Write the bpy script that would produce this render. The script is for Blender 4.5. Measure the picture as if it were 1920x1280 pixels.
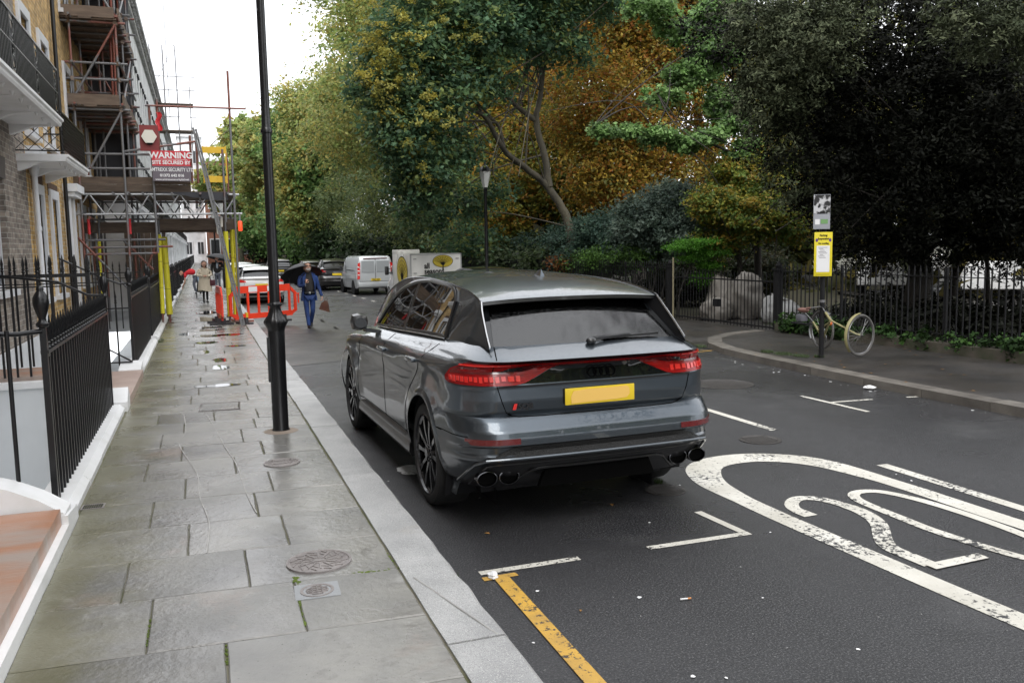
import bpy, bmesh, math, random
import numpy as np
from mathutils import Vector, Matrix, noise
R_ = math.radians
for o in list(bpy.data.objects): bpy.data.objects.remove(o, do_unlink=True)
scene = bpy.context.scene
C = scene.collection

# ------------------------------------------------------------ camera, world, sun, exposure
CAM_H = 1.90; FPX = 1616.5; YAW = .3436; PITCH = .1094; ROLL = -.018
def cam_axes():
    f = Vector((math.sin(YAW)*math.cos(PITCH), math.cos(YAW)*math.cos(PITCH), -math.sin(PITCH)))
    r = Vector((math.cos(YAW), -math.sin(YAW), 0)); d = f.cross(r)
    c, s = math.cos(ROLL), math.sin(ROLL)
    return c*r - s*d, s*r + c*d, f
AX_R, AX_D, AX_F = cam_axes()
cam_d = bpy.data.cameras.new('camera'); cam = bpy.data.objects.new('camera', cam_d); C.objects.link(cam)
m = Matrix((AX_R, -AX_D, -AX_F)).transposed().to_4x4(); m.translation = (0, 0, CAM_H)
cam.matrix_world = m
cam_d.sensor_width = 36; cam_d.lens = FPX/1920*36; cam_d.clip_start = .05; cam_d.clip_end = 3000
scene.camera = cam
def at(px, py, Y):
    """point of the place seen at a photo pixel, at street distance Y"""
    d = AX_R*(px-960)/FPX + AX_D*(py-640)/FPX + AX_F
    t = Y/d.y
    return Vector((0, 0, CAM_H)) + d*t

world = bpy.data.worlds.new("World"); scene.world = world; world.use_nodes = True
nt = world.node_tree; nt.nodes.clear()
SUN_EL, SUN_AZ = R_(48), R_(200)
sky = nt.nodes.new('ShaderNodeTexSky'); sky.sky_type = 'NISHITA'; sky.sun_disc = False
sky.sun_elevation = SUN_EL; sky.sun_rotation = SUN_AZ; sky.dust_density = 4; sky.air_density = 1.0; sky.ozone_density = 1.0
hs = nt.nodes.new('ShaderNodeHueSaturation'); hs.inputs['Saturation'].default_value = .12
tc = nt.nodes.new('ShaderNodeTexCoord'); nz = nt.nodes.new('ShaderNodeTexNoise'); nz.inputs['Scale'].default_value = 2.2; nz.inputs['Detail'].default_value = 5
cr = nt.nodes.new('ShaderNodeValToRGB'); cr.color_ramp.elements[0].position = .3; cr.color_ramp.elements[0].color = (13.5, 13.9, 14.6, 1)
cr.color_ramp.elements[1].position = .7; cr.color_ramp.elements[1].color = (17.5, 17.7, 18.2, 1)
mx = nt.nodes.new('ShaderNodeMix'); mx.data_type = 'RGBA'; mx.inputs[0].default_value = .85
bg = nt.nodes.new('ShaderNodeBackground'); bg.inputs['Strength'].default_value = .1
wo = nt.nodes.new('ShaderNodeOutputWorld')
L = nt.links.new
L(sky.outputs[0], hs.inputs['Color']); L(tc.outputs['Generated'], nz.inputs['Vector']); L(nz.outputs['Fac'], cr.inputs[0])
L(hs.outputs[0], mx.inputs[6]); L(cr.outputs[0], mx.inputs[7]); L(mx.outputs[2], bg.inputs[0]); L(bg.outputs[0], wo.inputs[0])
sun_d = bpy.data.lights.new('sun', 'SUN'); sun_d.energy = 1.5; sun_d.angle = R_(40); sun_d.color = (1, .97, .93)
sun = bpy.data.objects.new('sun', sun_d); C.objects.link(sun)
sun.rotation_euler = (math.pi/2 - SUN_EL, 0, math.pi - SUN_AZ)
scene.view_settings.view_transform = 'Standard'; scene.view_settings.look = 'None'
scene.view_settings.gamma = 1; scene.view_settings.exposure = 0.56
scene.view_settings.use_curve_mapping = False
scene.render.engine = 'CYCLES'

# ------------------------------------------------------------ helpers
rnd = random.Random(7)
def tag(o, label=None, cat=None, group=None, kind=None):
    if label: o['label'] = label
    if cat: o['category'] = cat
    if group: o['group'] = group
    if kind: o['kind'] = kind
    return o
def thing(name, label, cat, loc=(0,0,0), rz=0, group=None):
    o = bpy.data.objects.new(name, None); C.objects.link(o); o.empty_display_size = .2
    o.location = loc; o.rotation_euler = (0, 0, rz)
    return tag(o, label, cat, group)
def lerp(a, b, t): return a+(b-a)*t
def tab(t, x):
    """piecewise linear table lookup, smooth-ish"""
    if x <= t[0][0]: return t[0][1]
    for (a, va), (b, vb) in zip(t, t[1:]):
        if x <= b: return va+(vb-va)*(x-a)/(b-a)
    return t[-1][1]
def tabs(t, x):
    if x <= t[0][0]: return t[0][1]
    if x >= t[-1][0]: return t[-1][1]
    n = len(t)
    for i in range(n-1):
        if x <= t[i+1][0]:
            x0, y0 = t[i]; x1, y1 = t[i+1]
            m0 = (y1-(t[i-1][1] if i else y0))/((x1-(t[i-1][0] if i else x0)) or 1)
            m1 = ((t[i+2][1] if i+2 < n else y1)-y0)/(((t[i+2][0] if i+2 < n else x1)-x0) or 1)
            h = x1-x0; u = (x-x0)/h
            return (2*u**3-3*u*u+1)*y0+(u**3-2*u*u+u)*h*m0+(-2*u**3+3*u*u)*y1+(u**3-u*u)*h*m1

class MB:
    """collects shapes, builds ONE mesh object"""
    def __init__(s): s.v = []; s.f = []; s.m = []; s.mi = 0
    def add(s, vs, fs):
        b = len(s.v); s.v.extend([tuple(p) for p in vs]); s.f.extend([tuple(i+b for i in f) for f in fs]); s.m.extend([s.mi]*len(fs)); return s
    def box(s, a, b, j=0, top=(0,0)):
        x0,y0,z0 = a; x1,y1,z1 = b; q = lambda: rnd.uniform(-j, j)
        tx, ty = top
        P = [(x0,y0,z0),(x1,y0,z0),(x1,y1,z0),(x0,y1,z0),(x0+tx,y0+ty,z1),(x1-tx,y0+ty,z1),(x1-tx,y1-ty,z1),(x0+tx,y1-ty,z1)]
        P = [(p[0]+q(), p[1]+q(), p[2]+q()) for p in P] if j else P
        return s.add(P, [(0,3,2,1),(4,5,6,7),(0,1,5,4),(1,2,6,5),(2,3,7,6),(3,0,4,7)])
    def bbox(s, a, b, r):
        """box with chamfered edges"""
        bm = bmesh.new(); bmesh.ops.create_cube(bm, size=1)
        for v in bm.verts:
            v.co = Vector([lerp(a[i], b[i], v.co[i]+.5) for i in range(3)])
        bmesh.ops.bevel(bm, geom=bm.edges[:], offset=r, segments=2, affect='EDGES', profile=.6)
        vs = [v.co[:] for v in bm.verts]; bm.verts.index_update(); fs = [tuple(v.index for v in f.verts) for f in bm.faces]; bm.free()
        return s.add(vs, fs)
    def tube(s, pts, r, n=8, cap=True, closed=False):
        pts = [Vector(p) for p in pts]; k = len(pts)
        rs = r if isinstance(r, (list, tuple)) else [r]*k
        rings = []; prev = None
        for i, p in enumerate(pts):
            if closed: t = pts[(i+1) % k]-pts[i-1]
            else: t = (pts[min(i+1, k-1)]-pts[max(i-1, 0)])
            t = t.normalized() if t.length > 1e-9 else Vector((0,0,1))
            if prev is None:
                u = t.orthogonal().normalized()
            else:
                u = prev - t*prev.dot(t); u = u.normalized() if u.length > 1e-6 else t.orthogonal().normalized()
            prev = u; w = t.cross(u)
            rings.append([p+(u*math.cos(2*math.pi*j/n)+w*math.sin(2*math.pi*j/n))*rs[i] for j in range(n)])
        vs = [q for rg in rings for q in rg]; fs = []
        for i in range(k if closed else k-1):
            a = i*n; b = ((i+1) % k)*n
            for j in range(n): fs.append((a+j, a+(j+1) % n, b+(j+1) % n, b+j))
        if cap and not closed: fs += [tuple(range(n))[::-1], tuple(range((k-1)*n, k*n))]
        return s.add(vs, fs)
    def bar(s, a, b, w, h=None, up=(0,0,1)):
        """rectangular bar from a to b"""
        a = Vector(a); b = Vector(b); h = h or w; t = (b-a).normalized(); up = Vector(up)
        if abs(t.dot(up)) > .99: up = Vector((0,1,0))
        x = t.cross(up).normalized()*w/2; z = x.cross(t).normalized()*h/2
        P = [a-x-z, a+x-z, a+x+z, a-x+z, b-x-z, b+x-z, b+x+z, b-x+z]
        return s.add(P, [(0,1,2,3),(7,6,5,4),(0,4,5,1),(1,5,6,2),(2,6,7,3),(3,7,4,0)])
    def lathe(s, prof, n=16, o=(0,0,0), ax='z', cap=True):
        o = Vector(o); vs = []; fs = []
        for (r, h) in prof:
            for j in range(n):
                a = 2*math.pi*j/n; c, q = r*math.cos(a), r*math.sin(a)
                vs.append(o+Vector({'z': (c, q, h), 'x': (h, c, q), 'y': (q, h, c)}[ax]))
        k = len(prof)
        for i in range(k-1):
            for j in range(n): fs.append((i*n+j, i*n+(j+1) % n, (i+1)*n+(j+1) % n, (i+1)*n+j))
        if cap: fs += [tuple(range(n))[::-1], tuple(range((k-1)*n, k*n))]
        return s.add(vs, fs)
    def ball(s, c, r, n=10, m=6):
        r = r if isinstance(r, (list, tuple)) else (r, r, r); vs = []; fs = []
        for i in range(m+1):
            th = math.pi*i/m
            for j in range(n):
                a = 2*math.pi*j/n; vs.append((c[0]+r[0]*math.sin(th)*math.cos(a), c[1]+r[1]*math.sin(th)*math.sin(a), c[2]+r[2]*math.cos(th)))
        for i in range(m):
            for j in range(n): fs.append((i*n+j, (i+1)*n+j, (i+1)*n+(j+1) % n, i*n+(j+1) % n))
        return s.add(vs, fs)
    def prism(s, poly, d, lo=0):
        """polygon (list of 3D points) extruded by vector d"""
        d = Vector(d); P = [Vector(p) for p in poly]; n = len(P)
        return s.add(P+[p+d for p in P], [tuple(range(n))[::-1], tuple(range(n, 2*n))]+[(i, (i+1) % n, n+(i+1) % n, n+i) for i in range(n)])
    def grid(s, fn, us, vs_, flip=False):
        P = [fn(u, v) for u in us for v in vs_]; n = len(vs_); fs = []
        for i in range(len(us)-1):
            for j in range(n-1):
                f = (i*n+j, i*n+j+1, (i+1)*n+j+1, (i+1)*n+j); fs.append(f[::-1] if flip else f)
        return s.add(P, fs)
    def mesh(s, name, mats, smooth=None, weld=False):
        me = bpy.data.meshes.new(name); me.from_pydata([tuple(p) for p in s.v], [], s.f)
        for mt in (mats if isinstance(mats, (list, tuple)) else [mats]): me.materials.append(mt)
        if isinstance(mats, (list, tuple)): me.polygons.foreach_set('material_index', s.m)
        if weld:
            bm = bmesh.new(); bm.from_mesh(me); bmesh.ops.remove_doubles(bm, verts=bm.verts, dist=1e-4); bmesh.ops.recalc_face_normals(bm, faces=bm.faces); bm.to_mesh(me); bm.free()
        if smooth is not None:
            me.polygons.foreach_set('use_smooth', [True]*len(me.polygons)); me.set_sharp_from_angle(angle=R_(smooth))
        me.update(); return me
    def build(s, name, mats, parent=None, smooth=None, weld=False, loc=None):
        o = bpy.data.objects.new(name, s.mesh(name, mats, smooth, weld)); C.objects.link(o)
        if parent: o.parent = parent
        if loc is not None: o.location = loc
        return o
def part(name, me, parent, loc=(0,0,0), rot=(0,0,0), scale=(1,1,1), label=None):
    o = bpy.data.objects.new(name, me); C.objects.link(o); o.parent = parent; o.location = loc; o.rotation_euler = rot; o.scale = scale
    if label: o['label'] = label
    return o
def copy_tree(o, parent=None):
    c = o.copy(); C.objects.link(c); c.parent = parent
    for ch in list(o.children): copy_tree(ch, c)
    return c
def text_mesh(txt, size, bold=0., depth=.002, align='CENTER', spacing=1.0, xs=1.0):
    cu = bpy.data.curves.new('t', 'FONT'); cu.body = txt; cu.size = size; cu.offset = bold; cu.extrude = depth; cu.align_x = align; cu.align_y = 'CENTER'; cu.space_character = spacing
    cu.resolution_u = 3
    o = bpy.data.objects.new('t', cu); C.objects.link(o); dg = bpy.context.evaluated_depsgraph_get(); dg.update()
    me = bpy.data.meshes.new_from_object(o.evaluated_get(dg)); bpy.data.objects.remove(o)
    if xs != 1: me.transform(Matrix.Diagonal((xs, 1, 1, 1)))
    return me
def text(name, txt, size, mat, parent, loc, rot, bold=0., xs=1.0, align='CENTER', spacing=1.0, depth=.002, label=None):
    me = text_mesh(txt, size, bold, depth, align, spacing, xs); me.materials.clear(); me.materials.append(mat)
    return part(name, me, parent, loc, rot, label=label)

# ------------------------------------------------------------ materials
def mat(name, col, rough=.6, metal=0., col2=None, ns=3., nd=6., contrast=(.35, .65), bump=0., bs=None, rough2=None, rs=2., coat=0., rand=0., spec=.5,
        coord='obj', stretch=None, emit=None, fleck=None, alpha=None, trans=0., stain=None):
    mt = bpy.data.materials.new(name); mt.use_nodes = True; n = mt.node_tree; N = n.nodes.new; K = n.links.new
    b = n.nodes['Principled BSDF']
    b.inputs['Base Color'].default_value = (*col, 1); b.inputs['Roughness'].default_value = rough; b.inputs['Metallic'].default_value = metal
    b.inputs['Coat Weight'].default_value = coat; b.inputs['Coat Roughness'].default_value = .03; b.inputs['Specular IOR Level'].default_value = spec
    if trans: b.inputs['Transmission Weight'].default_value = trans
    src = None
    def vec():
        nonlocal src
        if src is None:
            if coord == 'obj': t = N('ShaderNodeTexCoord'); src = t.outputs['Object']
            else: t = N('ShaderNodeNewGeometry'); src = t.outputs['Position']
            if rand:
                oi = N('ShaderNodeObjectInfo'); ad = N('ShaderNodeVectorMath'); ad.operation = 'ADD'; mu = N('ShaderNodeMath'); mu.operation = 'MULTIPLY'; mu.inputs[1].default_value = 57.
                K(oi.outputs['Random'], mu.inputs[0]); K(src, ad.inputs[0]); K(mu.outputs[0], ad.inputs[1]); src = ad.outputs[0]
            if stretch:
                mp = N('ShaderNodeMapping'); mp.inputs['Scale'].default_value = stretch; K(src, mp.inputs[0]); src = mp.outputs[0]
        return src
    def noise_(sc, det=6., ro=.55):
        z = N('ShaderNodeTexNoise'); z.inputs['Scale'].default_value = sc; z.inputs['Detail'].default_value = det; z.inputs['Roughness'].default_value = ro; K(vec(), z.inputs['Vector']); return z.outputs['Fac']
    def ramp(f, lo, hi, a=0., b_=1.):
        r = N('ShaderNodeMapRange'); r.inputs[1].default_value = lo; r.inputs[2].default_value = hi; r.inputs[3].default_value = a; r.inputs[4].default_value = b_; K(f, r.inputs[0]); return r.outputs[0]
    def mixc(f, a, b_):
        m_ = N('ShaderNodeMix'); m_.data_type = 'RGBA'; K(f, m_.inputs[0])
        for i, q in ((6, a), (7, b_)):
            if isinstance(q, tuple): m_.inputs[i].default_value = (*q, 1)
            else: K(q, m_.inputs[i])
        return m_.outputs[2]
    cur = tuple(col)
    if col2: cur = mixc(ramp(noise_(ns, nd), *contrast), cur, tuple(col2))
    if rand:
        oi = N('ShaderNodeObjectInfo'); h = N('ShaderNodeHueSaturation'); K(ramp(oi.outputs['Random'], 0, 1, 1-rand, 1+rand), h.inputs['Value'])
        if isinstance(cur, tuple): h.inputs['Color'].default_value = (*cur, 1)
        else: K(cur, h.inputs['Color'])
        cur = h.outputs[0]
    if stain:   # (colour, scale, lo, hi)
        for (sc_, ss, lo, hi) in (stain if isinstance(stain, list) else [stain]): cur = mixc(ramp(noise_(ss, 8, .65), lo, hi), cur, tuple(sc_))
    if fleck:   # (colour, scale, threshold)
        for (fc, fs, th) in (fleck if isinstance(fleck, list) else [fleck]): cur = mixc(ramp(noise_(fs, 2, .5), th, th+.03), cur, tuple(fc))
    if not isinstance(cur, tuple): K(cur, b.inputs['Base Color'])
    if rough2 is not None: K(ramp(noise_(rs, 4), .38, .62, rough, rough2), b.inputs['Roughness'])
    if bump:
        bp = N('ShaderNodeBump'); bp.inputs['Strength'].default_value = bump; bp.inputs['Distance'].default_value = .01
        K(noise_(bs or ns*6, 4, .6), bp.inputs['Height']); K(bp.outputs[0], b.inputs['Normal'])
    if emit: b.inputs['Emission Color'].default_value = (*emit[0], 1); b.inputs['Emission Strength'].default_value = emit[1]
    mt['bsdf'] = b.name
    return mt
def brick_mat(name, cols, mortar, bw=.215, bh=.065, j=.012, axis='yz', stain=None):
    mt = bpy.data.materials.new(name); mt.use_nodes = True; n = mt.node_tree; N = n.nodes.new; K = n.links.new; b = n.nodes['Principled BSDF']
    g = N('ShaderNodeNewGeometry'); sp = N('ShaderNodeSeparateXYZ'); cb = N('ShaderNodeCombineXYZ'); K(g.outputs['Position'], sp.inputs[0])
    if axis == 'yz':
        ad = N('ShaderNodeMath'); ad.operation = 'ADD'; K(sp.outputs[1], ad.inputs[0]); K(sp.outputs[0], ad.inputs[1]); K(ad.outputs[0], cb.inputs[0])
    else: K(sp.outputs[0], cb.inputs[0])
    K(sp.outputs[2], cb.inputs[1])
    bt = N('ShaderNodeTexBrick'); bt.inputs['Scale'].default_value = 1; bt.inputs['Brick Width'].default_value = bw+j; bt.inputs['Row Height'].default_value = bh+j
    bt.inputs['Mortar Size'].default_value = j/2; bt.inputs['Mortar Smooth'].default_value = .2; bt.inputs['Bias'].default_value = -.1
    bt.inputs['Color1'].default_value = (*cols[0], 1); bt.inputs['Color2'].default_value = (*cols[1], 1); bt.inputs['Mortar'].default_value = (*mortar, 1)
    K(cb.outputs[0], bt.inputs['Vector'])
    z = N('ShaderNodeTexNoise'); z.inputs['Scale'].default_value = 9; z.inputs['Detail'].default_value = 8; K(g.outputs['Position'], z.inputs['Vector'])
    mr = N('ShaderNodeMapRange'); mr.inputs[1].default_value = .3; mr.inputs[2].default_value = .7; mr.inputs[3].default_value = .55; mr.inputs[4].default_value = 1.3; K(z.outputs['Fac'], mr.inputs[0])
    h = N('ShaderNodeHueSaturation'); K(mr.outputs[0], h.inputs['Value']); K(bt.outputs['Color'], h.inputs['Color'])
    K(h.outputs[0], b.inputs['Base Color']); b.inputs['Roughness'].default_value = .85
    bp = N('ShaderNodeBump'); bp.invert = True; bp.inputs['Strength'].default_value = .5; bp.inputs['Distance'].default_value = .01; K(bt.outputs['Fac'], bp.inputs['Height']); K(bp.outputs[0], b.inputs['Normal'])
    return mt
def glass_mat(name, tint, rough=.02, drops=0., gl=1.0, ior=1.55):
    """window glass: tinted see-through with a fresnel reflection"""
    mt = bpy.data.materials.new(name); mt.use_nodes = True; n = mt.node_tree; n.nodes.clear(); N = n.nodes.new; K = n.links.new
    tr = N('ShaderNodeBsdfTransparent'); tr.inputs[0].default_value = (*tint, 1); g = N('ShaderNodeBsdfGlossy'); g.inputs['Roughness'].default_value = rough; g.inputs[0].default_value = (gl, gl, gl, 1)
    fr = N('ShaderNodeFresnel'); fr.inputs[0].default_value = ior; mxs = N('ShaderNodeMixShader'); out = N('ShaderNodeOutputMaterial')
    K(fr.outputs[0], mxs.inputs[0]); K(tr.outputs[0], mxs.inputs[1]); K(g.outputs[0], mxs.inputs[2]); K(mxs.outputs[0], out.inputs[0])
    if drops:
        t = N('ShaderNodeTexCoord'); z = N('ShaderNodeTexVoronoi'); z.inputs['Scale'].default_value = 95; z.inputs['Randomness'].default_value = 1
        mr = N('ShaderNodeMapRange'); mr.inputs[1].default_value = .1; mr.inputs[2].default_value = .35; mr.inputs[3].default_value = 1; mr.inputs[4].default_value = 0
        bp = N('ShaderNodeBump'); bp.inputs['Strength'].default_value = drops; bp.inputs['Distance'].default_value = .004
        K(t.outputs['Object'], z.inputs['Vector']); K(z.outputs['Distance'], mr.inputs[0]); K(mr.outputs[0], bp.inputs['Height']); K(bp.outputs[0], g.inputs['Normal'])
    return mt
def leaf_mat(name, rough=.55, tl=.28, sp=.3):
    mt = bpy.data.materials.new(name); mt.use_nodes = True; n = mt.node_tree; N = n.nodes.new; K = n.links.new; b = n.nodes['Principled BSDF']
    a = N('ShaderNodeAttribute'); a.attribute_name = 'tint'; K(a.outputs['Color'], b.inputs['Base Color']); b.inputs['Roughness'].default_value = rough; b.inputs['Specular IOR Level'].default_value = sp
    t = N('ShaderNodeBsdfTranslucent'); K(a.outputs['Color'], t.inputs[0]); ms = N('ShaderNodeMixShader'); ms.inputs[0].default_value = tl
    out = n.nodes['Material Output']; K(b.outputs[0], ms.inputs[1]); K(t.outputs[0], ms.inputs[2]); K(ms.outputs[0], out.inputs[0])
    return mt

BLACK = mat('black_gloss_paint', (.006,.006,.007), .28, bump=.12, bs=60, spec=.45)
BLACKM = mat('black_matt', (.008,.008,.009), .75, spec=.3)
RUBBER = mat('tyre_rubber', (.012,.012,.012), .75, bump=.3, bs=80)
WHITEP = mat('white_paint', (.80,.80,.80), .5, col2=(.66,.66,.64), ns=2.5, contrast=(.45,.75), coord='pos', bump=.05)
WHITES = mat('white_stucco', (.74,.75,.76), .7, col2=(.48,.49,.5), ns=.9, contrast=(.4,.75), coord='pos', bump=.08, bs=30)
YELLOWB = brick_mat('yellow_stock_brick', ((.52,.33,.12), (.36,.22,.075)), (.5,.44,.33))
GREYB = brick_mat('weathered_brick', ((.27,.225,.185), (.14,.115,.10)), (.36,.34,.30))
REDB = brick_mat('red_brick', ((.36,.15,.09), (.28,.11,.07)), (.3,.24,.2), axis='xz')
DARKB = brick_mat('dark_brick', ((.10,.07,.05), (.06,.045,.035)), (.12,.1,.08))
LEADP = mat('grey_paint_wall', (.74,.76,.77), .6, col2=(.66,.68,.69), ns=1.2, coord='pos')
# ------------------------------------------------------------ ground, road, pavements
ASPH = mat('wet_asphalt', (.020,.020,.022), .5, col2=(.038,.038,.041), ns=.9, contrast=(.35,.7), bump=.8, bs=80, rough2=.2, rs=.45, stain=[((.062,.062,.064), .5, .56, .72), ((.016,.016,.017), 1.7, .60, .74)], coord='pos', fleck=[((.085,.085,.086), 95, .565), ((.012,.012,.012), 55, .65), ((.32,.32,.31), 37, .74)], spec=.5)
ASPH2 = mat('old_asphalt', (.055,.049,.044), .5, col2=(.035,.033,.032), ns=1.5, bump=.6, bs=80, rough2=.28, rs=.8, coord='pos', fleck=((.13,.12,.11), 90, .73))
PAVE = mat('york_stone', (.250,.242,.222), .36, col2=(.165,.162,.156), ns=1.9, nd=10, contrast=(.34,.68), bump=.35, bs=26, rough2=.17, rs=1.1, coord='pos', rand=.2, stain=[((.27,.215,.185), 1.2, .60, .76), ((.36,.355,.34), 3.1, .60, .76), ((.15,.142,.13), 5., .56, .74), ((.38,.385,.38), .8, .62, .72)], fleck=((.09,.085,.08), 70, .70))
def add_algae(mt):
    """green-brown algae where water stands along the railing plinth"""
    n = mt.node_tree; N = n.nodes.new; K = n.links.new; b = n.nodes['Principled BSDF']; src = b.inputs['Base Color'].links[0].from_socket
    g = N('ShaderNodeNewGeometry'); sp = N('ShaderNodeSeparateXYZ'); K(g.outputs['Position'], sp.inputs[0])
    z = N('ShaderNodeTexNoise'); z.inputs['Scale'].default_value = 2.7; z.inputs['Detail'].default_value = 8; z.inputs['Roughness'].default_value = .7; K(g.outputs['Position'], z.inputs['Vector'])
    m1 = N('ShaderNodeMath'); m1.operation = 'MULTIPLY_ADD'; m1.inputs[1].default_value = 1.3; K(z.outputs['Fac'], m1.inputs[0]); K(sp.outputs[0], m1.inputs[2])
    mr = N('ShaderNodeMapRange'); mr.inputs[1].default_value = .30; mr.inputs[2].default_value = -.12; mr.inputs[3].default_value = 0; mr.inputs[4].default_value = .55; K(m1.outputs[0], mr.inputs[0])
    mxn = N('ShaderNodeMix'); mxn.data_type = 'RGBA'; mxn.inputs[7].default_value = (.135,.125,.045,1); K(mr.outputs[0], mxn.inputs[0]); K(src, mxn.inputs[6]); K(mxn.outputs[2], b.inputs['Base Color'])
add_algae(PAVE)
KERB = mat('granite_kerb', (.42,.42,.415), .5, col2=(.30,.30,.30), ns=3., contrast=(.4,.7), bump=.5, bs=55, coord='pos', rand=.07, fleck=[((.22,.22,.22), 190, .57), ((.62,.62,.60), 170, .62)], stain=((.33,.29,.24), 1.2, .62, .8))
KERBD = mat('dirty_kerb', (.17,.155,.135), .5, col2=(.095,.085,.075), ns=3., contrast=(.35,.65), bump=.5, bs=40, coord='pos', rand=.1)
JOINT = mat('joint_mortar', (.17,.155,.115), .8, col2=(.08,.085,.03), ns=4., coord='pos')
MOSS = mat('moss', (.12,.17,.02), .9, col2=(.07,.10,.015), ns=20., bump=1., bs=90, coord='pos')
SOIL = mat('soil', (.045,.035,.022), .9, col2=(.03,.035,.012), ns=1.5, bump=.8, bs=14, coord='pos')
LINE = mat('road_paint', (.66,.64,.58), .55, col2=(.50,.48,.42), ns=2., bump=.4, bs=60, coord='pos')
LINEY = mat('yellow_road_paint', (.62,.36,.05), .55, col2=(.45,.27,.06), ns=4., bump=.4, bs=60, coord='pos')
WATER = mat('puddle_water', (.03,.03,.032), .02, spec=.9)
SANDST = mat('sandstone_step', (.40,.20,.12), .4, col2=(.36,.29,.25), ns=1.1, contrast=(.42,.58), bump=.2, bs=30, rough2=.3, coord='pos', stretch=(.6,2.2,1))
def worn(mt, scale, lo, amt=1.):
    """worn paint: noise cuts it away so the asphalt shows"""
    n = mt.node_tree; N = n.nodes.new; K = n.links.new; b = n.nodes['Principled BSDF']
    g = N('ShaderNodeNewGeometry'); z = N('ShaderNodeTexNoise'); z.inputs['Scale'].default_value = scale; z.inputs['Detail'].default_value = 6; z.inputs['Roughness'].default_value = .75; K(g.outputs['Position'], z.inputs['Vector'])
    z2 = N('ShaderNodeTexNoise'); z2.inputs['Scale'].default_value = 1.3; z2.inputs['Detail'].default_value = 2; K(g.outputs['Position'], z2.inputs['Vector'])
    ad = N('ShaderNodeMath'); ad.operation = 'MULTIPLY_ADD'; ad.inputs[1].default_value = .55; K(z2.outputs['Fac'], ad.inputs[0]); K(z.outputs['Fac'], ad.inputs[2])
    mr = N('ShaderNodeMapRange'); mr.inputs[1].default_value = lo; mr.inputs[2].default_value = lo+.035; K(ad.outputs[0], mr.inputs[0]); mr.inputs[4].default_value = amt
    m_ = N('ShaderNodeMix'); m_.data_type = 'RGBA'; K(mr.outputs[0], m_.inputs[0]); K(b.inputs['Base Color'].links[0].from_socket, m_.inputs[6]); m_.inputs[7].default_value = (.035,.035,.037,1); K(m_.outputs[2], b.inputs['Base Color'])
    return mt
worn(LINE, 26, .845); worn(LINEY, 24, .86)

def sheet(name, pts, z, mt, kind='structure'):
    o = MB().add([(x, y, z) for x, y in pts], [tuple(range(len(pts)))]).build(name, mt)
    tag(o, kind=kind); return o
XK, XI, XP = 1.25, .95, -.9          # kerb outer, kerb inner, railing plinth
ZP = .12
ground = MB().grid(lambda u, v: (u, v, -.06 if u > -1000 else 0), [-1.1, 20, 100, 300, 700], [-400, -100, 0, 100, 300, 700, 1200], flip=True).build('ground', SOIL); tag(ground, kind='structure')
back = MB().grid(lambda u, v: (u, v, 0), [-700, -200, -3.2], [-400, 0, 300, 1200], flip=True).build('ground', SOIL); tag(back, kind='structure')
rw0 = MB().box((-1.15, -25, -1.3), (-1.0, 200, .05)).build('retaining_wall', LEADP); tag(rw0, kind='structure')
# road, finely divided and slightly uneven
def road_pt(u, v): return (u, v, .0 + .006*noise.noise((u*.7, v*.35, 0)))
MB().grid(lambda u, v: (u, v, 0), [-.85, 1.5, 8.0, 8.6], [-25, 0, 10, 30, 60, 120, 260], flip=True).build('road', ASPH); tag(bpy.data.objects['road'], kind='structure')
sheet('resurfaced_patch', [(1.27, 14.5), (3.2, 15.2), (3.1, 24.), (2.9, 40), (1.27, 40)], .004, ASPH2)
# park-side pavement with the corner at the gate crossing
cor = [(8.12, -25), (8.12, 9.0), (8.2, 11.2), (8.35, 12.6), (8.62, 13.5), (9.1, 14.25), (9.8, 14.75), (10.7, 15.0)]
def stripline(cl, w):   # inner offset of a polyline towards +x/-y
    out = []
    for i, p in enumerate(cl):
        a = Vector(cl[max(i-1, 0)]); b = Vector(cl[min(i+1, len(cl)-1)]); t = (b-a).normalized(); out.append((p[0]+t.y*w, p[1]-t.x*w))
    return out
fp = MB().prism([(x, y, -.05) for x, y in (stripline(cor, .12)+[(11.4, 15.0), (11.4, -25)])], (0, 0, .147)).build('park_pavement', ASPH2); tag(fp, kind='structure')
cross = sheet('gate_crossing', [(8.6, 13.2), (9.2, 14.0), (11.3, 14.8), (15, 15.5), (16, 21), (11.3, 19.4), (8.4, 19.6), (8.1, 16)], .008, ASPH2)
fp2 = MB().prism([(8.25, 19.9, -.05), (8.7, 19.45, -.05), (11.2, 19.45, -.05), (11.2, 220, -.05), (8.25, 220, -.05)], (0, 0, .15)).build('far_park_pavement', ASPH2); tag(fp2, kind='structure')
kerbR = thing('park_kerb', 'dirty granite kerb along the park pavement curving into the gate crossing', 'kerb')
inn = stripline(cor, .26)
acc = []
for i in range(len(cor)-1):
    a, b = Vector(cor[i]), Vector(cor[i+1]); n_ = max(1, int((b-a).length/.95))
    for k in range(n_):
        if cor[i][1] < -5 and k < n_-16: continue
        acc.append((a.lerp(b, k/n_), a.lerp(b, (k+1)/n_), Vector(inn[i]).lerp(Vector(inn[i+1]), k/n_), Vector(inn[i]).lerp(Vector(inn[i+1]), (k+1)/n_)))
for a, b, c, d in acc:
    g_ = (b-a).normalized()*.004; dz = rnd.uniform(-.004, .004)
    MB().prism([(a.x+g_.x, a.y+g_.y, -.05), (b.x-g_.x, b.y-g_.y, -.05), (d.x-g_.x, d.y-g_.y, -.05), (c.x+g_.x, c.y+g_.y, -.05)], (0, 0, .155+dz)).build('kerb_stone', KERBD, kerbR)
kb2 = MB()
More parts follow.
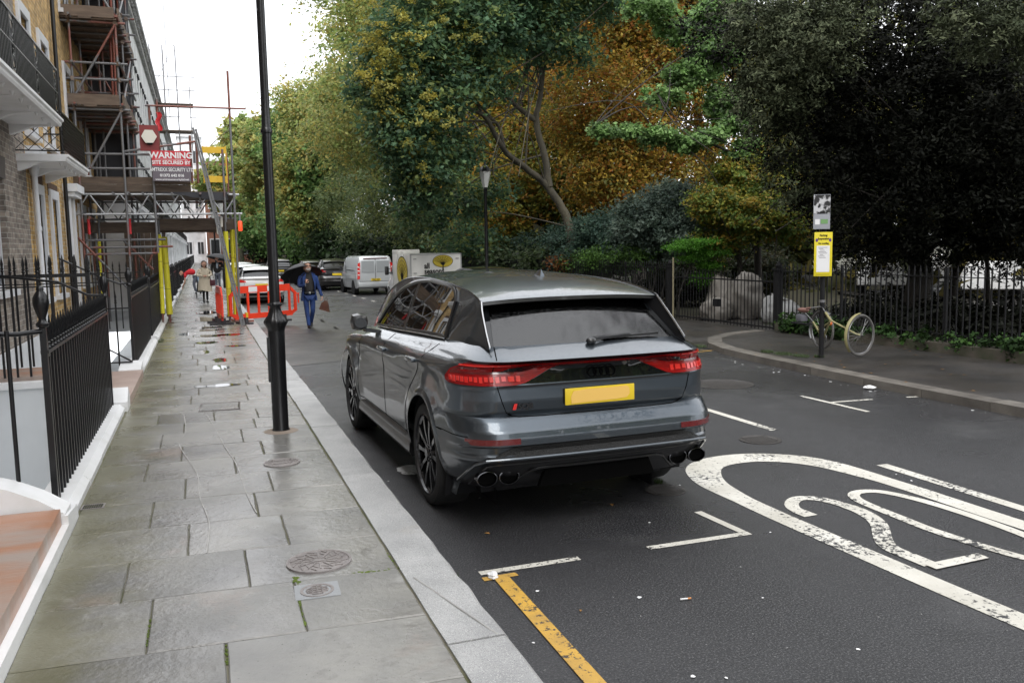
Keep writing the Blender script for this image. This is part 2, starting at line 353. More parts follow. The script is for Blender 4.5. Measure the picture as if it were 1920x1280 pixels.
for k in range(60): kb2.box((8.12, 19.6+k*1.5, -.05), (8.26, 21.09+k*1.5, .105), .003)
kb2 = kb2.build('far_park_kerb', KERBD); tag(kb2, 'distant dark kerb running along the park side beyond the gate', 'kerb')
# near pavement: bed, kerb stones, slabs
bed = MB().box((XP-.02, -25, -.1), (XI+.03, 200, ZP-.011)).build('pavement', JOINT); tag(bed, kind='structure')
kj = [-6, -4.4, -2.9, -1.4, .3, 2.1, 3.61, 4.64, 6.74, 8.77, 10.4, 12.1, 13.6, 15.3, 17.1, 18.8, 20.6, 22.4, 24.3]
while kj[-1] < 80: kj.append(kj[-1]+rnd.uniform(1.5, 2.1))
kerbL = thing('granite_kerb', 'wide pale granite kerb edging the slab pavement', 'kerb')
for a, b in zip(kj, kj[1:]):
    q = rnd.uniform(-.004, .006); mb = MB(); n_ = max(2, int((b-a)/.18)) if b < 20 else 1
    ys = [a+.004+(b-a-.008)*i/n_ for i in range(n_+1)]
    ed = [rnd.uniform(-.012, .010) if 0 < i < n_ else 0 for i in range(n_+1)]
    zz = [ZP+.002+rnd.uniform(-.003, .003) for _ in ys]
    P = []
    for y, e, z in zip(ys, ed, zz):
        P += [(XI+.012+q, y, z), (XK-.02+e, y, z), (XK+e*.6, y, z-.022), (XK+.005, y, -.05), (XI+.012, y, -.05)]
    F = []
    for i in range(n_):
        for j in range(5): F.append((i*5+j, (i+1)*5+j, (i+1)*5+(j+1) % 5, i*5+(j+1) % 5))
    F += [(0, 1, 2, 3, 4), tuple(range(n_*5, n_*5+5))[::-1]]
    mb.add(P, F).build('kerb_stone', KERB, kerbL)
rows = [-4.2, -3.5, -2.9, -2.2, -1.5, -.8, -.1, .55, 1.2, 1.95, 2.6, 3.36, 4.02, 4.67, 5.29, 5.93, 6.56, 7.17, 7.80, 8.38, 9.01, 9.56, 10.15, 10.76, 11.4, 11.98, 12.5, 13.08, 13.64, 14.4, 15.35, 15.9, 16.5, 17.29, 17.9, 18.6, 19.21, 19.9, 20.62, 21.3, 21.9]
while rows[-1] < 58: rows.append(rows[-1]+rnd.uniform(.6, .8))
cuts = {3.36: [.015], 4.02: [-.325, .38], 4.67: [-.48, .155], 5.29: [-.165, .42], 5.93: [-.41, .28], 6.56: [-.2, .42], 7.17: [-.51, .18], 7.80: [-.25, .44], 8.38: [-.44, .29], 9.01: [-.25, .44], 9.56: [-.52, .05, .5], 10.15: [-.07, .33], 10.76: [-.2, .45], 11.4: [-.11, .62], 12.5: [-.09, .55], 13.08: [-.37, .3]}
paving = thing('paving', 'wet york stone slab pavement laid in uneven courses', 'pavement'); paving['kind'] = 'structure'; del paving['category']
SL = -.052
def slab(x0, x1, y0, y1, hole=None, dz=0):
    g = .004+rnd.uniform(0, .006); dz += rnd.uniform(-.0025, .0025); tx, ty = rnd.uniform(-.0015, .0015), rnd.uniform(-.0015, .0015)
    f = lambda x, y: y+SL*x
    x0 += g*.5; x1 -= g*.5; y0 += g*.5; y1 -= g*.5; b_ = .006
    z = ZP+dz; k = 5 if y0 < 13 else 1; j_ = .0028
    E = []
    for (ax, ay), (bx, by) in (((x0, y0), (x1, y0)), ((x1, y0), (x1, y1)), ((x1, y1), (x0, y1)), ((x0, y1), (x0, y0))):
        for q in range(k):
            w = j_ if q else 0; c_ = .006 if (q == 0 and k > 1) else 0
            E.append((lerp(ax, bx, q/k)+rnd.uniform(-w, w), lerp(ay, by, q/k)+rnd.uniform(-w, w)))
    n_ = len(E); cx, cy = (x0+x1)/2, (y0+y1)/2
    P = [(x, f(x, y), ZP-.03) for x, y in E]+[(x, f(x, y), z-b_) for x, y in E]
    P += [(x+(b_ if x < cx else -b_), f(x, y)+(b_ if y < cy else -b_), z+tx*(1 if x > cx else -1)+ty*(1 if y > cy else -1)) for x, y in E]
    F = [tuple(range(2*n_, 3*n_))]+[(i, (i+1) % n_, n_+(i+1) % n_, n_+i) for i in range(n_)]+[(n_+i, n_+(i+1) % n_, 2*n_+(i+1) % n_, 2*n_+i) for i in range(n_)]
    MB().add(P, F).build('paving_slab', PAVE, paving)
for i, (y0, y1) in enumerate(zip(rows, rows[1:])):
    cs = cuts.get(y0)
    if cs is None:
        cs = [rnd.uniform(-.45, -.1), rnd.uniform(.2, .55)] if i % 2 else [rnd.uniform(-.25, .25)]
        if y0 < 1: cs = [0.]
    xs = [XP+.02]+cs+[XI]
    for a, b in zip(xs, xs[1:]): slab(a, b, y0, y1)
fv = MB().box((XP, 58.3, ZP-.03), (XI, 200, ZP)).build('far_pavement', PAVE); tag(fv, kind='structure')
# moss in the joints round the stop-cock cover
ms = MB()
def moss(a, b, w, n=14):
    a = Vector(a); b = Vector(b); t = (b-a).normalized(); pr_ = Vector((t.y, -t.x))
    for i in range(n):
        c_ = a.lerp(b, (i+rnd.random())/n); r_ = w*rnd.uniform(.4, 1.1)
        ms.lathe([(r_, 0), (r_*.8, r_*.3), (r_*.3, r_*.45)], 6, (c_.x+rnd.uniform(-1, 1)*w*.4, c_.y+rnd.uniform(-1, 1)*w*.4, ZP-.008))
moss((.39, 4.72), (.405, 4.6), .022, 10); moss((.385, 4.45), (.38, 4.08), .016, 26); moss((.6, 4.62), (.6, 4.42), .016, 12); moss((.9, 4.66), (.91, 4.05), .016, 34); moss((.68, 4.66), (.9, 4.63), .015, 16)
moss((-.33, 4.45), (-.325, 4.12), .012, 14); moss((.93, 5.2), (.95, 4.7), .01, 16); moss((.95, 9.2), (.95, 7.6), .009, 22); moss((.95, 4.645), (1.02, 4.645), .012, 6); moss((.015, 4.0), (.016, 3.8), .012, 8)
moss((.37, 10.15), (.36, 10.7), .012, 16); moss((-.2, 10.2), (-.19, 10.7), .01, 10)
tag(ms.build('moss', MOSS), kind='stuff')
# puddles lying on the slabs further along
pud = [(.05, 21.6, .34, .26, 1), (.02, 20.9, .42, .2, 2), (.12, 19.45, .30, .26, 3), (-.35, 20.1, .18, .4, 4), (.02, 18.0, .22, .22, 5), (-.02, 16.3, .1, .3, 6), (.22, 14.95, .12, .3, 7), (.2, 14.0, .14, .26, 8), (.5, 19.5, .26, .3, 9), (.1, 12.1, .30, .12, 10), (.05, 24.3, .3, .8, 11), (.1, 27, .25, .8, 12), (.55, 17.1, .2, .12, 13)]
for (x, y, a, b, sd) in pud:
    pts = []
    for k in range(28):
        t = 2*math.pi*k/28; r_ = 1+.45*noise.noise((math.cos(t)*1.3+sd*7, math.sin(t)*1.3, sd))
        pts.append((x+a*r_*math.cos(t), y+b*r_*math.sin(t), ZP+.0035))
    tag(MB().add(pts, [tuple(range(28))]).build('puddle', WATER), kind='stuff')

# ------------------------------------------------------------ painted markings
def stroke(name, pts, w, mt, z=.004, closed=False):
    mb = MB(); P = [Vector(p) for p in pts]; n_ = len(P)
    ws = w if isinstance(w, list) else [w]*n_; vs = []
    for i, p in enumerate(P):
        t = (P[(i+1) % n_]-P[i-1]) if closed else (P[min(i+1, n_-1)]-P[max(i-1, 0)]); t.normalize(); nn = Vector((t.y, -t.x))*ws[i]/2
        vs += [(p.x+nn.x, p.y+nn.y, z), (p.x-nn.x, p.y-nn.y, z)]
    fs = [(2*i, 2*i+2, 2*i+3, 2*i+1) for i in range(n_-1)]
    if closed: fs.append((2*n_-2, 0, 1, 2*n_-1))
    o = mb.add(vs, [f[::-1] for f in fs]).build(name, mt); tag(o, kind='structure'); return o
def smooth_path(pts, k=6):
    P = [Vector(p) for p in pts]; out = []
    for i in range(len(P)-1):
        p0, p1, p2, p3 = P[max(i-1, 0)], P[i], P[i+1], P[min(i+2, len(P)-1)]
        for j in range(k):
            t = j/k; out.append(.5*((2*p1)+(-p0+p2)*t+(2*p0-5*p1+4*p2-p3)*t*t+(-p0+3*p1-3*p2+p3)*t**3))
    return [tuple(p) for p in out]+[tuple(P[-1])]
ring = [(3.80, 2.2), (3.76, 2.9), (3.73, 3.5), (3.715, 4.0), (3.70, 4.5), (3.69, 5.0), (3.70, 5.45), (3.74, 5.80), (3.86, 6.10), (4.02, 6.28), (4.24, 6.36), (4.52, 6.34), (4.78, 6.18), (4.94, 5.92), (5.01, 5.5), (5.04, 5.0), (5.04, 4.4), (5.05, 3.9), (5.05, 3.2), (5.0, 2.2), (4.8, 1.5), (4.4, 1.25), (4.0, 1.5)]
sp_ = smooth_path(ring+[ring[0]], 5)[:-1]
def rw(p): return .17 if p[1] < 5.3 else (.17+.12*min(1, (p[1]-5.3)/.8))
stroke('speed_roundel_marking', sp_, [rw(p) for p in sp_], LINE, closed=True)
two = smooth_path([(3.90, 4.79), (3.90, 4.97), (3.98, 5.10), (4.10, 5.165), (4.22, 5.09), (4.28, 4.9), (4.28, 4.7), (4.20, 4.48), (4.0, 4.22), (3.93, 4.08), (3.93, 3.92), (3.935, 3.77)], 5)
def tw(p): return .1 if p[1] > 4.9 else .115
stroke('speed_numeral_marking', two, [tw(p) for p in two], LINE, z=.005)
stroke('speed_numeral_marking', [(3.90, 3.745), (4.33, 3.765)], .085, LINE, z=.0085)
zero = [(4.43, 4.5), (4.45, 4.9), (4.52, 5.08), (4.65, 5.125), (4.78, 5.04), (4.87, 4.75), (4.90, 4.35), (4.88, 3.95), (4.82, 3.6), (4.68, 3.5), (4.54, 3.62), (4.46, 3.95), (4.425, 4.25)]
stroke('speed_numeral_marking', smooth_path(zero+[zero[0]], 5)[:-1], .085, LINE, z=.005, closed=True)
for i, (pts, w) in enumerate([([(2.55, 4.66), (3.30, 4.655)], .06), ([(3.27, 4.69), (3.235, 5.18)], .06), ([(1.44, 4.66), (2.08, 4.665)], .06),
    ([(6.9, 8.72), (6.91, 7.57)], .06), ([(6.94, 8.2), (7.5, 8.16)], .055), ([(7.96, 8.09), (8.1, 8.07)], .05),
    ([(5.38, 8.9), (5.385, 7.2)], .09), ([(5.36, 5.7), (5.36, 3.7)], .11), ([(3.1, 18.9), (3.08, 19.5)], .07), ([(3.02, 20.9), (3.02, 21.5)], .07), ([(3.0, 23.2), (3.0, 23.9)], .07), ([(2.98, 26), (2.98, 27)], .07), ([(2.96, 30), (2.96, 31)], .07)]):
    stroke('bay_marking', pts, w, LINE)
for k in range(16): stroke('bay_marking', [(5.9+(-.03 if k > 5 else 0), 27+k*2.1), (5.9, 27.7+k*2.1)], .09, LINE)
stroke('yellow_line_marking', [(1.43, 4.565), (1.64, 4.57)], .055, LINEY); stroke('yellow_line_marking', [(1.535, 4.54), (1.52, 3.2), (1.52, -3)], .09, LINEY, z=.008)
stroke('yellow_line_marking', [(8.15, 13.5), (8.44, 13.08), (7.9, 13.0)], .06, LINEY, z=.0085)

# covers let into the slabs
IRON = mat('cast_iron', (.20,.18,.175), .45, metal=.0, col2=(.26,.235,.225), ns=30, bump=.3, bs=60)
def round_cover(x, y, r, lab, pattern):
    t = thing('manhole_cover', lab, 'manhole cover', (x, y, ZP-(.004 if r > .1 else .006)), -.05)
    MB().lathe([(r, 0), (r, .012), (r-.014, .012), (r-.018, .007), (r-.026, .007), (r-.03, .010), (0.001, .010)], 40, cap=False).build('frame', IRON, t, 40)
    mb = MB()
    if pattern == 0:
        for k in range(12):
            a = k*math.pi/6; 
            mb.bar((.04*math.cos(a), .04*math.sin(a), .011), ((r-.05)*math.cos(a), (r-.05)*math.sin(a), .011), .008, .008)
            for q in (.55, .78):
                a2 = a+.26; p = Vector((r*q*math.cos(a2), r*q*math.sin(a2), .011)); d = Vector((math.cos(a2+.9), math.sin(a2+.9), 0))*.022; mb.bar(p-d, p+d, .007, .007)
        tag_p = True; mb.box((-.03, -.018, .009), (.03, .018, .015)); mb.tube([(.045*math.cos(a), .045*math.sin(a), .011) for a in [k*math.pi/8 for k in range(16)]], .003, 4, closed=True)
    elif pattern == 1:
        for k in range(-5, 6):
            h = math.sqrt(max(0, (r-.03)**2-(k*.026)**2))
            if k % 1 == 0: mb.bar((k*.026, -h, .0115), (k*.026, h, .0115), .005, .006); mb.bar((-h, k*.026, .0115), (h, k*.026, .0115), .005, .006)
    tag(mb.build('tread_pattern', IRON, t), kind='stuff'); return t
round_cover(.55, 4.9, .185, 'largest round iron coal-hole cover in a slab near the kerb', 0)
t = round_cover(.555, 7.38, .15, 'round iron cover in the slab just in front of the lamp post', 2)
for q, (s_, yy) in enumerate((('CLARKE', .062), ('HUNT', -.05))): text('lettering', s_, .06, IRON, t, (0, yy, .012), (0, 0, 0), .002, depth=.003)
MB().tube([(.09*math.cos(a)*1.2, .03*math.sin(a), .010) for a in [k*math.pi/8 for k in range(16)]], .004, 4, closed=True).build('oval_rib', IRON, t)
t = round_cover(.485, 4.47, .088, 'small round stopcock cover with a grid tread set in a pale block edged by moss', 1)
MB().prism([(-.115, -.1, -.008), (.115, -.1, -.008), (.115, .1, -.008), (-.115, .1, -.008)], (0, 0, .0168)).build('concrete_block', mat('pale_concrete', (.3,.31,.32), .6, bump=.3, bs=50), t)
t = thing('drain_grate', 'small square black grate let into the slab beside the plinth', 'grate', (-.81, 6.62, ZP+.001), -.05)
mb = MB(); mb.box((-.075, -.06, 0), (.075, -.05, .004)); mb.box((-.075, .05, 0), (.075, .06, .004)); mb.box((-.075, -.05, 0), (-.065, .05, .004)); mb.box((.065, -.05, 0), (.075, .05, .004)); mb.build('frame', IRON, t)
mb = MB(); [mb.box((-.065+.0145*k, -.05, 0), (-.058+.0145*k, .05, .0035)) for k in range(9)]; mb.build('bars', BLACKM, t)
t = thing('inspection_cover', 'rectangular stone-filled inspection cover framed in iron in the pavement', 'cover', (.12, 10.42, ZP+.0005), -.05)
MB().box((-.2, -.22, -.01), (.2, .22, .004)).build('stone_infill', PAVE, t)
mb = MB(); mb.tube([(-.22, -.24, .003), (.22, -.24, .003), (.22, .24, .003), (-.22, .24, .003)], .007, 4, closed=True); mb.build('frame', IRON, t)
for (x, y, r, lab) in ((5.0, 6.9, .2, 'worn round manhole cover beyond the painted speed roundel'), (6.55, 9.9, .42, 'large worn manhole cover in the road before the park kerb'), (3.3, 5.75, .16, 'small dark iron cover in the road at the corner of the bay marking'), (5.4, 12.2, .35, 'dark iron cover in the road beyond the parked grey car')):
    t = thing('road_cover', lab, 'manhole cover', (x, y, .001)); MB().lathe([(r, 0), (r, .006), (r-.03, .006), (r-.035, .002), (.001, .003)], 28, cap=False).build('cover', IRON, t, 40)
    mb = MB(); [mb.bar((-r*.7, k*r*.2, .004), (r*.7, k*r*.2, .004), .012, .004) for k in (-3, -2, -1, 0, 1, 2, 3)]; tag(mb.build('tread_pattern', IRON, t), kind='stuff')

IRON2 = mat('road_iron', (.035,.032,.03), .5, col2=(.05,.045,.042), ns=20, bump=.5, bs=50)
for o in bpy.data.objects:
    if o.name.startswith('road_cover'):
        for c_ in o.children: c_.data.materials[0] = IRON2
SCUFF = mat('scuff', (.40,.39,.37), .5, col2=(.30,.29,.27), ns=9, coord='pos', contrast=(.4,.6))
for pts in ([(-.27, 10.2), (-.23, 9.1), (-.28, 8.5), (-.12, 7.3), (-.10, 6.6), (-.04, 5.9), (-.06, 5.3)], [(-.02, 9.9), (.06, 9.0), (.12, 8.2), (.19, 7.5), (.23, 6.5), (.27, 6.0)], [(1.0, 4.45), (1.2, 3.62)]): stroke('scuff_line', smooth_path(pts, 5), .008, SCUFF, z=ZP+.0042)
# litter
PAPER = mat('white_paper', (.75,.75,.75), .8)
def crumple(name, loc, r, mt, lab, cat, sd, fl=.6):
    mb = MB(); mb.ball((0, 0, 0), r, 14, 9); mb.v = [tuple(Vector(p)*(1+.55*noise.noise(Vector(p)/r*1.7+Vector((sd, 0, 0))))) for p in mb.v]; mb.v = [(p[0], p[1], max(p[2]*fl, -r*.3)) for p in mb.v]
    o = mb.build(name, mt, smooth=20); o.location = (loc[0], loc[1], loc[2]+r*.3); return tag(o, lab, cat)
crumple('crumpled_tissue', (1.49, 4.57, .005), .033, PAPER, 'crumpled white tissue lying at the head of the yellow line', 'litter', 3)
crumple('crumpled_paper', (8.0, 8.75, .005), .07, PAPER, 'scrap of white paper in the gutter of the park kerb', 'litter', 8, .3)
t = thing('cigarette_end', 'white cigarette end with an orange filter lying on the road', 'litter', (2.35, 3.88, .009), R_(-8))
MB().tube([(-.03, 0, 0), (.012, 0, 0)], .0045, 8).build('paper_tube', PAPER, t); MB().tube([(.0122, 0, 0), (.032, 0, 0)], .0047, 8).build('filter', mat('filter_orange', (.6,.25,.08), .7), t)
mb = MB(); mw = MB(); rl = random.Random(5)
for k in range(56):
    if k < 28: x, y, z = rl.uniform(1.3, 5.3), rl.uniform(2.9, 8), .002
    else: x, y, z = 8.05-abs(rl.gauss(0, .12)), rl.uniform(6, 12.5), .003
    s_ = rl.uniform(.006, .014)*(1.6 if k >= 42 else 1); a = rl.random()*6; P = [(x+s_*math.cos(a+q)*rl.uniform(.6, 1.3), y+s_*math.sin(a+q), z+rl.uniform(0, .004)) for q in (0, 1.3, 2.6, 3.9, 5.1)]
    mw.add(P, [(0, 1, 2, 3, 4)])
tag(mw.build('paper_scraps', PAPER), kind='stuff')
LEAFL = mat('fallen_leaf', (.32,.17,.05), .7)
for k in range(60):
    if k < 4: x, y, z = rl.uniform(1.4, 5), rl.uniform(3.5, 8), .003
    elif k < 40: x, y, z = rl.uniform(8.3, 11), rl.uniform(7, 13), .103
    else: x, y, z = rl.uniform(8.6, 11), rl.uniform(14.8, 18.5), .01
    s_ = rl.uniform(.015, .035); a = rl.random()*6
    mb.add([(x+s_*math.cos(a), y+s_*math.sin(a), z), (x+s_*.5*math.cos(a+1.5), y+s_*.5*math.sin(a+1.5), z+.006), (x-s_*math.cos(a), y-s_*math.sin(a), z+.002), (x-s_*.5*math.cos(a+1.5), y-s_*.5*math.sin(a+1.5), z+.007)], [(0, 1, 2, 3)])
tag(mb.build('fallen_leaves', LEAFL), kind='stuff')
for (x, y, w) in ((3.82, 6.9, .5), (.9, 0, 0)):
    pass
sheet('dropping_stain', [(1.62+.13*math.cos(t)*(1+.4*noise.noise((math.cos(t)*2, math.sin(t)*2, 3))), 7.15+.17*math.sin(t)) for t in [k*.35 for k in range(18)]], .006, worn(mat('white_splash', (.6,.6,.6), .5, col2=(.5,.5,.5)), 40, .78))
# ------------------------------------------------------------ houses on the left
XF = -2.6
FRAMEW = mat('white_window_paint', (.72,.73,.75), .4, col2=(.62,.63,.65), ns=1.5, coord='pos')
PANE = glass_mat('window_pane', (.25,.28,.30), .03)
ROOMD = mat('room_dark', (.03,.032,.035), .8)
def window(par, y0, y1, z0, z1, x=XF, bars=(2, 3), surround=.09, sill=True, depth=.14, frame_mat=None):
    """sash window set in a recess; frame, panes, sill are pieces of it"""
    fm = frame_mat or FRAMEW
    mb = MB(); w = surround
    if w:
        for a, b in (((x-.02, y0-w, z0), (x+.045, y0, z1+w)), ((x-.02, y1, z0), (x+.045, y1+w, z1+w)), ((x-.02, y0, z1), (x+.045, y1, z1+w))): mb.box(a, b)
    mb.box((x-depth, y0, z0), (x-depth+.05, y0+.05, z1)); mb.box((x-depth, y1-.05, z0), (x-depth+.05, y1, z1)); mb.box((x-depth, y0+.05, z1-.06), (x-depth+.05, y1-.05, z1)); mb.box((x-depth, y0+.05, z0), (x-depth+.05, y1-.05, z0+.07))
    zm = (z0+z1)/2; mb.box((x-depth, y0+.05, zm-.03), (x-depth+.055, y1-.05, zm+.03))
    for i in range(1, bars[0]): yy = lerp(y0, y1, i/bars[0]); mb.box((x-depth+.005, yy-.012, z0+.07), (x-depth+.035, yy+.012, zm-.03)); mb.box((x-depth+.005, yy-.012, zm+.03), (x-depth+.035, yy+.012, z1-.06))
    wn = mb.build('window', fm, par)
    MB().box((x-depth+.012, y0+.05, z0+.07), (x-depth+.018, y1-.05, z1-.06)).build('pane', PANE, wn)
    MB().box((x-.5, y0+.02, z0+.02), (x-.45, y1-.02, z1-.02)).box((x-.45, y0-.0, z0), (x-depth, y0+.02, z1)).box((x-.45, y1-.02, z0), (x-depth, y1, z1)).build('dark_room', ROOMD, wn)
    if sill: MB().box((x-.03, y0-w-.03, z0-.09), (x+.10, y1+w+.03, z0)).build('sill', FRAMEW, wn)
    return wn
def wall_with_holes(par, name, mt, y0, y1, z0, z1, holes, x=XF, th=.3):
    ys = sorted({y0, y1, *[h[0] for h in holes], *[h[1] for h in holes]}); zs = sorted({z0, z1, *[h[2] for h in holes], *[h[3] for h in holes]}); mb = MB()
    for a, b in zip(ys, ys[1:]):
        for c, d in zip(zs, zs[1:]):
            if any(h[0]-1e-4 <= a and b <= h[1]+1e-4 and h[2]-1e-4 <= c and d <= h[3]+1e-4 for h in holes): continue
            mb.box((x-th, a, c), (x, b, d))
    return mb.build(name, mt, par, weld=True)
# house A, weathered brick, runs past and behind the camera
hA = thing('brick_house', 'nearest terraced house of weathered grey brown brick with a white ornamental balcony', 'house', (0, 0, 0))
gw = [(13.1, 14.3, 1.42, 3.0), (10.0, 11.2, 1.42, 3.0), (5.2, 6.2, .75, 3.05)]
uw = [(13.3, 14.4, 4.15, 6.1), (10.2, 11.3, 4.15, 6.1), (6.2, 7.3, 4.15, 6.1), (13.4, 14.3, 7.2, 8.7), (10.2, 11.3, 7.2, 8.7), (6.2, 7.3, 7.2, 8.7), (13.4, 14.3, 9.6, 10.8), (6.2, 7.3, 9.6, 10.8)]
wall_with_holes(hA, 'wall', GREYB, -14, 16.1, .58, 12.5, gw+uw)
MB().box((XF-.4, -14, -1.8), (XF+.035, 16.1, .577)).build('basement_wall', WHITES, hA)
MB().box((XF-.02, -14, 11.6), (XF+.25, 16.1, 11.9)).box((XF-.02, -14, 12.1), (XF+.12, 16.1, 12.4)).build('cornice', WHITES, hA)
SOLD = mat('soldier_brick', (.10,.085,.075), .8, col2=(.06,.05,.045), ns=8, coord='pos', stretch=(1, 14, 1))
for (a, b, c, d) in gw:
    window(hA, a, b, c, d, surround=0)
    MB().prism([(XF+.004, a-.12, d), (XF+.004, b+.12, d), (XF+.004, b+.2, d+.32), (XF+.004, a-.2, d+.32)], (-.03, 0, 0)).build('window_arch', SOLD, hA)
for (a, b, c, d) in uw: window(hA, a, b, c, d, surround=.06)
for k in range(2): window(hA, -4-4*k, -3-4*k, 1.4, 3.0, surround=.06)
# house B, yellow stock brick
hB = thing('brick_house', 'yellow stock brick terraced house with white window surrounds beside the scaffolding', 'house', (0, 0, 0))
gB = [(16.72, 17.35, 1.15, 2.95), (18.35, 19.05, 1.15, 2.95), (22.4, 23.4, 1.2, 2.9), (24.4, 25.4, 1.2, 2.9)]
uB = [(16.45, 17.2, 3.95, 5.9), (18.35, 19.15, 3.95, 5.85), (21.5, 22.6, 3.9, 5.9), (23.9, 25.0, 3.9, 5.9), (16.5, 17.3, 7.3, 8.9), (18.4, 19.2, 7.3, 8.9), (21.5, 22.5, 7.2, 8.8), (23.9, 24.9, 7.2, 8.8), (18.4, 19.2, 9.8, 11.0), (21.5, 22.5, 9.8, 11.0)]
wall_with_holes(hB, 'wall', YELLOWB, 16.12, 26.6, .70, 12.2, gB+uB)
MB().box((XF-.4, 16.12, -1.8), (XF+.03, 26.6, .697)).build('basement_wall', WHITES, hB)
for q in gB+uB: window(hB, *q, surround=.17 if q[2] < 6 else .07)
for (a, b, c, d) in ((16.5, 17.6, 3.0, 3.3), (18.15, 19.3, 3.0, 3.25)):
    MB().box((XF-.01, a, c), (XF+.012, b, d)).build('brick_lintel', mat('dark_gauged_brick', (.10,.055,.035), .8, col2=(.06,.035,.02), ns=8, coord='pos', stretch=(1, 12, 1)), hB)
MB().box((XF, 20.15, -.2), (XF+.09, 20.5, 3.1)).box((XF, 20.1, 3.1), (XF+.22, 21.2, 3.2)).box((XF, 20.05, 3.2), (XF+.28, 21.25, 3.36)).box((XF, 20.9, -.2), (XF+.09, 21.15, 3.1)).build('porch', WHITES, hB)
pipe = thing('drainpipe', 'white painted drainpipe with a hopper head between the grey and yellow brick houses', 'drainpipe', (XF+.09, 16.3, 0))
MB().tube([(0, 0, .2), (0, 0, 3.25)], .045, 10).build('pipe', FRAMEW, pipe, 40); MB().lathe([(.05, 3.2), (.07, 3.25), (.1, 3.45), (.1, 3.55)], 10).box((-.12, -.16, 3.55), (.14, .5, 3.68)).build('hopper_head', FRAMEW, pipe, 40)
[MB().lathe([(.056, z), (.056, z+.07)], 10).build('collar', FRAMEW, pipe, 40) for z in (1.1, 2.3)]
pipe = thing('drainpipe', 'black drainpipe running the full height of the yellow brick house by the scaffold', 'drainpipe', (XF+.08, 19.9, 0))
MB().tube([(0, 0, .2), (0, 0, 11.8)], .04, 10).build('pipe', BLACK, pipe, 40); [MB().lathe([(.05, z), (.05, z+.06)], 10).build('collar', BLACK, pipe, 40) for z in (1.8, 3.6, 5.4, 7.2)]
HB2 = MB().box((XF-6, -14, -2), (XF-.52, 26.6, 12.0)).build('party_wall', DARKB, hB)
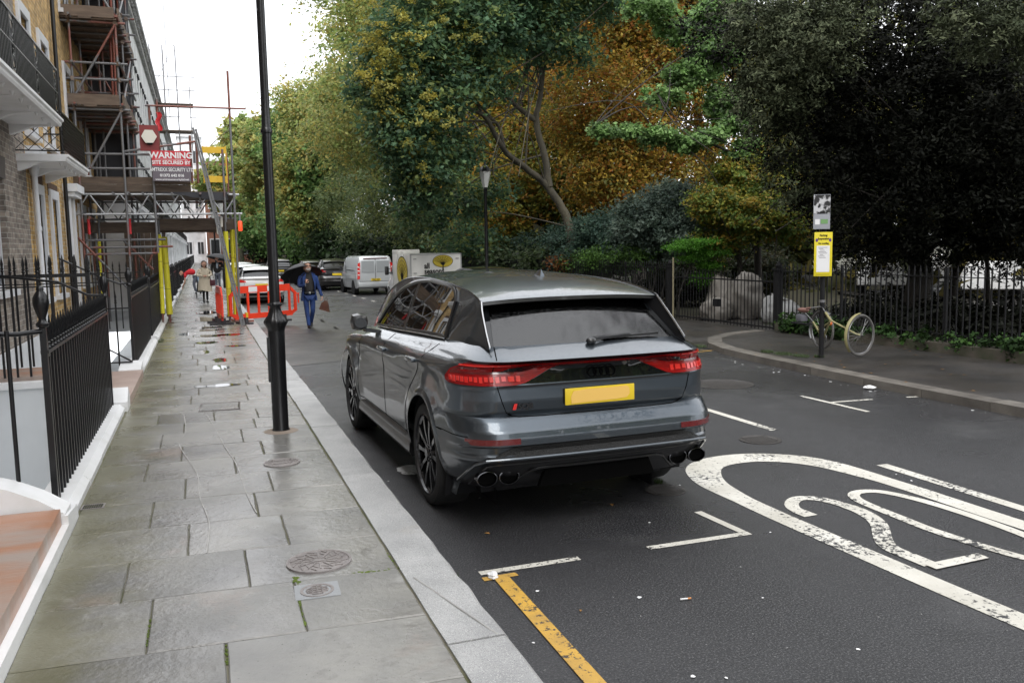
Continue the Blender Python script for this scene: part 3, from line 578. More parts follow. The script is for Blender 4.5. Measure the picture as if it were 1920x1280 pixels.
# balconies
def balcony(label, y0, y1, zb, xo, rail_h, lattice):
    t = thing('balcony', label, 'balcony')
    mb = MB()
    prof = [(XF, zb), (xo-.02, zb), (xo, zb+.03), (xo, zb+.06), (xo+.03, zb+.075), (xo+.03, zb+.11), (XF, zb+.11)]
    mb.prism([(x, y0, z) for x, z in prof], (0, y1-y0, 0)); mb.build('slab', WHITEP, t, 30)
    mb = MB()
    n = int((y1-y0)/1.35)
    for k in range(n+1):       # scrolled brackets and drip knobs under the slab
        y = min(y1-.16, y0+.05+k*(y1-y0-.2)/max(1, n)); pts = []
        for i in range(9):
            u = i/8; pts.append((XF+(xo-XF)*.9*u, zb-.30*(1-u)**1.6*(1+.25*math.sin(u*9))))
        pl = [(XF, zb)]+[(XF, zb-.15)]+[(a_, zb-(zb-b_)*.42) for a_, b_ in pts[1:]]+[(xo-.05, zb)]
        MB().prism([(a, y, b) for a, b in pl], (0, .12, 0)).build('bracket', WHITEP, t, 40)
    mb = MB()
    for k in range(int((y1-y0)/.55)): mb.lathe([(.006, zb-.05), (.022, zb-.02), (.03, zb+.002)], 8, (xo-.12, y0+.3+k*.55, 0))
    tag(mb.build('drip_knobs', WHITEP, t), kind='stuff')
    z0 = zb+.13; z1 = z0+rail_h; x = xo-.03
    mb = MB(); mb.bar((x, y0, z1), (x, y1, z1), .03, .025); mb.bar((x, y0, z0+.03), (x, y1, z0+.03), .02, .02)
    for ye in (y0+.012, y1-.012): mb.bar((XF, ye, z1), (x, ye, z1), .03, .025); mb.bar((XF, ye, z0+.03), (x, ye, z0+.03), .02, .02)
    if not lattice: mb.bar((x, y0, z0+rail_h*.52), (x, y1, z0+rail_h*.52), .014, .014)
    mb.build('rail', BLACK, t)
    if lattice:
        mb = MB(); h = rail_h-.03
        L_ = y1-y0
        k = -int(h/.075)
        c = -h
        while c < L_:
            for sgn in (1, -1):
                a = Vector((x, 0, 0)); 
                p0, p1 = max(0, c), min(L_, c+h)
                if p1 > p0:
                    if sgn > 0: mb.bar((x, y0+p0, z0+.03+(p0-c)), (x, y0+p1, z0+.03+(p1-c)), .012, .01)
                    else: mb.bar((x, y0+p0, z1-(p0-c)), (x, y0+p1, z1-(p1-c)), .012, .01)
            c += .105
        L_ = x-XF
        c = -h
        while c < L_:
            p0, p1 = max(0, c), min(L_, c+h)
            if p1 > p0: mb.bar((XF+p0, y0+.012, z0+.03+(p0-c)), (XF+p1, y0+.012, z0+.03+(p1-c)), .01); mb.bar((XF+p0, y0+.012, z1-(p0-c)), (XF+p1, y0+.012, z1-(p1-c)), .01)
            c += .19
        tag(mb.build('lattice', BLACK, t), kind='stuff')
    else:
        bar_me = MB().box((-.007, -.007, 0), (.007, .007, rail_h)).mesh('baluster', BLACK)
        orn = MB()
        def ring(cy, cz, r, sq=1.): orn.tube([(0, cy+r*sq*math.cos(a), cz+r*math.sin(a)) for a in [q*math.pi/8 for q in range(16)]], .009, 5, closed=True)
        for s_ in (-.13, .13): orn.bar((0, s_, 0), (0, s_, rail_h), .014)
        ring(0, rail_h*.5, .11, .8); ring(0, rail_h*.5, .05); ring(0, rail_h*.78, .085, 1.2); ring(0, rail_h*.22, .085, 1.2)
        for a in range(8): orn.bar((0, .05*math.cos(a*.785), rail_h*.5+.05*math.sin(a*.785)), (0, .10*math.cos(a*.785), rail_h*.5+.12*math.sin(a*.785)), .01)
        for s_ in (-1, 1):
            for q in (-1, 1): orn.bar((0, 0, rail_h*.5+q*.1), (0, s_*.12, rail_h*(.5+q*.44)), .01); orn.tube([(0, s_*.1, rail_h*(.5+q*.1)), (0, s_*.06, rail_h*(.5+q*.22)), (0, s_*.11, rail_h*(.5+q*.3))], .008, 5)
        orn_me = orn.mesh('ornamental_panel', BLACK)
        y = y0+.06; nb = 0
        while y < y1-.08:
            seg = (y-y0) % 1.6
            if 1.2 < seg < 1.32 and y+.2 < y1: part('ornamental_panel', orn_me, t, (x, y+.1, z0)); y += .32; continue
            part('baluster', bar_me, t, (x, y, z0)); y += .085; nb += 1
        for k in range(int((x-XF)/.09)): part('baluster', bar_me, t, (XF+.05+k*.09, y1-.012, z0))
    return t
balcony('nearest white balcony with black cast iron balusters and scrolled panels', 4.0, 15.12, 3.86, -1.9, .72, False)
balcony('smaller white balcony with a black diagonal lattice front beside the scaffold', 15.35, 18.15, 3.36, -1.9, .62, True)

# white stucco terrace beyond the scaffold
far_x = -2.6
def terrace(y0, W=6.2, detail=True):
    t = thing('terrace_house', 'x', 'house', (0, y0, 0))
    H = 14.6
    ho = []
    if detail:
        for k in range(3):
            a = .8+k*1.9; ho += [(a, a+.85, 1.0, 2.9) if k else (a, a+.85, .3, 2.9), (a, a+.85, 4.1, 6.3), (a, a+.8, 7.3, 8.8), (a, a+.8, 9.8, 11.0)]
    w_ = wall_with_holes(t, 'wall', WHITES, 0, W-.02, -.3, H-1, ho, x=far_x)
    for (a, b, c, d) in ho:
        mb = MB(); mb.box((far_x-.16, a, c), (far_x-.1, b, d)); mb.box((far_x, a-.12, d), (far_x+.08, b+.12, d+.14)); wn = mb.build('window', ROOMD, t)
        MB().box((far_x-.1, a, (c+d)/2-.03), (far_x-.07, b, (c+d)/2+.03)).box((far_x-.1, a, c), (far_x-.07, a+.06, d)).box((far_x-.1, b-.06, c), (far_x-.07, b, d)).box((far_x-.1, (a+b)/2-.02, c), (far_x-.07, (a+b)/2+.02, d)).build('frame', FRAMEW, wn)
    MB().box((far_x, 0, H-1.6), (far_x+.2, W-.02, H-1.35)).box((far_x, 0, H-1.2), (far_x+.42, W-.02, H-.95)).box((far_x, 0, H-.8), (far_x+.3, W-.02, H-.55)).build('cornice', mat_dirty, t)
    mb = MB(); [mb.box((far_x+.01, k*.5+.1, H-1.35), (far_x+.32, k*.5+.24, H-1.2)) for k in range(12)]; mb.build('cornice_brackets', mat_dirty, t)
    MB().box((far_x-5, 0, H-1), (far_x, W-.02, H-.3)).box((far_x-5, 0, H-.3), (far_x-.3, .5, H+.9)).build('parapet', mat_dirty, t)
    MB().box((far_x, 0, 3.45), (far_x+.75, W-.02, 3.6)).box((far_x, 0, 3.3), (far_x+.45, .2, 3.45)).box((far_x, 2., 3.3), (far_x+.45, 2.2, 3.45)).box((far_x, 4., 3.3), (far_x+.45, 4.2, 3.45)).build('balcony_slab', WHITES, t)
    mb = MB(); mb.bar((far_x+.72, 0, 4.4), (far_x+.72, W-.02, 4.4), .03); mb.bar((far_x+.72, 0, 3.7), (far_x+.72, W-.02, 3.7), .02); [mb.bar((far_x+.72, k*.14, 3.6), (far_x+.72, k*.14, 4.4), .014) for k in range(int(W/.14))]; mb.build('balcony_railing', BLACK, t)
    MB().box((far_x, 0, -.3), (far_x+.7, 1.0, 3.3)).box((far_x, 0, 3.05), (far_x+.85, 1.8, 3.3)).box((far_x, 1.5, -.3), (far_x+.7, 1.8, 3.05)).build('porch', WHITES, t)
    mb = MB(); mb.bar((-1.0, 1.9, 1.15), (-1.0, W-.1, 1.15), .03); [mb.bar((-1.0, 1.9+k*.13, .15), (-1.0, 1.9+k*.13, 1.35), .02) for k in range(int((W-2)/.13))]; [mb.lathe([(.03, .1), (.03, 1.3), (.06, 1.4), (.02, 1.5)], 6, (-1., q, 0)) for q in (1.9, W-.1)]; mb.build('area_railing', BLACK, t)
    MB().box((-1.12, 0, .0), (-.9, W-.02, .22)).build('plinth', WHITES, t)
    MB().box((far_x, 0, .0), (-.9, 1.8, .3)).build('entrance_steps', WHITES, t)
    return t
mat_dirty = mat('dirty_stucco', (.58,.58,.58), .8, col2=(.30,.30,.30), ns=1.6, contrast=(.35,.7), coord='pos', bump=.3)
TW = 6.2
wl = ['first white stucco terrace house just beyond the scaffolded house', 'second white stucco terrace house beyond the scaffold']
t0 = terrace(26.7); t0['label'] = wl[0]; t0['group'] = 'white stucco terrace houses'
ords = ['second', 'third', 'fourth', 'fifth', 'sixth', 'seventh', 'eighth', 'ninth', 'tenth', 'eleventh', 'twelfth', 'thirteenth', 'fourteenth', 'fifteenth', 'sixteenth', 'seventeenth', 'eighteenth', 'nineteenth', 'twentieth']
for k in range(1, 20):
    c = copy_tree(t0); c.location.y = 26.7+k*TW; c['label'] = 'white stucco terrace house, %s along beyond the scaffold' % ords[k-1]
# street end
def block(name, label, x0, x1, y0, y1, h, wm, rows_, cols_, w=1.1, hh=1.9, par_h=.5):
    t = thing(name, label, 'building', ((x0+x1)/2, y0, 0)); hx = (x1-x0)/2
    MB().box((-hx, 0, -1), (hx, y1-y0, h)).build('wall', wm, t)
    MB().box((-hx-.2, -.3, h), (hx+.2, y1-y0, h+par_h)).build('cornice', WHITES, t)
    for r in range(rows_):
        for c_ in range(cols_):
            cx = -hx+(c_+.5)*2*hx/cols_; z = 1.6+r*h*.9/rows_
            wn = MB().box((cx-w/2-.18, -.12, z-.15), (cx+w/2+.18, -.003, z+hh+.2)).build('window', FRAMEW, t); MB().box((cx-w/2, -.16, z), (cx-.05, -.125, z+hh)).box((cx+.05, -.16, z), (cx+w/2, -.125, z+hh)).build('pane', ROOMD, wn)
    return t
block('brick_building', 'red brick building with white framed windows closing the far end of the street', 1.2, 11, 150, 158, 16.5, REDB, 4, 4, 1.3, 2.3)
block('white_building', 'white building standing beside the red brick one at the street end', -2.6, 1.1, 156, 164, 21, WHITES, 5, 2, .9, 2)
far = thing('far_scaffold', 'distant scaffold tower rising from the roofs near the street end', 'scaffold', (-1.9, 72, 0))
SC = mat('scaffold_tube', (.17,.17,.175), .45, metal=.3, col2=(.22,.09,.07), ns=.9, nd=3, contrast=(.52,.57), coord='pos', stain=((.12,.09,.07), 3.2, .6, .72), bump=.2)
mb = MB()
for x in (-.9, 0, .9, 1.8):
    for y in (0, 1.6): mb.tube([(x, y, 9.), (x, y, 17.5 if x < 1 else 14.5)], .04, 5)
for z in (10.2, 11.2, 12.2, 13.2, 14.2, 15.2): mb.tube([(-1.6, 0, z), (2.2, 0, z)], .035, 5)
mb.tube([(.3, 0, 12), (.3, 0, 20.5)], .03, 5); mb.tube([(-.4, 0, 15), (1.1, 0, 18)], .025, 5)
mb.build('standard', mat('far_tube', (.22,.22,.23), .5), far)
WOODB = mat('scaffold_board', (.17,.125,.09), .75, col2=(.085,.06,.045), ns=2.5, contrast=(.3,.7), coord='obj', stretch=(1,6,6), bump=.4, rand=.25)
for z in (11.2, 13.2): MB().box((-1.2, -.1, z-.06), (2, 1.7, z)).build('board', WOODB, far)

# ------------------------------------------------------------ railings with plinths
def finial(mb, x, y, z, s=1.):
    mb.lathe([(.010*s, 0), (.020*s, .012), (.022*s, .02), (.012*s, .028), (.018*s, .045), (.011*s, .06), (.013*s, .075), (.017*s, .1), (.009*s, .15), (.002, .20)], 6, (x, y, z))
bal_me = {}
def baluster_mesh(h, spear=True):
    key = round(h, 2)
    if key not in bal_me:
        mb = MB(); mb.box((-.0115, -.0115, 0), (.0115, .0115, h))
        if spear: finial(mb, 0, 0, h)
        bal_me[key] = mb.mesh('baluster', BLACK, 50)
    return bal_me[key]
def urn_post(par, x, y, z0, h, s=1.):
    mb = MB(); w = .028*s
    mb.box((x-w, y-w, z0), (x+w, y+w, z0+h))
    mb.build('post', BLACK, par)
    mb = MB(); mb.lathe([(.03*s, 0), (.055*s, .012), (.058*s, .03), (.035*s, .045), (.03*s, .06), (.045*s, .09), (.062*s, .13), (.072*s, .17), (.068*s, .205), (.045*s, .235), (.03*s, .25), (.034*s, .262), (.030*s, .275), (.008*s, .285)], 14, (x, y, z0+h)); mb.build('urn_finial', BLACK, par, 50)
def railing(label, y0, y1, x, z0, h, gap=.118, urns=True, plinth=True, xp=None):
    t = thing('railing', label, 'railing')
    if plinth:
        mb = MB(); n = max(2, int((y1-y0)/.8))
        for k in range(n):
            a, b = y0-.1+k*(y1-y0+.2)/n, y0-.1+(k+1)*(y1-y0+.2)/n-.004
            mb = MB(); mb.prism([(XP-.26, a, -.1), (XP, a, -.1), (XP+rnd.uniform(-.004, .004), a, z0-.045), (XP-.05, a, z0), (XP-.26, a, z0)], (0, b-a, 0)); mb.build('plinth_stone', WHITEP, t)
    n = int((y1-y0)/gap*.9); me = baluster_mesh(h)
    for k in range(1, n): part('baluster', me, t, (x, y0+k*(y1-y0)/n, z0))
    MB().bar((x, y0, z0+h-.035), (x, y1, z0+h-.035), .05, .022).build('top_rail', BLACK, t)
    mb = MB(); [mb.lathe([(.012, 0), (.024, .01), (.012, .022)], 6, (x, y0+k*(y1-y0)/n, z0+h-.024)) for k in range(1, n)]; tag(mb.build('collars', BLACK, t), kind='stuff')
    if urns:
        urn_post(t, x, y0, z0, h+.13, .72); urn_post(t, x, y1, z0, h+.13, .64)
        MB().prism([(x, y0, z0+h+.13), (x, y0+.06, z0+h-.02), (x, y0+.11, z0+h-.03), (x, y0+.11, z0+h-.07), (x, y0, z0+h-.07)], (.02, 0, 0)).build('swept_end', BLACK, t)
    return t
XR = -1.03
railing('nearest black area railing with spear finials and an urn post on a white plinth', 6.55, 10.6, XR, .2, 1.08)
railing('black area railing beyond the basement gate and pink step', 14.1, 18.6, XR, .2, 1.08)
railing('black area railing running under the scaffold to the yellow posts', 19.3, 25.9, XR, .2, 1.02)
# the swan-neck handrail and return railing beside the near steps
def return_railing(label, y, x0, x1, z0, h, down=0.):
    t = thing('return_railing', label, 'railing'); me = baluster_mesh(h)
    n = int(abs(x1-x0)/.125)
    for k in range(n+1):
        u = k/n; part('baluster', me, t, (lerp(x0, x1, u), y, z0-down*u))
    MB().bar((x0, y, z0+h-.04), (x1, y, z0+h-.04-down), .035, .02).bar((x0, y, z0+h-.15), (x1, y, z0+h-.15-down), .02, .014).build('top_rail', BLACK, t)
    return t
# landings (bridges over the basement area) with white side walls
def landing(label, y0, y1, zt, name='entrance_landing'):
    t = thing(name, label, 'steps')
    MB().box((XF+.03, y0, -1.6), (XP-.28, y1, zt-.09)).build('side_wall', LEADP, t)
    MB().box((XF+.03, y0-.03, zt-.09), (XP-.28, y1+.03, zt-.02)).build('edge_band', WHITEP, t)
    MB().box((XF+.03, y0+.12, zt-.02), (XP-.28, y1-.12, zt+.02)).build('tread', SANDST, t)
    return t
landing('pale painted bridge landing crossing the basement area to the front door', 10.75, 11.9, .52)
return_railing('tall black spear railing crossing the area along the house landing', 10.82, XF+.1, XP-.3, .55, 1.15)
return_railing('second tall black spear railing on the far side of the landing', 11.8, XF+.1, XP-.3, .55, 1.15)
return_railing('far black spear railing in front of the white porch', 19.6, XF+.5, XP-.3, .35, 1.2)
st = thing('doorstep', 'pink sandstone doorstep flush with the plinth between two railings', 'step')
MB().box((XF+.6, 11.0, -.1), (XP+.03, 13.5, .22)).build('tread', mat('pale_sandstone', (.46,.36,.31), .45, col2=(.34,.24,.2), ns=1.4, bump=.2, coord='pos'), st)
MB().prism([(XP+.0, 13.5, .12), (XP+.0, 14.05, .12), (XP+.0, 14.05, .3), (XP+.0, 13.52, .23)], (-.3, 0, 0)).prism([(XP+.03, 10.62, .05), (XP+.03, 10.98, .05), (XP+.03, 10.98, .26), (XP+.03, 10.85, .36), (XP+.03, 10.62, .22)], (-.24, 0, 0)).build('white_kerb', WHITEP, st)
gt = thing('basement_gate', 'open black iron gate between the first and second railing', 'gate')
me = baluster_mesh(.92)
for k in range(4): part('baluster', me, gt, (XR-.18-k*.14, 13.9, .25))
MB().bar((XR, 13.9, 1.1), (XR-.7, 13.9, 1.1), .03, .02).bar((XR, 13.9, .3), (XR-.7, 13.9, .3), .03, .02).bar((XR, 13.9, .3), (XR-.7, 13.9, .75), .02, .02).build('gate_frame', BLACK, gt)
# near steps at the bottom left corner
ns_ = thing('front_steps', 'orange sandstone front step with a white painted kerb at the lower left', 'steps')
MB().prism([(-3.4, 3.0, .3), (XP-.02, 3.0, .3), (XP-.02, 5.98, .3), (-3.4, 5.98, .3)], (0, 0, -.4)).build('tread', SANDST, ns_)
MB().prism([(XP-.02, 2.9, .05), (XP+.022, 2.9, .05), (XP+.022, 6.0, .05), (XP-.02, 6.0, .05)], (0, 0, .145)).build('riser_band', WHITEP, ns_)
MB().prism([(-1.9, 6.0, .1), (XP, 6.0, .1), (XP, 6.0, .26), (-1.05, 6.02, .36), (-1.22, 6.04, .44), (-1.42, 6.06, .50), (-1.9, 6.06, .52)], (0, .26, 0)).build('white_kerb', WHITEP, ns_, 25)
MB().prism([(XP+.024, 5.99, .02), (XP+.024, 6.45, .02), (XP+.012, 6.45, .2), (XP+.018, 5.99, .25)], (-.25, 0, 0)).build('white_kerb', WHITEP, ns_)
MB().box((XF+.03, 6.28, -1.6), (XP-.28, 6.5, .36)).build('side_wall', LEADP, ns_)
MB().lathe([(.1, .3), (.13, .33), (.13, .52), (.1, .55)], 16, (-1.62, 5.8, 0)).build('stone_roll', WHITEP, ns_, 40)
ar = sheet('basement_area', [(XF+.03, -14), (XP-.2, -14), (XP-.2, 60), (XF+.03, 60)], -1.2, LEADP)
hr = thing('handrail', 'black swan neck handrail dropping from the urn post beside the near steps', 'handrail')
MB().tube([(-1.9, 6.1, 1.56), (-1.45, 6.2, 1.48), (-1.28, 6.3, 1.40), (-1.16, 6.42, 1.385), (XR, 6.55, 1.39)], .017, 8).build('rail', BLACK, hr, 50)
me = MB().tube([(0, 0, 0), (0, 0, 1.06)], .014, 8).mesh('upright', BLACK, 50)
part('upright', me, hr, (-1.20, 6.3, .36)); part('upright', me, hr, (-1.52, 6.2, .48), scale=(1, 1, .95)); part('upright', me, hr, (-1.78, 6.15, .5), scale=(1, 1, .95))
hr2 = thing('handrail', 'thin black handrail sloping to the urn post at the far end of the near railing', 'handrail')
MB().tube([(-2.4, 10.9, 1.72), (-1.5, 10.7, 1.60), (-1.2, 10.62, 1.45), (XR, 10.6, 1.44)], .014, 8).build('rail', BLACK, hr2, 50)
hr3 = thing('handrail', 'black handrail with a swan neck in front of the third urn post', 'handrail')
MB().tube([(-1.9, 13.8, 1.85), (-1.35, 13.9, 1.55), (-1.15, 14.0, 1.46), (XR, 14.1, 1.46)], .014, 8).build('rail', BLACK, hr3, 50)

# ------------------------------------------------------------ scaffold
YEL = mat('yellow_foam_sleeve', (.80,.74,.04), .5, col2=(.60,.54,.03), ns=2., coord='pos', stain=((.25,.22,.05), 6., .66, .76))
sc = thing('scaffold', 'rusty tube scaffold with board decks and a gantry spanning the pavement', 'scaffold')
def tube_part(a, b, r=.027, name='standard', mt=None, par=None, n=8): return MB().tube([a, b], r, n).build(name, mt or SC, par or sc, 60)
coup = MB().box((-.04, -.04, -.045), (.04, .04, .045)).tube([(-.02, .05, 0), (-.02, -.05, 0)], .022, 6).mesh('coupler', mat('coupler_steel', (.2,.15,.12), .5, metal=.5))
def coupler(p): part('coupler', coup, sc, p, (0, 0, rnd.uniform(0, 3)))
Ys = (21.6, 23.4, 25.4)
for y in Ys:
    for x, h in ((-2.45, 10.5), (-1.52, 10.5)): tube_part((x, y, .12 if x > -2 else -1), (x+.02, y, h))
    for z in (5.10, 5.75, 6.1, 6.98, 7.6, 8.0, 8.86, 9.5):
        tube_part((-2.75, y-.03, z), (-1.3, y-.03, z), name='ledger'); coupler((-2.44, y-.02, z)); coupler((-1.5, y-.02, z))
for x in (-2.45, -1.5):
    for z in (5.12, 7.0, 8.88, 3.2, 6.0): tube_part((x+.06, 21.2, z+.05), (x+.06, 26.2, z+.05), name='ledger')
for a, b in (((-2.42, 21.54, 5.35), (-1.5, 21.54, 6.95)), ((-2.2, 21.54, 3.8), (-1.5, 21.54, 5.05)), ((-1.5, 21.54, 7.1), (-2.42, 21.54, 8.8)), ((-1.5, 25.3, 5.2), (-2.4, 25.3, 7)), ((-1.46, 21.7, 7.1), (-1.46, 25.4, 8.8)), ((-1.46, 21.7, 5.2), (-1.46, 25.3, 6.9))): tube_part(a, b, name='brace')
RT = mat('red_oxide_tube', (.27,.065,.04), .5, col2=(.18,.05,.03), ns=3, coord='pos')
for x, y, a, b in ((-1.78, 23.3, 5.2, 7.5), (-1.66, 22.7, 5.2, 10), (-1.62, 24.4, 7, 10), (-1.95, 24.6, 7.1, 10)): tube_part((x, y, a), (x+.03, y, b), mt=RT)
for x, y, a, b in ((-2.05, 24.5, 5.2, 10), (-2.2, 25.1, 3.5, 7), (-1.9, 25.2, 7, 10), (-2.15, 23.0, 7.1, 10)): tube_part((x, y, a), (x, y, b))
def deck(z, x0, x1, y0, y1, along='y', n=5, toe=True):
    if along == 'y':
        w = (x1-x0)/n
        for k in range(n): MB().box((x0+k*w+.006, y0+rnd.uniform(-.05, .05), z), (x0+(k+1)*w-.006, y1+rnd.uniform(-.05, .05), z+.038)).build('board', WOODB, sc)
        if toe:
            MB().box((x0, y0-.045, z+.04), (x1-.06, y0-.005, z+.27)).build('toe_board', WOODB, sc); MB().box((x1, y0, z+.04), (x1+.04, y1, z+.27)).build('toe_board', WOODB, sc)
    else:
        w = (y1-y0)/n
        for k in range(n): MB().box((x0, y0+k*w+.006, z), (x1, y0+(k+1)*w-.006, z+.038)).build('board', WOODB, sc)
for z in (5.14, 7.02, 8.9): deck(z, -2.75, -1.45, 21.5, 26.2)
for z in (5.1, 6.98, 8.86):
    for y in (22.1, 22.7, 23.9, 24.6): tube_part((-2.8, y, z), (-1.35, y, z), name='transom', mt=mat('dark_tube', (.07,.06,.055), .5, metal=.4) if y == 22.1 else SC)
# gantry
for x, a, b in ((-.92, 1.9, 5.25), (.83, .15, 6.1), (-.08, 3.5, 4.6), (.05, 3.5, 4.65), (.62, 2.6, 4.3), (-.75, 3.7, 5.4)): tube_part((x, 21.75, a), (x, 21.75, b))
for x in (-2.35, -.92, .83): tube_part((x, 25.3, .1), (x, 25.3, 4.6))
tube_part((-1.0, 21.7, 5.24), (1.2, 21.7, 5.24), .022, 'ledger'); tube_part((-1.5, 21.7, 4.2), (.05, 21.62, 4.45), name='handrail')
for z in (4.14, 3.82): tube_part((-2.45, 21.7, z), (-.1, 21.7, z), name='handrail')
for z, x0, x1 in ((3.25, -2.75, .95), (2.8, -2.7, 1.0)): tube_part((x0, 21.82, z), (x1, 21.82, z), .025, 'truss_chord', mat('aluminium_tube', (.42,.43,.44), .4, metal=.4)); tube_part((x0, 25.2, z), (x1, 25.2, z), .025, 'truss_chord')
ALU = bpy.data.materials['aluminium_tube']
n_ = 11
for k in range(n_):
    x0 = -2.6+k*.32; tube_part((x0, 21.82, 3.24 if k % 2 else 2.81), (x0+.28, 21.82, 2.81 if k % 2 else 3.24), .017, 'truss_web', ALU); tube_part((x0, 25.2, 3.24 if k % 2 else 2.81), (x0+.28, 25.2, 2.81 if k % 2 else 3.24), .017, 'truss_web')
for k in range(10): MB().box((-2.75, 21.95+k*.335, 3.29), (.88, 22.27+k*.335, 3.328)).build('board', WOODB, sc)
for z in (3.33, 3.5): MB().box((-2.68, 21.86, z-.02), (-.12, 21.9, z+.145)).build('toe_board', WOODB, sc)
for k in range(6): tube_part((-2.4+k*.62, 21.6, 3.265), (-2.4+k*.62, 25.6, 3.265), name='transom')
for k in range(5): tube_part((-2.3+k*.7, 21.7, 2.72), (-2.3+k*.7, 25.4, 2.72), name='transom')
MB().box((-.95, 22.9, 2.45), (.9, 23.0, 2.72)).box((-2.7, 23.2, 2.4), (.9, 23.3, 2.66)).build('beam', WOODB, sc)
for z, x0, x1 in ((2.22, -2.75, -.75), (2.05, -2.5, -.6), (1.9, -2.5, -.95)): tube_part((x0, 21.9+z*.1, z), (x1, 21.9+z*.1, z), name='ledger')
tube_part((-2.55, 21.5, 2.28), (-1.3, 22.0, .7), name='brace'); tube_part((-1.75, 22.9, 2.25), (-1.1, 22.9, 1.5), name='brace'); tube_part((-.95, 22.6, 2.2), (-1.5, 22.6, .9), name='brace')
RB = mat('red_sleeve', (.6,.03,.04), .5)
for x in (-2.36, -1.5): tube_part((x, 22.0, 2.35), (x, 22.0, 2.7), .032, 'red_sleeve', RB)
TARP = mat('dark_sheeting', (.035,.036,.042), .7, bump=.5, bs=6, coord='pos')
nt_ = thing('netting_and_shade_sheet', 'dark debris netting hanging in a ragged strip down the scaffold edge', 'netting')
MB().grid(lambda u, v: (-1.78+.26*v+.05*noise.noise((u*1.3, v*2, 5)), 26.3-.3*math.sin(v*3.1)-.1*v, u), [3.6+.25*k for k in range(32)], [k/8 for k in range(9)]).grid(lambda u, v: (-1.74+.26*v+.05*noise.noise((u*1.3, v*2, 5)), 26.34-.3*math.sin(v*3.1)-.1*v, u), [3.6+.25*k for k in range(32)], [k/8 for k in range(9)], flip=True).build('scaffold_sheet', TARP, nt_, 60)
n2 = thing('netting_and_shade_sheet', 'dark sheet added at the back of the scaffold tower for the shade between the decks', 'netting')
MB().grid(lambda u, v: (lerp(-2.7, -1.72, v), 26.22+.04*math.sin(u*2+v*6), u), [3.7+.3*k for k in range(26)], [k/6 for k in range(7)], flip=True).build('scaffold_sheet', TARP, n2, 60)  # added dark sheet, stands in for the shade behind the decks
tp = thing('tarpaulin', 'dark plastic sheeting sagging over the gantry edge', 'tarpaulin')
MB().grid(lambda u, v: (u, 21.78-.05*abs(math.sin(u*5)), 3.30-v*(.10+.09*math.sin(u*2.2+.3)+.05*noise.noise((u*4, 0, 2)))), [-1.1+.09*k for k in range(21)], [0, .3, .6, 1.]).grid(lambda u, v: (u, 21.79-.05*abs(math.sin(u*5)), 3.30-v*(.10+.09*math.sin(u*2.2+.3)+.05*noise.noise((u*4, 0, 2)))), [-1.1+.09*k for k in range(21)], [0, .3, .6, 1.], flip=True).build('sheet', TARP, tp, 60)
shade_hoarding = thing('hoarding', 'dark timber hoarding boards added under the back of the scaffold to deepen the gantry shade', 'hoarding', (0, 26.25, 0))  # hoarding also stands in for the shade behind the gantry
for k in range(5): MB().box((-1.95+k*.17, 0, .12), (-1.785+k*.17, .03, 2.75-.05*(k % 2))).build('board', WOODB, shade_hoarding)
# yellow sleeved legs
def leg(label, x, y, z0, z1, r, lean=0.):
    t = thing('sleeved_post', label, 'post'); tube_part((x, y, .14), (x+lean*1.1, y, 3.1), .026, 'tube', SC, t)
    MB().tube([(x+lean*(z0/3), y, z0), (x+lean*(z1/3), y, z1)], r, 12).build('foam_sleeve', YEL, t, 60)
    mb = MB(); [mb.tube([(x+lean*z/3, y, z-.006), (x+lean*z/3, y, z+.006)], r+.004, 12) for z in (lerp(z0, z1, .33), lerp(z0, z1, .66))]; mb.build('tape_band', mat('tape_dark', (.25,.22,.03), .6), t, 60)
    MB().box((x-.08, y-.08, .12), (x+.08, y+.08, .15)).build('base_plate', WOODB, t)
leg('front yellow sleeved post at the left of the gantry', -.95, 22.9, .42, 2.35, .05, .04)
leg('wide yellow sleeved post behind the front left one', -.80, 23.5, .35, 2.3, .075, -.05)
leg('rear yellow sleeved post at the left of the gantry', -.86, 24.6, .35, 2.3, .07, 0)
leg('thin leaning yellow sleeved post down in the basement area', -2.36, 23.2, .75, 2.25, .04, .1)
leg('yellow sleeved post nearest the pavement at the right of the gantry', .62, 22.6, .3, 2.4, .06, 0)
leg('thin yellow sleeved post beside the ladder foot', .76, 23.2, .3, 2.5, .045, .03)
leg('outer yellow sleeved post at the kerb side of the gantry', .86, 22.9, .3, 2.45, .045, 0)
leg('rear yellow sleeved post at the kerb side of the gantry', .68, 25.1, .3, 2.4, .06, 0)
ORG = mat('orange_lamp', (.9,.08,.02), .3, emit=((1,.08,.02), .4)); CRM = mat('cream_plastic', (.7,.68,.6), .4)
lt = thing('hazard_lamp', 'red hazard lamp hanging at the kerb end of the gantry', 'lamp', (.93, 21.6, 2.5)); MB().bbox((-.05, -.04, -.12), (.05, .04, .12), .03).build('lens', ORG, lt, 40); MB().box((-.02, -.02, .12), (.02, .02, .3)).build('hook', SC, lt)
for i, (x, z, lab) in enumerate(((.52, 2.62, 'upper'), (.43, 2.45, 'lower'))):
    t = thing('bulkhead_light', lab+' oval white bulkhead light under the gantry', 'lamp', (x, 21.9, z)); MB().bbox((-.03, -.03, -.13), (.03, .03, .13), .025).build('diffuser', CRM, t, 40); MB().box((-.015, .03, -.05), (.015, .07, .05)).build('bracket', SC, t)
LADM = mat('ladder_metal', (.20,.205,.21), .5, metal=.3)
ld = thing('ladder', 'grey aluminium ladder leaning against the gantry', 'ladder')
a0, a1 = Vector((.85, 21.35, .14)), Vector((.0, 21.5, 4.75)); off = Vector((.06, .22, 0))
for o_ in (Vector((0, 0, 0)), off): MB().bar(a0+o_, a1+o_, .022, .045).build('stile', LADM, ld)
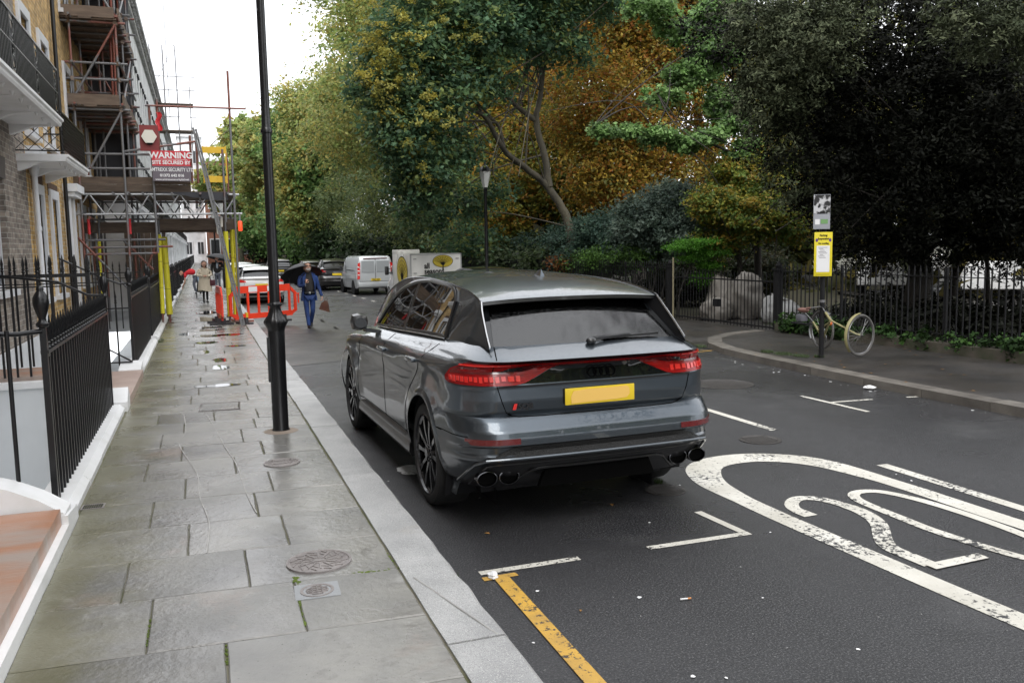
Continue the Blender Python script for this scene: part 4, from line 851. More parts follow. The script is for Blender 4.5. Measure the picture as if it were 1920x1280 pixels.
rg = MB().tube([(0, 0, 0), tuple(off)], .014, 6).mesh('rung', LADM)
for k in range(16): part('rung', rg, ld, tuple(a0.lerp(a1, (k+.6)/16.5)))
REDP = mat('red_sign', (.55,.02,.035), .45); GREYS = mat('grey_sign', (.13,.11,.13), .5); WH = mat('white_print', (.78,.78,.78), .5)
sg = thing('warning_sign', 'red and grey security warning sign fixed to the scaffold handrail', 'sign', (-.51, 21.6, 3.88), R_(2))
MB().box((-.41, -.006, -.345), (.41, .006, .0)).build('grey_panel', GREYS, sg); MB().box((-.41, -.006, .001), (.41, .006, .345)).build('red_panel', REDP, sg)
for s_, sz, z, b_, xs in (('WARNING', .19, .235, .006, 1.0), ('SITE SECURED BY', .115, .075, .0035, .92), ('AMTREXX SECURITY LTD', .115, -.085, .002, .72), ('01372 642 016', .085, -.215, .003, 1.0), ('www.amtrexxsecurityltd.net', .062, -.305, .001, 1.0)):
    text('lettering', s_, sz, WH, sg, (0, -.009, z), (R_(90), 0, 0), b_, xs)
MB().box((-.35, -.01, .145), (.35, -.007, .152)).build('rule', WH, sg)
al = thing('alarm_box', 'white hexagonal alarm sounder on a dark red backing board', 'alarm', (-.95, 21.6, 4.5), R_(2))
MB().box((-.2, 0, -.29), (.2, .02, .29)).build('backing_board', mat('oxide_board', (.20,.03,.03), .6), al)
MB().prism([(.165*math.cos(k*math.pi/3), -.002, .165*math.sin(k*math.pi/3)+.03) for k in range(6)], (0, -.08, 0)).build('sounder', CRM, al)
MB().prism([(.1*math.cos(k*math.pi/3)+.01, -.001, .17*math.sin(k*math.pi/3)) for k in range(6)], (0, -.05, 0)).build('base', BLACKM, al)
YG = mat('yellow_gate_paint', (.72,.45,.03), .5)
g_ = thing('loading_gate', 'yellow steel loading gate frame standing on the gantry', 'gate', (.44, 21.9, 3.52), R_(3))
for z0, z1 in ((.02, .17), (.70, .85)): MB().box((-.26, -.012, z0), (.26, .012, z1)).build('panel', YG, g_)
for x in (-.26, .26): MB().box((x-.014, -.015, 0), (x+.014, .015, .87)).build('upright', YG, g_)
ch = thing('windsock_rag', 'red rag tied to a scaffold tube above the alarm box', 'rag'); MB().grid(lambda u, v: (-.78+.1*v+.03*math.sin(u*9), 21.7+.03*math.sin(v*5+u*7), 5.1-u*.42), [k/8 for k in range(9)], [0, .3, .6, 1]).build('cloth', RB, ch, 60)
for i, (x, y, z, s_) in enumerate(((-2.3, 22.6, 3.45, .25), (-1.95, 22.7, 3.42, .2))):
    crumple('rubble_sack', (x, y, z), s_, mat('white_sack', (.7,.7,.68), .8), ('larger' if i == 0 else 'smaller')+' white sack on the gantry deck behind the boards', 'sack', 30+i, .7)

# ------------------------------------------------------------ lamp post, barriers
lp = thing('lamp_post', 'tall black cast iron lamp post with a chipped base on the pavement', 'lamp post', (.665, 8.74, ZP)); lp.rotation_euler = (0, R_(-.05), 0); LS = .84
PB = mat('lamp_post_paint', (.008,.008,.009), .3, bump=.35, bs=14, fleck=((.35,.34,.32), 9, .775))
MB().lathe([(.098*LS, 0), (.098*LS, .02), (.092*LS, .03), (.092*LS, .55), (.094*LS, .78), (.096*LS, 1.0)], 24).build('base_column', PB, lp, 40)
mb = MB(); N_ = 24
prof = [(.098, 1.0), (.105, 1.03), (.118, 1.055), (.132, 1.075), (.135, 1.095), (.115, 1.12), (.085, 1.155), (.068, 1.20), (.062, 1.235), (.075, 1.25), (.075, 1.27), (.056, 1.285)]
vs = []
for (r, h) in prof:
    for j in range(48):
        a = 2*math.pi*j/48; rr = r*LS*(1+(.035*math.cos(12*a) if 1.05 < h < 1.22 else 0)); vs.append((rr*math.cos(a), rr*math.sin(a), h))
mb.add(vs, [(i*48+j, i*48+(j+1) % 48, (i+1)*48+(j+1) % 48, (i+1)*48+j) for i in range(len(prof)-1) for j in range(48)]).build('fluted_collar', PB, lp, 50)
mb = MB(); [mb.ball((.066*math.cos(k*.45), .066*math.sin(k*.45), 1.26), .010, 6, 4) for k in range(14)]; mb.build('beading', PB, lp, 50)
MB().lathe([(.050, 1.27), (.048, 2.0), (.044, 2.9), (.054, 2.905), (.056, 2.93), (.047, 2.95), (.043, 2.96), (.040, 3.25), (.036, 6.2)], 20).build('shaft', PB, lp, 40)
MB().box((-.094, -.04, .50), (-.065, .04, .94)).build('access_door', PB, lp)
mc_ = MB().lathe([(.17, 0), (.14, .008), (.09, .014)], 20, (.665, 8.74, ZP-.002), cap=False).build('mortar_collar', mat('post_mortar', (.26,.21,.17), .8, bump=.6, bs=40, coord='pos'), smooth=60); tag(mc_, 'rough mortar patch round the foot of the lamp post', 'mortar')
LT2 = mat('lantern_glass', (.5,.5,.48), .2)
def far_lamp(x, y, h, lab, z0=.1):
    t = thing('street_lamp', lab, 'street lamp', (x, y, z0)); MB().lathe([(.11, 0), (.1, .9), (.06, 1.05), (.05, h-.6), (.07, h-.55), (.03, h-.5)], 10).build('post', BLACK, t, 50)
    MB().lathe([(.08, h-.5), (.2, h), (.2, h+.01)], 6).build('lantern', LT2, t); MB().lathe([(.23, h), (.12, h+.14), (.05, h+.18), (.03, h+.3), (.001, h+.36)], 8).build('cap', BLACK, t)
    return t
p_ = at(914, 545, 26); far_lamp(p_.x, 26, 4.15, 'tall black street lamp with a tapered lantern among the park trees')
p_ = at(616, 400, 60); far_lamp(1.1, 45, 4.2, 'black street lamp on the left pavement beyond the gantry legs'); far_lamp(.95, 60, 4.4, 'distant black street lamp on the left pavement near the umbrella')
BARR = mat('barrier_red_plastic', (.85,.055,.02), .38, bump=.05); BFOOT = mat('rubber_foot', (.05,.05,.055), .8)
def barrier(label, x, y, rz, w=1.95):
    t = thing('safety_barrier', label, 'barrier', (x, y, ZP), rz); z0, z1 = .12, .93; th = .02
    out = [(0, z0+.12), (.14, z0), (w-.14, z0), (w, z0+.12), (w, z1-.2), (w-.2, z1), (.2, z1), (0, z1-.2)]
    mb = MB(); fr = .075
    mb.box((.14, -th, z0), (w-.14, th, z0+.13)); mb.box((.2, -th, z1-.17), (w-.2, th, z1))
    for a, b in (((.035, z0+.10), (.035, z1-.2)), ((w-.035, z0+.10), (w-.035, z1-.2)), ((.05, z1-.22), (.24, z1-.05)), ((w-.05, z1-.22), (w-.24, z1-.05)), ((.05, z0+.13), (.18, z0+.05)), ((w-.05, z0+.13), (w-.18, z0+.05))): mb.bar((a[0], 0, a[1]), (b[0], 0, b[1]), fr, 2*th-.001, up=(0, 1, 0))
    mb.build('frame', BARR, t)
    bw = (w-.44)/5
    me = MB().bar((0, 0, z0+.125), (0, 0, z1-.165), .055, 2*th-.004, up=(0, 1, 0)).mesh('slat', BARR)
    for k in range(6): part('slat', me, t, (.22+k*bw, 0, 0))
    for a, b in ((.55, .80), (1.1, 1.30)): MB().box((a, -th-.004, z1-.15), (b, -th-.001, z1-.02)).build('reflective_strip', WH, t)
    MB().box((.44, -.03, z0-.02), (.50, .03, z0+.16)).build('clip', YG, t)
    for px in (.35, w-.5): MB().prism([(px, -.28, -.005), (px+.12, -.28, -.005), (px+.12, .28, -.005), (px, .28, -.005)], (0, 0, .05)).prism([(px+.02, -.1, .04), (px+.1, -.1, .04), (px+.1, .1, .04), (px+.02, .1, .04)], (0, 0, .12)).build('foot', BFOOT, t)
    MB().bar((w-.02, 0, z1-.26), (w+.09, 0, z1-.26), .05, .03).bar((w+.07, 0, z1-.26), (w+.07, 0, z0+.3), .03, .03).build('connector', BARR, t)
    return t
barrier('bright red plastic barrier slanting from the gantry legs out into the road', .60, 22.0, math.atan2(1.1, 1.75), 2.0)
barrier('red plastic barrier seen end on beside the gantry legs', .44, 21.9, R_(94), 1.6)
for x, y in ((1.0, 22.9), (.9, 23.6)):
    t = thing('sole_board', 'reddish sole plate on the pavement by the %s kerb side leg' % ('front' if y < 23 else 'rear'), 'board'); MB().box((x-.25, y-.12, ZP), (x+.2, y+.12, ZP+.04)).build('plank', mat('red_board', (.35,.12,.09), .7, col2=(.2,.1,.08), ns=5), t)
# ------------------------------------------------------------ cars
def paint(name, col, met=.5, rough=.32, drops=0.):
    mt = bpy.data.materials.new(name); mt.use_nodes = True; n = mt.node_tree; N = n.nodes.new; K = n.links.new; b = n.nodes['Principled BSDF']
    b.inputs['Base Color'].default_value = (*col, 1); b.inputs['Metallic'].default_value = met; b.inputs['Roughness'].default_value = rough; b.inputs['Coat Weight'].default_value = 1; b.inputs['Coat Roughness'].default_value = .02
    t = N('ShaderNodeTexCoord')
    # road film low on the body: rougher, slightly browner
    g = N('ShaderNodeSeparateXYZ'); K(t.outputs['Object'], g.inputs[0]); z = N('ShaderNodeTexNoise'); z.inputs['Scale'].default_value = 3; z.inputs['Detail'].default_value = 8; K(t.outputs['Object'], z.inputs['Vector'])
    m1 = N('ShaderNodeMath'); m1.operation = 'MULTIPLY_ADD'; m1.inputs[1].default_value = .5; K(z.outputs['Fac'], m1.inputs[0]); K(g.outputs[2], m1.inputs[2])
    mr = N('ShaderNodeMapRange'); mr.inputs[1].default_value = 1.0; mr.inputs[2].default_value = .5; mr.inputs[3].default_value = 0; mr.inputs[4].default_value = .28; K(m1.outputs[0], mr.inputs[0])
    mc = N('ShaderNodeMix'); mc.data_type = 'RGBA'; mc.inputs[6].default_value = (*col, 1); mc.inputs[7].default_value = (.12, .105, .085, 1); K(mr.outputs[0], mc.inputs[0]); K(mc.outputs[2], b.inputs['Base Color'])
    if drops:
        vz = N('ShaderNodeTexVoronoi'); vz.inputs['Scale'].default_value = 130; K(t.outputs['Object'], vz.inputs['Vector'])
        v2 = N('ShaderNodeMapRange'); v2.inputs[1].default_value = .12; v2.inputs[2].default_value = .30; v2.inputs[3].default_value = 1; v2.inputs[4].default_value = 0; K(vz.outputs['Distance'], v2.inputs[0])
        nrm = N('ShaderNodeNewGeometry'); sx = N('ShaderNodeSeparateXYZ'); K(nrm.outputs['Normal'], sx.inputs[0]); up = N('ShaderNodeMapRange'); up.inputs[1].default_value = .1; up.inputs[2].default_value = .6; K(sx.outputs[2], up.inputs[0])
        mu = N('ShaderNodeMath'); mu.operation = 'MULTIPLY'; K(v2.outputs[0], mu.inputs[0]); K(up.outputs[0], mu.inputs[1])
        bp = N('ShaderNodeBump'); bp.inputs['Strength'].default_value = drops; bp.inputs['Distance'].default_value = .004; K(mu.outputs[0], bp.inputs['Height']); K(bp.outputs[0], b.inputs['Coat Normal'])
    return mt
TRIM = mat('black_trim', (.010,.010,.011), .3, coat=.5); HONEY = mat('honeycomb_grille', (.008,.008,.008), .5, bump=1., bs=110)
LAMPR = mat('red_lamp_glass', (.17,.002,.003), .12, coat=.4, spec=.3, bump=.15, bs=30, col2=(.30,.005,.006), ns=14, stretch=(1, 1, 6)); LAMPB = mat('red_lamp_segment', (.62,.02,.015), .25, coat=1)
LAMPD = mat('dark_red_lamp', (.11,.003,.004), .15, coat=1)
CHROME = mat('satin_chrome', (.6,.6,.6), .15, metal=1.); DCHROME = mat('black_chrome', (.09,.09,.095), .18, metal=1.)
RIM = mat('black_alloy', (.035,.035,.038), .25, metal=.7, coat=.6)
SEAMM = mat('panel_gap', (.002,.002,.002), .95, spec=.05)
PLY = mat('yellow_plate', (.72,.52,.02), .4); PLY2 = mat('plate_inset', (.80,.50,.12), .5)
GLR = glass_mat('wet_rear_glass', (.02,.022,.025), .08, drops=.25, ior=1.75); GLS = glass_mat('dark_side_glass', (.05,.05,.055), .02, gl=.5)
GLF = glass_mat('teal_side_glass', (.62,.95,.90), .02, gl=.4)
GLD = mat('black_glass', (.006,.007,.008), .03, spec=.6)
# profile tables of the body (metres, z up, y forward from the rear bumper)
REAR = [(.28, .24), (.34, .17), (.42, .10), (.49, .05), (.515, .02), (.545, .02), (.56, .035), (.60, .03), (.615, .0), (.66, .0), (.70, .01), (.725, .03), (.765, .06), (.79, .085), (.80, .105), (.825, .088), (.90, .08), (.985, .085), (.995, .082), (1.005, .088), (1.10, .118), (1.112, .098), (1.125, .07), (1.148, .05), (1.156, .022), (1.164, .012), (1.172, .032), (1.188, .075), (1.205, .125), (1.222, .175), (1.24, .225)]
WID = [(.28, .88), (.34, .93), (.45, .965), (.6, .985), (.75, .985), (.88, .975), (.97, .975), (1.04, .97), (1.09, .955), (1.13, .93), (1.16, .895), (1.19, .86), (1.22, .82), (1.24, .79)]
def belt(y): return tabs([(0, 1.24), (.9, 1.24), (1.5, 1.225), (2.4, 1.185), (3.3, 1.145), (3.7, 1.11), (4.3, 1.05), (4.75, .94), (5.0, .80)], y)
LEN = 4.98
def zmap(zp, y): return zp if zp < .8 else .8+(zp-.8)*(belt(y)-.8)/.44
AX1, AX2, WR, AR = 1.0, 4.0, .385, .45
def plan(zp):
    W = tabs(WID, zp); R = tab(REAR, zp); rx, ry = (.36, .46) if zp < 1.15 else (lerp(.36, .22, (zp-1.15)/.09), lerp(.46, .3, (zp-1.15)/.09))
    return W, R, rx, ry
def bodyP(s, zp, off=0.):
    """s: perimeter coordinate from the rear centre (metres-ish, signed); returns a point of the lower body"""
    W, R, rx, ry = plan(zp); sg = -1 if s < 0 else 1; a = abs(s); Ls = W-rx; La = .66
    crown = lambda x: .035*(x/W)**2
    ex = 2/2.5
    if a <= Ls: x = a; y = R+crown(x); nx, ny = 0, -1
    elif a <= Ls+La:
        t = (a-Ls)/La*math.pi/2; x = Ls+rx*math.sin(t)**ex; y0 = R+crown(Ls); y = y0+ry*(1-max(0, math.cos(t))**ex); nx, ny = math.sin(t), -math.cos(t)
    else:
        y = R+crown(Ls)+ry+(a-Ls-La); x = W; nx, ny = 1, 0
        if y > 4.35:     # front corner
            t = min(1, (y-4.35)/(LEN-4.35)); x = W*(1-.32*t**2.6)
    # arches flare out
    z = zmap(zp, y)
    if nx > .6:
        for c in (AX1, AX2):
            d = math.hypot(y-c, z-WR)
            if AR-.02 < d < .66: q = (d-AR)/(.66-AR); x += .022*max(0, 1-q)**1.2
        if 1.5 < y < 3.5 and .38 < z < .95: x -= .022*math.sin(math.pi*(y-1.5)/2)*math.sin(math.pi*(z-.38)/.57)
        if .3 < y < 2.0 and z > .9: x += .018*math.exp(-((z-1.07)/.05)**2)*math.sin(math.pi*(y-.3)/1.7)
    x += off*nx; y += off*ny
    return Vector((sg*x, y, z))
def s_of_y(y, zp):
    W, R, rx, ry = plan(zp); return (W-rx)+.66+(y-(R+.035*((W-rx)/W)**2+ry))
def wheel_mesh(r=.385, w=.28, spokes=5, detail=True, rim=None):
    """tyre, rim meshes; axis x, outer face at -x"""
    ty = MB().lathe([(r-.085, -w/2+.01), (r-.06, -w/2), (r-.02, -w/2+.012), (r-.002, -w/2+.04), (r, 0), (r-.002, w/2-.04), (r-.02, w/2-.012), (r-.06, w/2), (r-.085, w/2-.01)], 40 if detail else 20, ax='x', cap=False).mesh('tyre', RUBBER, 40)
    mb = MB(); ri = r-.085
    mb.lathe([(ri+.004, -w/2+.012), (ri-.008, -w/2+.004), (ri-.014, -w/2+.02), (ri-.03, -w/2+.03), (ri-.03, w/2-.02)], 40 if detail else 20, ax='x', cap=False)
    mb.lathe([(ri-.031, .02), (.001, .02)], 20, ax='x', cap=False)
    mb.lathe([(.001, -w/2+.01), (.035, -w/2+.01), (.045, -w/2+.025), (.07, -w/2+.03), (.08, -w/2+.06)], 16, ax='x', cap=False)
    for k in range(spokes):
        a = 2*math.pi*k/spokes+.3
        for sgn in (-1, 1):
            a1 = a+sgn*.30
            p0 = Vector((-w/2+.035, .05*math.cos(a+sgn*.35), .05*math.sin(a+sgn*.35))); p1 = Vector((-w/2+.018, (ri-.02)*math.cos(a1), (ri-.02)*math.sin(a1))); pm = (p0+p1)/2+Vector((-.005, 0, 0))
            d = (p1-p0).normalized(); c = Vector((0, -math.sin(a), math.cos(a)))
            for wa, wb, A, B in ((.016, .014, p0, pm), (.014, .024, pm, p1)):
                mb.prism([A-c*wa, A+c*wa, B+c*wb, B-c*wb], (.035, 0, 0))
    if detail:
        for k in range(10): a = k*math.pi/5; mb.lathe([(.008, -.012), (.008, .008)], 6, (-w/2+.03, .055*math.cos(a), .055*math.sin(a)), 'x')
    rm = mb.mesh('rim', rim or RIM, 35)
    return ty, rm
def put_wheel(par, tm, rm, x, y, left=True, lab=None, rr=WR):
    w = bpy.data.objects.new('wheel', None); C.objects.link(w); w.parent = par; w.location = (x, y, rr); w.empty_display_size = .1
    if not left: w.rotation_euler = (0, 0, math.pi)
    part('tyre', tm, w); part('rim', rm, w); return w
def tf(mb, S):
    mb.v = [(p[0]*S[0], p[1]*S[1], p[2]*S[2]) for p in mb.v]; return mb
ROOF = [(.50, 1.545), (.56, 1.565), (.8, 1.615), (1.1, 1.655), (1.6, 1.69), (2.2, 1.70), (2.8, 1.675), (3.2, 1.60), (3.5, 1.50), (3.9, 1.25), (4.12, 1.08)]
def zroof(y): return tabs(ROOF, y)
def edge_z(y):      # top edge of the side surface
    if y < .50: return 1.24+(y-.2)/.30*.275
    return zroof(y)-tabs([(.5, .022), (1.0, .04), (1.6, .055)], y)-.02*max(0, min(1, (3.3-y)/.4))*0
def bw(y): return tabs([(.20, .74), (.5, .775), (.9, .80), (1.6, .815), (3.2, .805), (3.7, .77), (4.12, .70)], y)
def sideP(y, z, off=0.):
    zb = belt(y); t = max(0, z-zb)
    k = tabs([(.3, .34), (.5, .35), (.8, .40), (1.5, .42), (3., .44), (4.1, .5)], y)
    x = bw(y)-k*t**1.12; return Vector((-(x+off), y, z))
def mirror(mb):
    b = MB(); n = len(mb.v); b.v = list(mb.v)+[(-p[0], p[1], p[2]) for p in mb.v]; b.f = list(mb.f)+[tuple(i+n for i in f[::-1]) for f in mb.f]; b.m = mb.m+mb.m; return b
def strip(slist, lo, hi, off, n=3, extra=None):
    """patch following the body between zlo(s) and zhi(s)"""
    mb = MB(); P = []
    for s in slist:
        a, b = lo(s), hi(s)
        for j in range(n+1): P.append(bodyP(s, lerp(a, b, j/n), off))
    m_ = n+1
    for i in range(len(slist)-1):
        for j in range(n):
            f = (i*m_+j, (i+1)*m_+j, (i+1)*m_+j+1, i*m_+j+1); mb.f.append(f); mb.m.append(0)
    mb.v = [tuple(p) for p in P]
    # skirt so that it has thickness
    N0 = len(mb.v); Q = []
    for s in slist:
        Q.append(bodyP(s, lo(s), -.01)); Q.append(bodyP(s, hi(s), -.01))
    mb.v += [tuple(q) for q in Q]
    for i in range(len(slist)-1):
        mb.f.append((N0+2*i, N0+2*i+2, (i+1)*m_, i*m_)); mb.m.append(0)
        mb.f.append((i*m_+n, (i+1)*m_+n, N0+2*i+3, N0+2*i+1)); mb.m.append(0)
    for i in (0, len(slist)-1): mb.f.append(tuple([i*m_+j for j in range(m_)]+[N0+2*i+1, N0+2*i])); mb.m.append(0)
    return mb
def rng(a, b, n): return [lerp(a, b, i/n) for i in range(n+1)]
def car(name, label, loc, rz, pm, S=(1, 1, 1), hi=False, suv=False, plate=True, lamp_style='suv', group=None, plate_text=None, rim=None):
    t = thing(name, label, 'car', loc, rz, group)
    def bld(mb, nm, mt, par=None, sm=35, weld=False): return tf(mb, S).build(nm, mt, par or t, sm, weld)
    zs = [.28, .34, .42, .49, .515, .545, .56, .60, .615, .66, .70, .725, .765, .79, .80, .825, .86, .90, .94, .985, 1.0, 1.04, 1.07, 1.10, 1.125, 1.148, 1.152, 1.156, 1.160, 1.164, 1.168, 1.172, 1.18, 1.19, 1.203, 1.215, 1.228, 1.24]
    if not hi: zs = [.28, .34, .45, .515, .56, .615, .70, .765, .80, .86, .94, 1.0, 1.07, 1.125, 1.148, 1.164, 1.172, 1.19, 1.215, 1.24]
    fine = .02 if hi else .06
    smax = 5.2
    ss = []
    a = 0
    while a < 1.35: ss.append(a); a += .03 if hi else .08
    while a < smax-.3: ss.append(a); a += fine*1.0
    # side surface as grid; cut faces inside the arches
    mb = MB()
    n = len(zs)
    # extra z resolution for the flanks
    zz = sorted(set(zs) | set(rng(.28, 1.2, 40 if hi else 12)))
    n = len(zz); sfull = [-q for q in ss[::-1]]+ss[1:]
    P = [bodyP(s, z) for s in sfull for z in zz]
    P = [p if p.y < LEN-.35 else Vector((p.x, LEN-.35+.35*(1-math.exp(-(p.y-LEN+.35)/.35)), p.z)) for p in P]
    panels = {'body': []}
    for i in range(len(sfull)-1):
        for j in range(n-1):
            q = [i*n+j, (i+1)*n+j, (i+1)*n+j+1, i*n+j+1]; c = (P[q[0]]+P[q[2]])/2
            if abs(c.x) > .7 and any(math.hypot(c.y-ax, c.z-WR) < AR+.004 for ax in (AX1, AX2)) : continue
            if abs(c.x) > .7 and c.z < WR and any(abs(c.y-ax) < AR for ax in (AX1, AX2)): continue
            panels['body'].append(tuple(q))
    mb.v = [tuple(p) for p in P]; mb.f = panels['body']; mb.m = [0]*len(mb.f)
    # front face
    fr = MB(); zf = rng(.28, .98, 8)
    fr.grid(lambda u, v: (u*.66*1, LEN-.02+.03*(1-abs(u)**2)-.08*max(0, v-.6), v), rng(-1, 1, 8), zf)
    body = bld(mb, 'body', pm, weld=True)
    bld(fr, 'front_panel', TRIM)
    # bonnet
    bld(MB().grid(lambda u, v: (u*lerp(.80, .62, max(0, (v-4.2)/.75)), v, belt(v)+.055*(1-u*u)-.006), rng(-1, 1, 12), rng(3.35, 4.95, 12)), 'bonnet', pm)
    # rear deck under the glass
    # greenhouse sides and roof
    ys = rng(.2, .5, 6)+rng(.52, 4.1, 44 if hi else 18)
    sd = MB(); m_ = 9
    for y in ys:
        zb, ze = belt(y)-.012, max(belt(y)+.001, edge_z(y))
        for j in range(m_): z = lerp(zb, ze, j/(m_-1)); sd.v.append(tuple(sideP(y, z)))
    for i in range(len(ys)-1):
        for j in range(m_-1): sd.f.append((i*m_+j, i*m_+j+1, (i+1)*m_+j+1, (i+1)*m_+j)); sd.m.append(0)
    # roof
    yr = [y for y in ys if y >= .5]; m2 = 15; rf = MB()
    for y in yr:
        ze = edge_z(y); xe = -sideP(y, ze).x; zr = max(zroof(y), ze)
        for j in range(m2): u = -1+2*j/(m2-1); u = math.copysign(abs(u)**.8, u); rf.v.append((u*xe, y, ze+(zr-ze)*(1-abs(u)**2.6)))
    for i in range(len(yr)-1):
        for j in range(m2-1): rf.f.append((i*m2+j, i*m2+j+1, (i+1)*m2+j+1, (i+1)*m2+j)); rf.m.append(0)
    sdm = mirror(sd)
    # in the side shell leave the window opening open: drop faces inside it
    def dlo(y):   # (zlo, zhi) of the side window or None
        if y < .98 or y > 3.38: return None
        lo = belt(y)+.012
        top = tabs([(.98, 1.50), (1.10, 1.585), (1.5, 1.625), (2.0, 1.628), (2.5, 1.585), (2.9, 1.48), (3.2, 1.30), (3.38, 1.16)], y)
        return lo, min(top, edge_z(y)-.012)
    keep = []
    vs_ = sdm.v
    for f in sdm.f:
        cy = sum(vs_[i][1] for i in f)/4; cz = sum(vs_[i][2] for i in f)/4; d = dlo(cy)
        if d and d[0]+.03 < cz < d[1]-.03 and 1.06 < cy < 3.25: continue
        keep.append(f)
    sdm.f = keep; sdm.m = [0]*len(keep)
    bld(sdm, 'cabin_side', pm, weld=True); 
    sp = MB()   # spoiler underside and lip
    xe = -sideP(.5, edge_z(.5)).x
    roof = rf
    bld(roof, 'roof', pm)
    lip = MB().grid(lambda u, v: (u*xe, .5+.02*abs(u)**3+[0, -.004, .02, .25][v], edge_z(.5)+(zroof(.5)-edge_z(.5))*(1-abs(u)**2.6)-[0, .025, .035, .01][v]), rng(-1, 1, 14), [0, 1, 2, 3], flip=True)
    bld(lip, 'spoiler_lip', TRIM)
    # rear glass
    def glassP(u, v, off=0.):
        y = lerp(.205, .60, v); z = lerp(1.225, 1.53, v); w = lerp(.718, .612, v); return (u*w, y-off*.55+.035*u*u, z+off*.8-.012*u*u)
    bld(MB().grid(lambda u, v: glassP(u, v, -.004), rng(-1.02, 1.02, 10), rng(-.06, 1.0, 6), flip=True), 'rear_glass_surround', GLD)
    bld(MB().grid(lambda u, v: glassP(u, v, .0), rng(-.965, .965, 14), rng(.02, 1.0, 10), flip=True), 'rear_glass', GLR)
    # side pillars beside the glass
    for sg in (-1, 1):
        bld(MB().add([tuple(Vector(glassP(sg*1.02, v, -.02))) for v in rng(-.05, 1, 6)]+[(sg*-sideP(lerp(.2, .5, v), lerp(1.24, 1.52, v)).x, lerp(.2, .5, v), lerp(1.23, 1.52, v)) for v in rng(-.05, 1, 6)], [(i, i+1, 7+i+1, 7+i) if sg < 0 else (i, 7+i, 7+i+1, i+1) for i in range(6)]), 'pillar_trim', TRIM)
        if hi: bld(MB().tube([(sg*-sideP(y, edge_z(y)).x, y-.004 if y > .5 else y-.004, edge_z(y)+.002) for y in rng(.2, .5, 6)+rng(.55, 3.6, 24)], .007, 6), 'roof_trim', DCHROME); bld(MB().tube([(sg*(-sideP(y, edge_z(y)).x-.002), y-.006, edge_z(y)+.001) for y in rng(.2, .5, 6)], .0085, 6), 'tailgate_edge_trim', CHROME)
    # windscreen
    bld(MB().grid(lambda u, v: (u*lerp(.66, .60, v), lerp(4.10, 3.33, v)-.05*u*u, lerp(1.10, 1.565, v)), rng(-1, 1, 8), rng(0, 1, 5)), 'windscreen', GLF)
    # side glass
    for sg in (-1, 1):
        def patch(y0, y1, off, inset=0., nn=16):
            mb = MB(); yy = rng(y0, y1, nn); k = 5
            for y in yy:
                lo, hi_ = dlo(min(3.379, max(.981, y))); lo += inset; hi_ = max(lo+.004, hi_-inset)
                for j in range(k): p = sideP(y, lerp(lo, hi_, j/(k-1)), off); mb.v.append((p.x*-sg, p.y, p.z) if sg > 0 else tuple(p))
            for i in range(nn):
                for j in range(k-1): f = (i*k+j, i*k+j+1, (i+1)*k+j+1, (i+1)*k+j); mb.f.append(f if sg > 0 else f[::-1]); mb.m.append(0)
            return mb
        def frame():
            mb = MB(); lo = []; hh = []
            for y in rng(.985, 3.375, 30):
                a, b = dlo(y); lo.append(sideP(y, a, .006)); hh.append(sideP(y, b, .006))
            pts = lo+hh[::-1]; pts = [(p.x*(-1 if sg > 0 else 1), p.y, p.z) for p in pts]; return mb.tube(pts, .016, 6, closed=True)
        bld(frame(), 'window_surround', TRIM)
        if hi or suv:
            pts = [sideP(y, dlo(y)[0]-.012, .012) for y in rng(1.0, 3.35, 20)]; bld(MB().tube([(p.x*(-1 if sg > 0 else 1), p.y, p.z) for p in pts], .007, 6), 'belt_trim', CHROME if hi else DCHROME)
        bld(patch(1.0, 1.33, .002), 'quarter_glass', GLS); bld(patch(1.35, 2.18, .002), 'rear_door_glass', GLS)
        bld(patch(2.27, 3.36, .002), 'front_door_glass', GLF)
        bp = MB()
        for y in (1.34, 2.225):
            w = .012 if y < 2 else .045; a, b = dlo(y); q = [sideP(y-w, a, .005), sideP(y+w, a, .005), sideP(y+w, b, .005), sideP(y-w, b, .005)]
            q = [(p.x*(-1 if sg > 0 else 1), p.y, p.z) for p in q]; bp.add(q, [(0, 1, 2, 3) if sg > 0 else (3, 2, 1, 0)])
        bld(bp, 'door_pillar', TRIM)
        # mirror
        mm = MB(); mm.bbox((min(sg*.965, sg*1.135), 2.97, 1.135), (max(sg*.965, sg*1.135), 3.13, 1.30), .072); mm.v = [(p[0], min(p[1], 3.05) if False else p[1], p[2]) for p in mm.v]
        mr_ = bld(mm, 'door_mirror', TRIM); bld(MB().bar((sg*.84, 3.06, 1.11), (sg*1.0, 3.04, 1.14), .10, .035), 'mirror_arm', TRIM, mr_)
        bld(MB().prism([(sg*(1.05+.055*math.cos(a)), 2.969, 1.213+.05*math.sin(a)) for a in [k*math.pi/8 for k in range(16)]], (0, -.002, 0)), 'mirror_glass', GLD, mr_)
